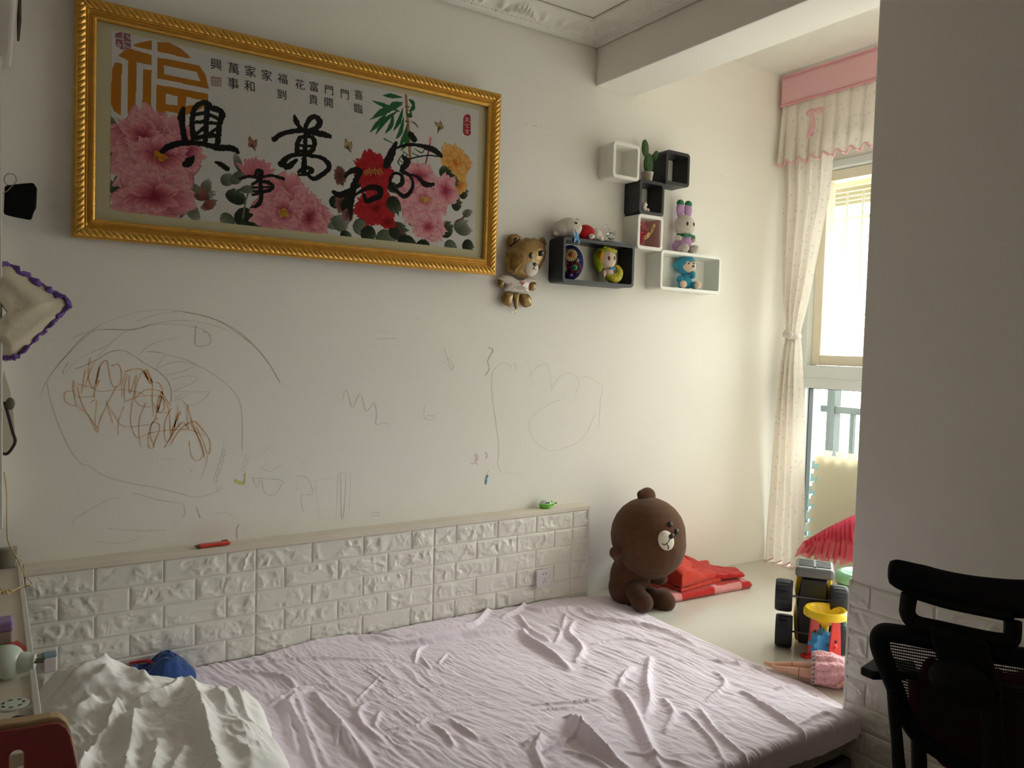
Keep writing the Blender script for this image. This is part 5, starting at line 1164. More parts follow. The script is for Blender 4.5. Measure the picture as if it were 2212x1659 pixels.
Lp = [(1693, 345), (1693, 520), (1695, 600), (1698, 690), (1697, 722), (1690, 780), (1676, 900), (1663, 1060), (1649, 1203)]
Rp = [(1797, 330), (1789, 420), (1770, 520), (1747, 640), (1729, 705), (1726, 722), (1729, 770), (1730, 900), (1729, 1000), (1728, 1206)]
Lw = np.array([wx(*p, CX) for p in Lp]); Rw = np.array([wx(*p, CX) for p in Rp])
zz = np.linspace(0.500, 2.70, 160); yl = np.minimum(np.interp(zz, Lw[::-1, 2], Lw[::-1, 1]), -0.008); yr = np.interp(zz, Rw[::-1, 2], Rw[::-1, 1])
sN = 130; s_ = np.linspace(0, 1, sN)[:, None]; Zt_ = zz[None, :]+0*s_
wd = (yl-yr)[None, :]; amp = 0.034*np.clip(1.35-wd/0.25*0.6, 0.5, 1)
zt_tie = wx(1712, 722, CX)[2]
pin = np.exp(-((Zt_-zt_tie)/0.10)**2)
ph = s_*2*PI*4.2+0.6*np.sin(Zt_*2.3)*(1-pin)
Xc = CX+amp*(np.sin(ph)+0.35*np.sin(2.1*ph+1))*(1-0.55*pin)
Yc_ = yl[None, :]*(1-s_)+yr[None, :]*s_
hem_ = 0.010*np.sin(ph)*np.exp(-(Zt_-0.5)/0.15)
q = MB(); q.grid(np.stack([Xc-CX, Yc_+0.1, Zt_-ZP-0.012+hem_], -1)); o = q.build('curtain_panel', M_cur, t); o.data.polygons.foreach_set('use_smooth', [True]*len(o.data.polygons))
q = MB(); q.tube([(Xc[i, 0]-CX, Yc_[i, 0]+0.1, zz[0]-ZP-0.012+hem_[i, 0]) for i in range(sN)], 0.004, 6); q.build('pink_hem', M_pink, o)
c = wx(1711, 724, CX); q = MB()
q.tube([(0.040*math.cos(a), (c.y+0.1)+0.034*math.sin(a), c.z-ZP-0.012+0.006*math.sin(a)-0.004*math.cos(a)) for a in np.linspace(0, 2*PI, 25)[:-1]], 0.013, 8, closed=True, flat=1.6)
q.ell((-0.045, c.y+0.085, c.z-ZP-0.010), (0.014, 0.022, 0.026)); q.build('tieback', M_cur, t)
PX = 3.265
tp = thing('curtain_pelmet', 'pleated sprigged curtain pelmet with pink band and bow over the window', 'pelmet', (PX, -0.9, 2.6))
z3, z2, z1 = wx(1704, 166, PX)[2], wx(1704, 227, PX)[2], wx(1700, 352, PX)[2]
ya, yb2 = -0.012, -2.93
def pel_path(n):
    s = np.linspace(0, 1, n); y = np.where(s < 0.04, ya-(s/0.04)*0.03, ya-0.03+(yb2-ya+0.03)*((s-0.04)/0.96)); x = np.where(s < 0.04, 0.10*(1-s/0.04)**1.2, 0)
    return x, y
n = 1000; x, y = pel_path(n)
lv = np.linspace(0, 1, 8)[None, :]
q = MB(); q.grid(np.stack([x[:, None]+0*lv-0.006, y[:, None]+0.9+0*lv, z2-2.6+(z3-z2)*lv+0.002*np.sin(y*20)[:, None]], -1)); band = q.build('pink_band', M_pink, tp, solid=0.006)
q = MB(); q.tube([(x[i]-0.012, y[i]+0.9, z2-2.6) for i in range(0, n, 2)], 0.005, 6); q.tube([(x[i]-0.010, y[i]+0.9, z3-2.6) for i in range(0, n, 2)], 0.004, 6); q.build('band_piping', mat('rose_piping', srgb(222, 148, 162), 0.8), band)
lv = np.linspace(0, 1, 20)[None, :]
saw = lambda v: v-np.floor(v)
pl_ = saw(-y/0.075+0.3)[:, None]
fold = 0.034*np.clip(1-pl_*1.0, 0, 1)**2.2*(0.5+0.75*(1-lv))
hemz = 0.012*np.sin(2*PI*(-y/0.075))[:, None]*(1-lv)
q = MB(); q.grid(np.stack([x[:, None]+0.004+fold-0.028*(1-lv)*1.0, y[:, None]+0.9+0*lv, z1-2.6+(z2-z1+0.01)*lv+hemz], -1)); vs = q.build('valance_skirt', M_cur, tp); vs.data.polygons.foreach_set('use_smooth', [True]*len(vs.data.polygons))
q = MB(); q.tube([(x[i]+0.004+fold[i, 0]-0.030, y[i]+0.9, z1-2.6+hemz[i, 0]) for i in range(n)], 0.0055, 6); q.build('pink_hem', M_pink, vs)
c = wx(1764, 238, PX-0.03); cy, cz = c.y+0.9, c.z-2.6
q = MB(); q.ell((-0.036, cy, cz), (0.010, 0.012, 0.012))
for s in (-1, 1):
    for k in range(3):
        a = 0.10+0.30*k; q.ell((-0.040-0.006*k, cy+s*0.027*math.cos(a), cz-0.027*math.sin(a)+0.004), (0.008, 0.030-0.004*k, 0.0085), rotm(-s*a, 0, 0), 0, 14, 10)
q.prism([(0.004, 0), (0.036, -0.150), (0.016, -0.128), (-0.006, -0.140), (-0.002, -0.06)], (-0.050, cy, cz), (0, 1, 0), (0.06, 0, 1), (1, 0, 0), 0.004)
q.prism([(-0.004, 0), (-0.022, -0.105), (0.004, -0.125), (0.016, -0.12), (0.006, -0.01)], (-0.056, cy, cz), (0, 1, 0), (0.1, 0, 1), (1, 0, 0), 0.004)
q.build('bow', M_pink, tp, fix=True)
q = MB(); q.tube([(0.06, -0.015+0.9, 2.70-2.6), (0.06, -2.92+0.9, 2.70-2.6)], 0.012, 10); q.build('curtain_rail', M_pvc, tp)
# ---------------------------------------------------------------- office chair, seen from behind
AZ = math.radians(55.0)
cF = np.array([math.sin(AZ), math.cos(AZ), 0.0]); cX = np.array([math.cos(AZ), -math.sin(AZ), 0.0])
d_ = ray(2060, 1400); O_ = CAM+d_/np.linalg.norm(d_)*1.62
chair_o = np.array([O_[0], O_[1], 0.0])
t = thing('office_chair', 'black mesh back office chair with headrest beside the brick papered pier', 'chair', tuple(chair_o), math.atan2(cX[1], cX[0]))
def cp(px, py, off=0.0):
    """sight line to the plane of the chair back, in the chair's own frame (x right, y forward, z up)"""
    d = ray(px, py); k = ((chair_o+cF*off-CAM)@cF)/(d@cF); P = CAM+d*k-chair_o
    return np.array([P@cX, off, P[2]])
z5 = lambda a, b: (1780+a/3.463, 1180+b/3.463)
M_blk = mat('black_plastic', (0.008, 0.008, 0.009), 0.6, 0.22); M_fab = mat('black_mesh_fabric', (0.012, 0.012, 0.014), 0.85, 0.2, bump=0.2, bscale=500)
def along(pts, off=0.0, bow=0.0):
    P = [cp(*z5(a, b), off) for a, b in pts]; return smooth_path(P, 6)
def strap(name, pts, r, m_, off=0.0, flat=0.6, parent=t, bow=0.0, n=14):
    P = along(pts, off)
    if bow: P = [p+np.array([0, bow*((p[0]-cen)/0.2)**2, 0]) for p in P]
    rs = np.interp(np.linspace(0, 1, len(P)), np.linspace(0, 1, len(r)), r) if hasattr(r, '__len__') else r
    q = MB(); q.tube(P, rs, n, flat=flat); return q.build(name, m_, parent)
cen = cp(*z5(1010, 600))[0]
# headrest pad: soft curved bar
P = [cp(*z5(a, b), 0.035) for a, b in ((480, 195), (560, 215), (700, 262), (860, 310), (1060, 352), (1290, 384), (1480, 400), (1660, 402), (1700, 396))]
P = smooth_path([p+np.array([0, 0.45*(p[0]-cen)**2*1.0, 0]) for p in P], 8); k = len(P)
rs = np.interp(np.linspace(0, 1, k), [0, 0.03, 0.10, 0.3, 0.8, 0.93, 0.98, 1], [0.010, 0.020, 0.026, 0.033, 0.034, 0.028, 0.02, 0.008])
q = MB()
for i in range(k-1): pass
V = []; F = []; nn = 20
for i, p in enumerate(P):
    for j in range(nn): a = 2*PI*j/nn; V.append(p+np.array([0, 0.55*rs[i]*math.cos(a), 1.0*rs[i]*math.sin(a)]))
for i in range(k-1):
    for j in range(nn): F.append((i*nn+j, i*nn+(j+1) % nn, (i+1)*nn+(j+1) % nn, (i+1)*nn+j))
F += [tuple(range(nn))[::-1], tuple((k-1)*nn+j for j in range(nn))]
q.add(V, F); hrp = q.build('headrest', M_fab, t, fix=True)
strap('headrest_frame', [(640, 360), (626, 440), (628, 510), (690, 575), (850, 612), (1100, 668), (1300, 706), (1390, 704), (1410, 650), (1412, 560)], [0.014, 0.0135, 0.0135, 0.0145, 0.0145, 0.0145, 0.0145, 0.0145, 0.014, 0.014], M_blk, 0.02, 0.8)
strap('headrest_bracket', [(640, 350), (900, 424), (1150, 478), (1412, 535)], [0.011, 0.013, 0.013, 0.011], M_blk, 0.025, 0.7)
q = MB(); A_ = [(790, 590), (1235, 720), (1330, 1130), (905, 900)]
pts = [cp(*z5(*a), 0.0) for a in ((775, 590), (1000, 650), (1240, 735), (1262, 860), (1320, 1040), (1325, 1120), (1200, 1130), (1040, 1115), (960, 1070), (905, 1000), (860, 880), (820, 760))]
q.prism([(p[0], p[2]) for p in pts], (0, -0.012, 0), (1, 0, 0), (0, 0, 1), (0, 1, 0), 0.035); q.build('neck', M_blk, t, smooth=False, bevel=0.010, seg=3, fix=True)
q = MB(); c = cp(*z5(1070, 1000)); q.ell(c+np.array([-0.012, -0.02, 0.0]), (0.052, 0.026, 0.036), rotm(0, 0.35, 0)); q.build('height_knob', M_blk, t)
strap('back_spine', [(1230, 1110), (1255, 1300), (1262, 1500), (1268, 1700), (1270, 1900)], [0.018, 0.016, 0.016, 0.018, 0.022], M_blk, -0.012, 0.6)
# back frame loop
strap('back_frame', [(1700, 850), (1500, 828), (1240, 790), (1000, 735), (760, 690), (560, 655), (440, 650), (415, 730), (450, 850), (520, 1030), (575, 1180), (640, 1330), (730, 1440), (900, 1560), (1060, 1660), (1250, 1740), (1500, 1780)], [0.020, 0.021, 0.022, 0.023, 0.023, 0.022, 0.022, 0.023, 0.022, 0.021, 0.020, 0.019, 0.019, 0.019, 0.019, 0.019, 0.019], M_fab, 0.03, 0.75)
strap('back_frame', [(1700, 850), (1900, 900), (2010, 1000), (2010, 1200), (1950, 1450), (1800, 1650), (1500, 1780)], 0.019, M_fab, 0.03, 0.75)
strap('frame_post', [(505, 1080), (525, 1250), (545, 1450), (560, 1640), (600, 1850)], [0.008, 0.010, 0.010, 0.011, 0.013], M_blk, 0.0, 0.8)
# mesh panel
mm_ = bpy.data.materials.new('chair_mesh'); mm_.use_nodes = True; t_ = mm_.node_tree; bs = t_.nodes['Principled BSDF']; bs.inputs['Base Color'].default_value = (0.012, 0.012, 0.014, 1); bs.inputs['Roughness'].default_value = 0.8
tcn = t_.nodes.new('ShaderNodeTexCoord'); wv = t_.nodes.new('ShaderNodeTexWave'); wv.bands_direction = 'Z'; wv.inputs['Scale'].default_value = 62
mp = t_.nodes.new('ShaderNodeMapping'); mp.inputs['Rotation'].default_value = (0, 0.0, 0); t_.links.new(tcn.outputs['Object'], mp.inputs[0]); t_.links.new(mp.outputs[0], wv.inputs['Vector'])
wv2 = t_.nodes.new('ShaderNodeTexWave'); wv2.bands_direction = 'X'; wv2.inputs['Scale'].default_value = 90; t_.links.new(tcn.outputs['Object'], wv2.inputs['Vector'])
g1 = t_.nodes.new('ShaderNodeMath'); g1.operation = 'GREATER_THAN'; g1.inputs[1].default_value = 0.58; t_.links.new(wv.outputs['Fac'], g1.inputs[0])
g2 = t_.nodes.new('ShaderNodeMath'); g2.operation = 'LESS_THAN'; g2.inputs[1].default_value = 0.86; t_.links.new(wv2.outputs['Fac'], g2.inputs[0])
g3 = t_.nodes.new('ShaderNodeMath'); g3.operation = 'MULTIPLY'; t_.links.new(g1.outputs[0], g3.inputs[0]); t_.links.new(g2.outputs[0], g3.inputs[1])
tr = t_.nodes.new('ShaderNodeBsdfTransparent'); ms = t_.nodes.new('ShaderNodeMixShader'); t_.links.new(g3.outputs[0], ms.inputs[0]); t_.links.new(bs.outputs[0], ms.inputs[1]); t_.links.new(tr.outputs[0], ms.inputs[2]); t_.links.new(ms.outputs[0], t_.nodes['Material Output'].inputs[0])
top = [cp(*z5(a, b), 0.03) for a, b in ((440, 660), (700, 690), (1240, 800), (1700, 860), (2000, 960))]; bot = [cp(*z5(a, b), 0.03) for a, b in ((650, 1340), (900, 1560), (1250, 1740), (1600, 1760), (1900, 1560))]
f = np.linspace(0, 1, 40); ip = lambda A: np.stack([np.interp(f, np.linspace(0, 1, len(A)), np.array(A)[:, i]) for i in range(3)], -1); T_, B_ = ip(top), ip(bot); v = np.linspace(0, 1, 30)[None, :, None]
P = T_[:, None]*(1-v)+B_[:, None]*v; P[..., 1] -= 0.02*np.sin(PI*v[..., 0])*np.sin(PI*f)[:, None]
q = MB(); q.grid(P); q.build('mesh_panel', mm_, t)
# arm pads, seat, column and base
zpad = cp(1858, 1440, 0.06)[2]
for s in (0, 1):
    pass
    q = MB()
    PL = []
    for a_, b_ in ((1858, 1440), (1889, 1419), (1975, 1426), (1985, 1452), (1886, 1452)):
        d = ray(a_, b_); P = CAM+d*((zpad-CAM[2])/d[2])-chair_o; PL.append(((P@cX) if s == 0 else 2*cen-(P@cX)+0.04, P@cF))
    q.prism(PL, (0, 0, zpad-0.016), (1, 0, 0), (0, 1, 0), (0, 0, 1), 0.016)
    a_ = q.build('arm_pad', M_blk, t, smooth=False, bevel=0.004, seg=2, fix=True)
    x1_ = PL[2][0]; y1_ = PL[2][1]-0.02
    q = MB(); q.tube(smooth_path([(x1_, y1_, zpad-0.014), (x1_+(0.01 if s == 0 else -0.01), y1_, zpad-0.12), (x1_+(0.05 if s == 0 else -0.05), 0.20, 0.44), (cen, 0.22, 0.41)], 5), 0.014, 10); q.build('arm_support', M_blk, t)
zs = 0.42
q = MB(); q.box((cen, 0.27, zs), (0.47, 0.46, 0.06)); q.build('seat', M_fab, t, smooth=False, bevel=0.025, seg=3)
q = MB(); q.tube([(cen, 0.25, 0.10), (cen, 0.25, zs-0.03)], 0.028, 16); q.build('gas_column', M_blk, t)
q = MB(); q.box((cen, 0.16, zs-0.05), (0.12, 0.34, 0.035)); q.tube([(1*cen, -0.02, zs-0.05), (cp(*z5(1270, 1900))[0], -0.012, zs-0.02)], 0.02, 10); q.build('tilt_mechanism', M_blk, t)
for k in range(5):
    a = 2*PI*k/5+0.3; e = (cen+0.29*math.cos(a), 0.25+0.29*math.sin(a))
    q = MB(); q.tube([(cen, 0.25, 0.115), (*e, 0.078)], [0.026, 0.016], 10); l_ = q.build('base_leg', M_blk, t)
    q = MB(); q.tube([(e[0]-0.018*math.sin(a), e[1]+0.018*math.cos(a), 0.031), (e[0]+0.018*math.sin(a), e[1]-0.018*math.cos(a), 0.031)], 0.030, 16); q.tube([(*e, 0.05), (*e, 0.08)], 0.008, 8); q.build('caster', M_blk, l_)

# red clothes heaped on the seat behind the mesh
M_rcl = mat('dark_red_cloth', srgb(92, 14, 34), 0.9, 0.1, vary=0.25, vscale=14); 
def heap(name, ells, m_, label, vox=0.012):
    q = MB()
    for c_, r_ in ells:
        w_ = chair_o+cX*c_[0]+cF*c_[1]+np.array([0, 0, c_[2]]); q.ell(w_-chair_o, r_)
    o = q.build(name, m_, None, remesh=vox); o.location = tuple(chair_o)
    tx = bpy.data.textures.new(name, 'CLOUDS'); tx.noise_scale = 0.07
    dm = o.modifiers.new('d', 'DISPLACE'); dm.texture = tx; dm.strength = 0.012; dm.texture_coords = 'GLOBAL'
    return tag(o, label, 'clothing')
def hp(a, b, off): return tuple(cp(*z5(a, b), off))
heap('clothes_heap', [(hp(800, 940, 0.10), (0.024, 0.02, 0.035)), (hp(770, 1010, 0.10), (0.028, 0.02, 0.025)), (hp(715, 1080, 0.10), (0.016, 0.02, 0.04)), (hp(740, 1200, 0.105), (0.028, 0.025, 0.05)), (hp(850, 1280, 0.11), (0.04, 0.03, 0.025)), (hp(990, 1200, 0.11), (0.022, 0.025, 0.04)), (hp(1020, 1470, 0.12), (0.07, 0.04, 0.05)), (hp(1270, 1250, 0.11), (0.022, 0.022, 0.09)), (hp(1300, 1480, 0.12), (0.10, 0.05, 0.06)), (hp(1450, 1120, 0.12), (0.06, 0.03, 0.045)), (hp(1520, 1300, 0.12), (0.03, 0.03, 0.06)), (hp(1500, 1480, 0.12), (0.10, 0.05, 0.06)), ((cen+0.05, 0.20, zs+0.15), (0.12, 0.08, 0.12)), ((cen+0.04, 0.17, zs+0.26), (0.10, 0.05, 0.08))], M_rcl, 'heap of dark red clothes on the office chair seat, seen through its mesh back', 0.010)
# ---------------------------------------------------------------- left edge: desk, wall rack and what hangs there
M_white = mat('white_board', (0.66, 0.63, 0.57), 0.45, 0.4, vary=0.03)
DZ = 0.915
t = thing('side_desk', 'cream side desk at the left with small things on its top', 'desk', (-0.6, -0.55, 0))
q = MB(); q.span((-0.62, 0.535, DZ-0.025), (0.405, -0.72, DZ)); q.build('desk_top', M_ledge, t, smooth=False, bevel=0.003)
q = MB(); q.span((0.394, 0.535, DZ-0.03), (0.407, -0.72, DZ+0.005)); q.build('edge_strip', M_white, t, smooth=False, bevel=0.002)
for x0_, x1_ in ((-0.6, -0.575), (0.02, 0.045)): q = MB(); q.span((x0_, 0.52, 0), (x1_, -0.70, DZ-0.026)); q.build('side_panel', M_white, t, smooth=False, bevel=0.002)
t = thing('wall_rack', 'white wall rack with upright side board and deep top shelf at the left edge', 'rack', (-0.25, 0, 1.06))
q = MB(); q.span((-0.010, -0.12, 0), (0.008, -0.003, 1.35)); q.build('side_board', M_white, t, smooth=False, bevel=0.003)
q = MB(); q.span((-0.75, -0.60, 1.35), (0.034, -0.003, 1.47)); q.build('top_shelf', M_white, t, smooth=False, bevel=0.012, seg=3)
q = MB(); q.span((-0.75, -0.12, 0.4), (-0.012, -0.003, 0.42)); q.build('rack_shelf', M_white, t, smooth=False, bevel=0.002)
p = wy(44, 10, -0.28); q = MB(); q.box((p.x+0.25-0.003, -0.28, 1.41), (0.006, 0.16, 0.07)); q.build('brown_edge', mat('worn_brown_edge', srgb(92, 66, 44), 0.7), t, smooth=False)

def wp(px, py, y): return np.array(wy(px, py, y))
# black cloth on a wire hanger
t = thing('black_cloth', 'black folded cloth hanging on a wire loop beside the white rack', 'cloth', tuple(wp(40, 435, -0.07)))
o_ = wp(40, 435, -0.07)
O = [(10, 402), (40, 398), (50, 397), (66, 396), (72, 395), (80, 408), (79, 430), (78, 452), (74, 456), (68, 475), (30, 468), (8, 462)]
P = [wp(a, b, -0.07)-o_ for a, b in O]
q = MB(); q.prism([(p[0], p[2]) for p in P], (0, -0.012, 0), (1, 0, 0), (0, 0, 1), (0, 1, 0), 0.03); q.build('folded_cloth', mat('black_fleece', (0.010, 0.010, 0.010), 0.95, 0.1, bump=0.6, bscale=120), t, smooth=False, bevel=0.006, seg=3, fix=True)
q = MB(); q.tube([wp(22+13*math.cos(a), 388+13*math.sin(a)*1.0, -0.06)-o_ for a in np.linspace(0, 2*PI, 25)[:-1]], 0.0012, 6, closed=True)
q.tube([wp(*p, -0.088)-o_ for p in ((6, 418), (16, 412), (30, 398), (36, 390))], 0.0012, 6); q.build('wire_loop', mat('grey_wire', srgb(150, 142, 128), 0.4, metal=0.4), t)

# pale cushion with purple ruffle hanging corner outwards
t = thing('cushion', 'pale cushion with a purple ruffled edge hanging beside the white rack', 'cushion', tuple(wp(60, 670, -0.09)))
o_ = wp(60, 670, -0.09)
C4 = [wp(-120, 520, -0.09)-o_, wp(12, 571, -0.09)-o_, wp(146, 655, -0.09)-o_, wp(30, 771, -0.09)-o_, wp(-80, 860, -0.09)-o_]
ol = smooth_path([wp(-60, 560, -0.09)-o_, wp(12, 571, -0.09)-o_, wp(70, 605, -0.09)-o_, wp(118, 633, -0.09)-o_, wp(143, 648, -0.09)-o_, wp(145, 664, -0.09)-o_, wp(120, 690, -0.09)-o_, wp(80, 730, -0.09)-o_, wp(36, 768, -0.09)-o_, wp(10, 772, -0.09)-o_, wp(-60, 750, -0.09)-o_], 8)
A_ = np.array(ol); cc = np.array([wp(15, 675, -0.09)-o_])[0]; k = len(A_); V = []; F = []; n = 14
for side in (-1, 1):
    for i in range(n+1):
        f = i/n
        for j in range(k):
            p = cc+(A_[j]-cc)*f; h = 0.045*(1-f**2.4)+0.010*math.sin(9*f+j*0.12)*(1-f)*f*f*3; V.append(p+np.array([0, side*h, 0]))
L = (n+1)*k
for s_ in (0, 1):
    for i in range(n):
        for j in range(k-1): q_ = (s_*L+i*k+j, s_*L+i*k+j+1, s_*L+(i+1)*k+j+1, s_*L+(i+1)*k+j); F.append(q_ if s_ else q_[::-1])
q = MB(); q.add(V, F); q.build('cushion_body', mat('pale_linen', srgb(206, 196, 174), 0.9, 0.1, bump=0.15, bscale=60), t, fix=True)
ruf = [A_[i]+np.array([0.004*math.sin(i*1.9), 0.006*math.cos(i*1.3), 0.004*math.cos(i*2.3)]) for i in range(k)]
q = MB(); q.tube(ruf, [0.0035+0.0035*abs(math.sin(i*0.8)) for i in range(k)], 7, flat=1.6); q.build('ruffle', mat('purple_ruffle', srgb(108, 78, 150), 0.85), t)

# clear bag with dark binding
t = thing('clear_bag', 'clear zip bag with dark binding hanging low beside the white rack', 'bag', tuple(wp(20, 900, -0.08)))
o_ = wp(20, 900, -0.08)
O = [(8, 800), (22, 845), (28, 880), (31, 920), (33, 950), (26, 968), (14, 980), (2, 980), (-10, 900)]
q = MB(); q.prism([(p[0], p[2]) for p in (wp(a, b, -0.08)-o_ for a, b in O)], (0, -0.006, 0), (1, 0, 0), (0, 0, 1), (0, 1, 0), 0.012); q.build('bag_sheet', clear_mat('bag_film', (0.82, 0.80, 0.74), 0.10, 0.2), t, smooth=False, fix=True)
q = MB(); q.tube(smooth_path([wp(a, b, -0.088)-o_ for a, b in ((10, 868), (20, 905), (28, 935), (33, 952), (27, 967), (16, 980), (6, 980))], 6), 0.0042, 8); q.build('binding', mat('dark_binding', srgb(44, 32, 36), 0.7), t)
q = MB(); q.ell(wp(22, 872, -0.09)-o_, (0.012, 0.008, 0.018)); q.build('knot', mat('grey_green_cord', srgb(96, 92, 78), 0.8), t)
o = MB(); o.ell(wp(13, 777, -0.08), (0.006, 0.004, 0.006)); o = o.build('hook', mat('pale_blue_plastic', srgb(140, 178, 182), 0.4), None); tag(o, 'tiny pale blue adhesive hook under the pale cushion', 'hook')

# things on the desk
def dz(px, py, h=0.0): return np.array(wz(px, py, DZ+h))
p = dz(12, 1222); t = thing('cup', 'grey translucent cup at the back corner of the side desk', 'cup', (p[0]-0.005, p[1]+0.0, DZ))
q = MB(); q.lathe([(0.001, 0), (0.036, 0), (0.041, 0.058), (0.039, 0.058), (0.034, 0.004), (0.001, 0.004)], n=32, cap=False); q.build('cup_wall', mat('frosted_grey', srgb(122, 116, 100), 0.35, 0.5, alpha=0.92), t)
q = MB(); q.lathe([(0.034, 0.050), (0.0405, 0.056), (0.0405, 0.062), (0.030, 0.062)], n=32); q.build('rim', mat('grey_rim', srgb(140, 132, 116), 0.4), t)
o_ = dz(42, 1212, 0.03); t = thing('power_cord', 'thin yellowed power cord running down to a tied bundle on the side desk', 'cord', tuple(o_))
cpts = [wp(9, 1020, -0.05), wp(14, 1060, -0.05), wp(15, 1120, -0.05), wp(17, 1165, -0.055), wp(28, 1190, -0.07), wp(40, 1212, -0.09), wp(56, 1245, -0.10), dz(70, 1264, 0.006), dz(50, 1266, 0.008), dz(32, 1274, 0.012), dz(15, 1283, 0.014)]
q = MB(); q.tube([a-o_ for a in smooth_path(cpts, 6)], 0.0022, 8); q.build('cord_run', mat('yellowed_cord', srgb(196, 170, 124), 0.5), t)
q = MB(); bc_ = dz(6, 1282, 0.012)-o_
for k in range(12):
    a = rnd.uniform(0, 2*PI); l = rnd.uniform(0.012, 0.03); d = np.array([math.cos(a), math.sin(a)*1.2, 0.25*rnd.random()]); q.tube(smooth_path([bc_, bc_+d*l*0.7+np.array([0, 0, 0.006]), bc_+d*l], 4), 0.0022, 6)
q.build('cord_bundle', MATS['yellowed_cord'], t)
pg = dz(43, 1214, 0.03)-o_; q = MB(); q.box(pg, (0.014, 0.010, 0.022), rotm(0, 0.25, 0)); q.build('cord_label', mat('white_label', srgb(216, 208, 196), 0.6), t, smooth=False, bevel=0.002)
p = dz(15, 1393); t = thing('storage_box', 'small clear box with a purple lid on the side desk', 'box', (p[0]-0.022, p[1]+0.03, DZ))
q = MB(); q.box((0, 0, 0.014), (0.066, 0.05, 0.028)); q.build('clear_base', mat('clear_plastic', srgb(180, 166, 158), 0.25, 0.5, alpha=0.75), t, smooth=False, bevel=0.004)
q = MB(); q.box((0, 0, 0.040), (0.070, 0.054, 0.024)); q.build('lid', mat('purple_plastic', srgb(150, 126, 176), 0.4), t, smooth=False, bevel=0.006, seg=3)
q = MB(); q.box((-0.012, -0.026, 0.012), (0.03, 0.002, 0.014)); q.build('red_content', mat('red_content', srgb(176, 60, 56), 0.5), t, smooth=False)
q = MB(); P = [dz(-30, 1412), dz(38, 1386), dz(68, 1408), dz(44, 1416), dz(-10, 1432)]; o_ = P[1]
q.prism([((a-o_)[0], (a-o_)[1]) for a in P], (0, 0, 0.001), (1, 0, 0), (0, 1, 0), (0, 0, 1), 0.002); o = q.build('red_card', mat('red_card', srgb(204, 72, 62), 0.5), None, smooth=False, fix=True); o.location = tuple(o_)
tag(o, 'red printed card lying on the side desk behind the round white heater', 'card')
q = MB()
for y, l in ((1400, 26), (1405, 22), (1412, 20)): a = dz(14, y, 0.0034)-o_; b_ = dz(14+l, y-2, 0.0034)-o_; q.tube([a, b_], 0.0007, 4)
q.build('card_print', mat('pale_print', srgb(226, 150, 140), 0.6), o)
def heater(name, label, loc, rz, s, prongs=True):
    t = thing(name, label, 'plug-in heater', loc, rz); t.scale = (s, s, s); return t
p = dz(24, 1468)
t = heater('mosquito_heater', 'white and green plug-in mosquito heater lying on the side desk, prongs to the right', (p[0]-0.005, p[1]+0.005, DZ), math.radians(-14), 1.0)
M_hw = mat('glossy_white_plastic', srgb(206, 216, 204), 0.25, 0.5); M_hg = mat('lime_plastic', srgb(104, 190, 50), 0.3, 0.5)
Rh = aim((0.75, -0.45, 0.25))
q = MB(); q.ell((0, 0, 0.036), (0.035, 0.035, 0.026), Rh, 0, 30, 16); q.build('dome', M_hw, t)
q = MB(); q.ell((-0.014, 0.008, 0.034), (0.0335, 0.0335, 0.020), Rh, 0, 30, 14); q.build('green_back', M_hg, t)
Rx = aim((1, 0, 0)); q = MB(); q.lathe([(0.001, 0), (0.022, 0), (0.020, 0.018), (0.016, 0.024), (0.016, 0.030), (0.001, 0.030)], (0.018, 0.002, 0.032), Rx, 24); q.build('plug_collar', M_hw, t)
for y in (-0.0065, 0.0065): q = MB(); q.box((0.056, 0.002+y, 0.032), (0.018, 0.002, 0.005)); q.build('prong', mat('dull_steel', srgb(120, 112, 96), 0.4, metal=0.6), t, smooth=False)
f_ = Rh@np.array([0.006, -0.004, 0.0262])+np.array([0, 0, 0.036]); q = MB(); q.ell(f_, (0.0062, 0.0055, 0.002), Rh); q.build('vent_hole', M_eye, t)
q = MB(); q.lathe([(0.007, 0), (0.0085, 0.001), (0.007, 0.002)], f_, Rh, 20); q.build('vent_ring', M_hw, t)
p = dz(28, 1524); t = thing('slotted_disc', 'flat white disc with a ring of dark slots on the side desk', 'disc', (p[0], p[1], DZ))
q = MB(); q.lathe([(0.001, 0.0), (0.027, 0.0), (0.028, 0.002), (0.026, 0.004), (0.012, 0.0045), (0.001, 0.0045)], n=36); q.build('disc', M_hw, t)
for k in range(7): a = 2*PI*k/7; q = MB(); q.ell((0.0175*math.cos(a), 0.0175*math.sin(a), 0.0044), (0.0046, 0.0028, 0.0006), rotm(0, 0, a+PI/2), 0, 10, 5); q.build('slot', mat('dark_slot', srgb(70, 62, 52), 0.7), t)
P = [dz(42, 1534), dz(84, 1528), dz(88, 1550), dz(44, 1556)]; o_ = P[0]
q = MB(); q.prism([((a-o_)[0], (a-o_)[1]) for a in P], (0, 0, 0.0005), (1, 0, 0), (0, 1, 0), (0, 0, 1), 0.0012); o = q.build('clear_sleeve', mat('hazy_film', srgb(172, 168, 152), 0.15, 0.5, alpha=0.6), None, smooth=False, fix=True); o.location = tuple(o_)
tag(o, 'clear plastic sleeve lying at the front of the side desk', 'sleeve')
o_ = dz(30, 1558); q = MB(); q.tube([a-o_ for a in smooth_path([dz(-10, 1580, 0.01), dz(16, 1566, 0.012), dz(34, 1553, 0.012), dz(52, 1552, 0.008)], 5)], [0.007]*10+[0.009]*6, 10, flat=0.6); o = q.build('black_strap', mat('black_rubber', (0.012, 0.012, 0.013), 0.5), None); o.location = tuple(o_)
tag(o, 'short black rubber strap on the side desk behind the red chair', 'strap')

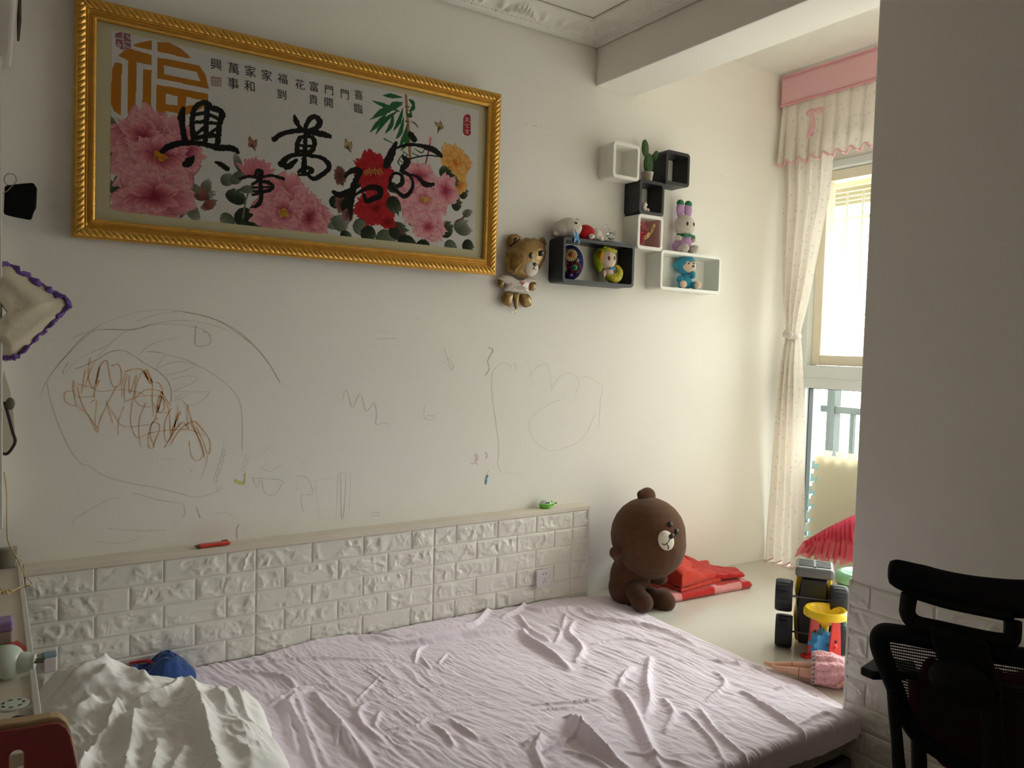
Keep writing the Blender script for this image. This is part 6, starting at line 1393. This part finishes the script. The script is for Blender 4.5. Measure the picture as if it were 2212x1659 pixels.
# things on the ledge and the headboard
p = wy(1180, 1096, -0.040); t = heater('mosquito_heater', 'green and white plug-in mosquito heater on the headboard ledge', (p.x-0.004, -0.038, 0.92), math.radians(-6), 1.0)
q = MB(); q.ell((0, 0, 0.019), (0.029, 0.022, 0.0185), None, 0, 28, 16); q.build('cap', M_hw, t)
q = MB(); q.lathe([(0.015, 0.0), (0.024, 0.003), (0.0285, 0.012), (0.0296, 0.019), (0.0285, 0.020)], (0, 0, 0), np.diag([1.02, 0.80, 1.0]), 30); q.build('green_base', M_hg, t)
q = MB(); q.tube([(0.024, 0, 0.018), (0.034, 0, 0.018), (0.042, 0, 0.018)], [0.013, 0.012, 0.008], 16); q.build('plug_collar', M_hg, t)
q = MB(); q.box((0.050, 0, 0.019), (0.016, 0.008, 0.005)); q.build('prong', mat('dull_steel', (0.2, 0.2, 0.2)), t, smooth=False)
q = MB(); q.box((0.001, -0.0195, 0.0265), (0.019, 0.003, 0.006), rotm(-0.45, 0, 0)); q.build('label_panel', mat('dark_label', srgb(40, 44, 40), 0.5), t, smooth=False)
p = wy(463, 1180, -0.05); t = thing('red_sachet', 'red printed sachet lying on the headboard ledge', 'sachet', (p.x, -0.047, 0.9205), math.radians(4))
q = MB(); q.box((0, 0, 0.006), (0.104, 0.030, 0.010)); q.build('sachet_body', mat('red_foil_wrap', srgb(206, 56, 44), 0.35, 0.5, bump=0.4, bscale=60), t, smooth=False, bevel=0.004, seg=2)
q = MB(); q.box((-0.055, -0.002, 0.006), (0.012, 0.026, 0.003)); q.box((0.040, 0.0155, 0.010), (0.02, 0.003, 0.005)); q.build('dark_end', mat('dark_end', srgb(60, 24, 24), 0.5), t, smooth=False)
q = MB()
for k in range(7): q.box((-0.028+0.0095*k, -0.009+0.0015*(k % 2), 0.0115), (0.006, 0.0016, 0.0008)); q.box((-0.028+0.0095*k, -0.004, 0.0115), (0.0016, 0.009, 0.0008))
q.build('white_print', mat('white_ink', srgb(226, 190, 176), 0.6), t, smooth=False)
a = wy(1154, 1232, -0.082); b = wy(1192, 1224, -0.082); c = wy(1154, 1274, -0.082)
t = thing('wall_socket', 'white five-hole wall socket on the brick headboard', 'socket', ((a.x+b.x)/2, -0.0855, (b.z+c.z)/2+0.001))
q = MB(); q.box((0, -0.003, 0), (0.080, 0.010, 0.078)); q.build('plate', mat('white_socket', srgb(214, 206, 208), 0.35, 0.5), t, smooth=False, bevel=0.003)
for x, z, w, h, an in ((-0.007, 0.021, 0.004, 0.005, 0), (0.007, 0.022, 0.004, 0.005, 0), (0.0, -0.002, 0.002, 0.007, 0), (-0.006, -0.016, 0.002, 0.007, 0.5), (0.006, -0.015, 0.002, 0.007, -0.5)):
    q = MB(); q.box((x, -0.0083, z), (w, 0.001, h), rotm(0, an, 0)); q.build('hole', mat('dark_hole', (0.03, 0.02, 0.02), 0.8), t, smooth=False)
p = wy(108, 1432, -0.10); t = thing('adaptor_plug', 'white and pale blue adaptor plug on the headboard by the quilt', 'adaptor', (p.x, -0.092, p.z))
q = MB(); q.box((0, 0, -0.006), (0.034, 0.030, 0.045)); q.build('plug_body', mat('white_socket', (0.6, 0.6, 0.6)), t, smooth=False, bevel=0.003)
q = MB(); q.box((0, 0.002, 0.022), (0.036, 0.030, 0.012)); q.build('blue_top', mat('dusty_blue', srgb(136, 160, 176), 0.4), t, smooth=False, bevel=0.003)

# red child's chair in the near corner
YC = -1.56
t = thing('child_chair', 'red wooden chair back with a slot, at the lower left corner', 'chair', (-0.30, YC, 0))
def kc(px, py): p = wp(px, py, YC); return (p[0]+0.30, p[2])
O = [kc(-60, 1592), kc(0, 1580)]+[kc(60, 1572), kc(110, 1563), kc(130, 1563), kc(145, 1573), kc(153, 1590), kc(160, 1620), kc(168, 1659), kc(178, 1720), kc(188, 1800)]
O += [(-O[-1][0]-0.06, O[-1][1]), (-O[2][0]-0.08, O[1][1]-0.004)]
bl_ = (kc(20, 1640)[0], kc(52, 1640)[0]); zt_ = kc(36, 1622)[1]; zb_ = kc(36, 1790)[1]; r_ = (bl_[1]-bl_[0])/2; xm = sum(bl_)/2
slot = [(xm+r_*math.cos(a), zt_-r_+r_*math.sin(a)) for a in np.linspace(0, PI, 9)]+[(xm+r_*math.cos(a), zb_+r_+r_*math.sin(a)) for a in np.linspace(PI, 2*PI, 9)]
def holed(name, off, th, m_):
    bm = bmesh.new(); vo = [bm.verts.new((x, off, z)) for x, z in O]; vi = [bm.verts.new((x, off, z)) for x, z in slot]
    ed = [bm.edges.new((vo[i], vo[(i+1) % len(vo)])) for i in range(len(vo))]+[bm.edges.new((vi[i], vi[(i+1) % len(vi)])) for i in range(len(vi))]
    bmesh.ops.triangle_fill(bm, use_beauty=True, use_dissolve=False, edges=ed)
    r = bmesh.ops.extrude_face_region(bm, geom=bm.faces[:]); bmesh.ops.translate(bm, verts=[v for v in r['geom'] if isinstance(v, bmesh.types.BMVert)], vec=(0, th, 0))
    bmesh.ops.recalc_face_normals(bm, faces=bm.faces); me = bpy.data.meshes.new(name); bm.to_mesh(me); bm.free(); me.materials.append(m_)
    o = bpy.data.objects.new(name, me); COL.objects.link(o); o.parent = t
    q = o.modifiers.new('b', 'BEVEL'); q.width = 0.003; q.segments = 2; q.limit_method = 'ANGLE'; return o
holed('back_panel', 0.0, 0.006, mat('red_laminate', srgb(164, 76, 82), 0.45, 0.5, bump=0.15, bscale=220))
ww = mat('pale_plywood', srgb(196, 168, 128), 0.5, 0.4, vary=0.1, vscale=12)
O = [(x, z+0.006) for x, z in O]; holed('plywood_core', 0.0065, 0.022, ww)
bx_ = O[8][0]; bz = O[8][1]
q = MB(); q.span((-bx_-0.05, 0.03, 0.44), (bx_-0.02, -0.36, 0.47)); q.build('seat', mat('red_laminate', (0.3, 0.03, 0.04)), t, smooth=False, bevel=0.008)
for x in (-bx_-0.03, bx_-0.05):
    q = MB(); q.span((x, 0.005, 0), (x+0.03, 0.03, bz-0.03)); q.build('back_leg', ww, t, smooth=False, bevel=0.004)
    q = MB(); q.span((x, -0.34, 0), (x+0.03, -0.31, 0.44)); q.build('front_leg', ww, t, smooth=False, bevel=0.004)
# ---------------------------------------------------------------- crayon and pencil marks on the back wall
def z4d(l): return [(80+a/3.814, 640+b/3.814) for a, b in l]
def z5d(l): return [(100+a/2.911, 900+b/2.911) for a, b in l]
def z6d(l): return [(860+a/4.148, 660+b/4.148) for a, b in l]
def marks(name, strokes, m_):
    """flat wax strokes lying on the paint"""
    q = MB()
    for pts, w in strokes:
        P = smooth_path([np.array(wy(*p, 0.0)) for p in pts], 5); k = len(P); V = []; F = []
        for i in range(k):
            d = P[min(i+1, k-1)]-P[max(i-1, 0)]; d[1] = 0; d = d/(np.linalg.norm(d)+1e-9); n_ = np.array([-d[2], 0, d[0]]); ww_ = w*(0.7+0.6*rnd.random())*0.5*(0.5 if i in (0, k-1) else 1)
            V += [P[i]+n_*ww_+np.array([0, -0.0006, 0]), P[i]-n_*ww_+np.array([0, -0.0006, 0])]
        for i in range(k-1): F.append((2*i, 2*i+1, 2*i+3, 2*i+2))
        q.add(V, F)
    return q.build(name, m_, wall_back, smooth=False)
OC = mat('orange_crayon', (0.78, 0.47, 0.26), 0.8, 0.1); OL = mat('brown_crayon', (0.62, 0.50, 0.41), 0.8, 0.1); PG = mat('grey_pencil', (0.60, 0.575, 0.53), 0.8, 0.1)
OF = mat('faint_brown_crayon', (0.68, 0.62, 0.54), 0.8, 0.1); BLc = mat('blue_crayon', srgb(106, 150, 176), 0.8, 0.1); YC_ = mat('yellow_crayon', (0.72, 0.64, 0.28), 0.8, 0.1); PK = mat('pink_crayon', (0.74, 0.56, 0.60), 0.8, 0.1); PB = mat('pale_blue_crayon', (0.64, 0.65, 0.64), 0.8, 0.1); BRc = mat('dark_brown_crayon', (0.34, 0.22, 0.18), 0.8, 0.1)
w = 0.0018
marks('orange_scribble', [(z4d(l), w*k) for l, k in (
 ([(305, 690), (295, 740), (310, 830), (325, 905)], 1.4), ([(310, 700), (320, 820), (470, 825)], 1), ([(320, 720), (430, 745), (500, 780), (560, 782), (700, 768), (850, 795), (890, 820)], 1), ([(300, 780), (235, 792), (228, 850), (270, 890), (330, 910), (420, 980), (490, 1075)], 1.1),
 ([(330, 740), (370, 880), (440, 1010), (496, 1120), (520, 1020), (600, 850), (660, 730)], 1.4), ([(440, 500), (425, 600), (430, 700), (470, 760), (500, 640), (530, 560), (575, 530), (595, 620), (610, 700), (640, 750), (690, 720), (695, 620), (665, 560), (610, 580)], 1.5), ([(520, 690), (480, 760), (470, 840)], 2.2), ([(515, 580), (500, 660), (490, 720)], 3.2), ([(400, 600), (380, 720), (370, 800)], 1.3), ([(480, 540), (430, 640), (395, 760)], 1),
 ([(570, 860), (600, 960), (625, 1045)], 1.2), ([(590, 900), (650, 1000), (690, 1060), (780, 1075), (930, 1055)], 1), ([(730, 620), (700, 740), (700, 830)], 1.2), ([(745, 640), (720, 760), (725, 880)], 1.6), ([(760, 650), (765, 800), (820, 650), (800, 800), (775, 960), (780, 1080), (830, 1165), (920, 1130), (1060, 1105), (1250, 1100), (1380, 1150)], 1.3), ([(860, 630), (820, 740), (810, 850), (860, 905), (940, 910)], 1.2),
 ([(720, 625), (800, 600), (870, 608), (915, 690)], 1.8), ([(880, 610), (910, 660), (945, 720)], 8), ([(905, 600), (950, 720), (950, 850), (960, 990)], 1.4), ([(960, 710), (1010, 720), (1035, 790), (1010, 900), (970, 1020)], 1.6), ([(1030, 780), (1010, 860), (985, 960)], 5), ([(815, 830), (900, 770), (1010, 780), (1060, 840), (1100, 900)], 1.6), ([(735, 865), (850, 825), (1000, 820), (1060, 870), (1090, 960), (1100, 1130)], 1.3),
 ([(960, 870), (1000, 960), (1090, 950)], 1), ([(990, 900), (1010, 960), (1050, 920), (1040, 830)], 1.6), ([(1000, 1000), (940, 1060), (915, 1180), (930, 1250), (965, 1235), (935, 1150), (950, 1040), (1010, 1060), (1000, 1130), (960, 1230)], 1.5), ([(900, 870), (850, 1000), (840, 1130), (855, 1245)], 1.2), ([(1110, 920), (1060, 1020), (1050, 1150), (1080, 1200), (1130, 1090), (1160, 960)], 1.5),
 ([(1160, 900), (1165, 1080)], 2.0), ([(1185, 945), (1130, 1060), (1100, 1140)], 2.2), ([(1150, 980), (1130, 1080)], 4), ([(1050, 1250), (1120, 1130), (1200, 1040), (1250, 1100)], 2.0), ([(1240, 890), (1260, 980), (1300, 1100), (1350, 1220), (1380, 1330)], 2.0), ([(1230, 910), (1250, 1100)], 1.6), ([(1095, 1230), (1180, 1100), (1290, 1030), (1350, 1080), (1415, 1170), (1430, 1240), (1410, 1300), (1370, 1200), (1310, 1070)], 1.9), ([(1260, 1040), (1340, 1180), (1375, 1300)], 1.4), ([(1255, 1190), (1265, 1290), (1300, 1350), (1350, 1340), (1380, 1280)], 1.2), ([(670, 1145), (670, 1040), (720, 900)], 1), ([(440, 880), (490, 860), (480, 1000), (490, 1100)], 1.0))], OC)
marks('brown_drawing', [(z4d(l), w*k) for l, k in (
 ([(1100, 120), (1200, 125), (1400, 165), (1560, 230), (1700, 320), (1850, 470), (1940, 600), (2008, 715)], 1.0), ([(1200, 130), (1400, 170), (1580, 250), (1755, 385)], 1.0), ([(1700, 330), (1800, 420), (1920, 570), (2000, 710)], 0.8), ([(1310, 240), (1305, 330), (1312, 408), (1420, 395), (1422, 315), (1370, 285), (1385, 300)], 1.1),
 ([(225, 640), (215, 620), (260, 540)], 1), ([(310, 600), (400, 570), (500, 520), (600, 460), (700, 445), (780, 480), (900, 560), (1000, 620), (1080, 700), (1110, 800), (1100, 880)], 1.2), ([(900, 455), (1000, 462), (1050, 478)], 1.2))], OL)
marks('faint_drawing', [(z4d(l), w*k) for l, k in (
 ([(20, 850), (80, 700), (200, 540), (380, 340), (540, 230), (720, 160), (900, 120), (1100, 112)], 0.9), ([(150, 590), (330, 400), (500, 270)], 0.8), ([(280, 350), (480, 280), (800, 275)], 0.8), ([(520, 270), (800, 275), (900, 245), (1000, 215), (1200, 198), (1400, 225), (1580, 280)], 0.9), ([(800, 215), (1000, 145), (1150, 130)], 0.8), ([(800, 275), (950, 235), (1100, 230), (1250, 245), (1390, 275)], 0.9), ([(500, 500), (700, 310), (820, 265)], 0.7), ([(230, 640), (340, 520), (600, 400)], 0.7), ([(840, 490), (950, 390), (1180, 335)], 0.9), ([(1060, 480), (1000, 560), (980, 600)], 0.8),
 ([(1000, 590), (1150, 540), (1300, 560)], 1), ([(1030, 650), (1180, 625), (1310, 570)], 1), ([(1100, 690), (1250, 655), (1325, 680), (1250, 730), (1130, 780)], 1), ([(1110, 785), (1330, 788), (1420, 790), (1330, 880), (1200, 910)], 0.9), ([(1140, 830), (1220, 800), (1220, 825), (1130, 848)], 1), ([(1110, 870), (1180, 850), (1240, 900)], 1), ([(1050, 478), (1250, 530), (1480, 660), (1620, 780), (1680, 900), (1695, 1100), (1690, 1280)], 0.9),
 ([(1410, 1300), (1390, 1400), (1350, 1510)], 1.0), ([(1030, 1340), (1090, 1338), (1130, 1350)], 1), ([(1255, 1420), (1282, 1445)], 1.4))], OF)
marks('pencil_outline', [(z4d(l), w*k) for l, k in (
 ([(80, 700), (110, 850), (180, 1060), (260, 1240), (360, 1375), (430, 1395), (510, 1455), (620, 1500), (800, 1545), (1000, 1580), (1180, 1625), (1290, 1655)], 1.0), ([(1290, 1655), (1400, 1640), (1500, 1600), (1520, 1570)], 0.9), ([(1480, 1570), (1490, 1610)], 1.5))]
 + [(z5d(l), w*k) for l, k in (([(540, 480), (600, 492), (700, 522), (860, 545)], 1.0), ([(175, 690), (175, 645), (260, 595), (380, 525), (470, 510)], 0.9), ([(862, 545), (872, 610), (850, 630)], 1), ([(380, 700), (480, 712), (620, 718), (755, 712)], 1), ([(300, 778), (400, 795), (500, 792), (600, 755)], 0.7), ([(945, 570), (965, 625), (980, 632)], 1), ([(1060, 606), (1150, 608), (1190, 650)], 0.7), ([(1215, 675), (1198, 710), (1202, 770)], 2.4), ([(1240, 690), (1248, 735)], 0.9), ([(795, 685), (812, 650)], 1), ([(1690, 400), (1720, 648)], 1), ([(1690, 402), (1830, 382)], 1), ([(1835, 355), (1822, 660)], 1), ([(1850, 350), (1858, 640), (1875, 560), (1885, 360)], 1), ([(1915, 350), (1905, 590)], 1), ([(1840, 352), (1918, 348)], 1), ([(1570, 380), (1620, 372), (1655, 410), (1675, 485), (1600, 490)], 0.9), ([(1600, 490), (1610, 570), (1625, 600)], 0.8), ([(1580, 385), (1570, 470)], 0.9), ([(1290, 385), (1450, 395), (1490, 410)], 1), ([(1300, 385), (1320, 440), (1350, 395), (1370, 470), (1400, 490), (1440, 490), (1490, 410)], 0.9), ([(2040, 605), (2095, 605), (2090, 622), (2045, 622)], 1.2), ([(1350, 320), (1410, 345), (1480, 300)], 0.7), ([(1640, 300), (1560, 240)], 0.7), ([(1825, 290), (1835, 285)], 2.5))]
 + [([(812, 732), (858, 731)], 0.004), ([(836, 716), (835, 731)], 0.002), ([(815, 716), (846, 715)], 0.0015)], PG)
marks('zigzag', [([(740, 866), (748, 842), (762, 880), (778, 850), (792, 888), (808, 870), (814, 895), (812, 917), (828, 913), (843, 917)], 0.0022)], OF)
marks('hand_outline', [(z6d(l), 0.0018) for l in ([(845, 590), (900, 535), (950, 515), (1000, 530), (1012, 572)], [(1030, 530), (1048, 520), (1065, 590)], [(1140, 515), (1170, 508), (1185, 560), (1188, 655)], [(1190, 620), (1250, 550), (1310, 525), (1350, 560), (1375, 755)], [(1375, 755), (1440, 650), (1530, 605), (1600, 640), (1620, 700), (1590, 800)], [(1620, 650), (1700, 640), (1780, 690), (1830, 740), (1810, 880), (1800, 1100)], [(845, 590), (840, 760), (870, 1000), (905, 1280), (890, 1430), (945, 1500)], [(945, 1500), (1110, 1500)], [(1500, 830), (1380, 870), (1250, 950), (1180, 1030), (1180, 1130), (1250, 1240), (1390, 1300), (1600, 1230), (1700, 1120), (1770, 950)])], OF)
marks('dark_squiggle', [(z6d([(803, 376), (850, 402), (802, 495), (818, 560), (778, 632)]), 0.0022)], BRc)
marks('star', [(z6d(l), 0.0016) for l in ([(410, 370), (440, 470), (475, 580), (500, 530)], [(365, 485), (460, 545)], [(430, 470), (495, 462)], [(440, 470), (500, 540), (475, 580)])], PG)
marks('blue_smear', [(z6d([(800, 1515), (788, 1560), (784, 1605)]), 0.011), (z6d([(812, 1475), (800, 1500)]), 0.003)], BLc)
marks('pink_smear', [(z6d([(690, 1330), (712, 1370), (690, 1390)]), 0.010), (z6d([(780, 1310), (800, 1345), (780, 1368)]), 0.006), (z6d([(650, 1420), (700, 1410), (720, 1430)]), 0.004), (z6d([(240, 900), (232, 1000), (290, 1025), (330, 990), (250, 985)]), 0.0022)], PK)
marks('yellow_shape', [(z5d([(1184, 400), (1215, 415), (1250, 415)]), 0.012), (z5d([(1250, 355), (1248, 410)]), 0.012)], YC_)
marks('blue_chain', [(z5d([(1065+12*math.cos(a)+k*13, 395-k*42+20*math.sin(a)) for a in np.linspace(0, 2*PI, 9)]), 0.0016) for k in range(5)]+[(z5d([(1245+k*8+12*math.cos(a), 330-k*36+16*math.sin(a)) for a in np.linspace(0, 2*PI, 9)]), 0.0014) for k in range(3)]+[(z5d([(1290, 265), (1380, 220), (1400, 185), (1440, 190)]), 0.0014)], PB)
marks('scuffs', [([(1136, 268), (1140, 270)], 0.004), ([(1150, 271), (1160, 273)], 0.0045), ([(1165, 274), (1170, 275)], 0.003), ([(1555, 379), (1562, 381)], 0.003), ([(896, 691), (905, 688)], 0.003), ([(1390, 222), (1393, 221)], 0.004), ([(133, 1177), (136, 1178)], 0.003), ([(1270, 668), (1272, 670)], 0.003)], mat('grey_scuff', (0.5, 0.48, 0.44), 0.8))
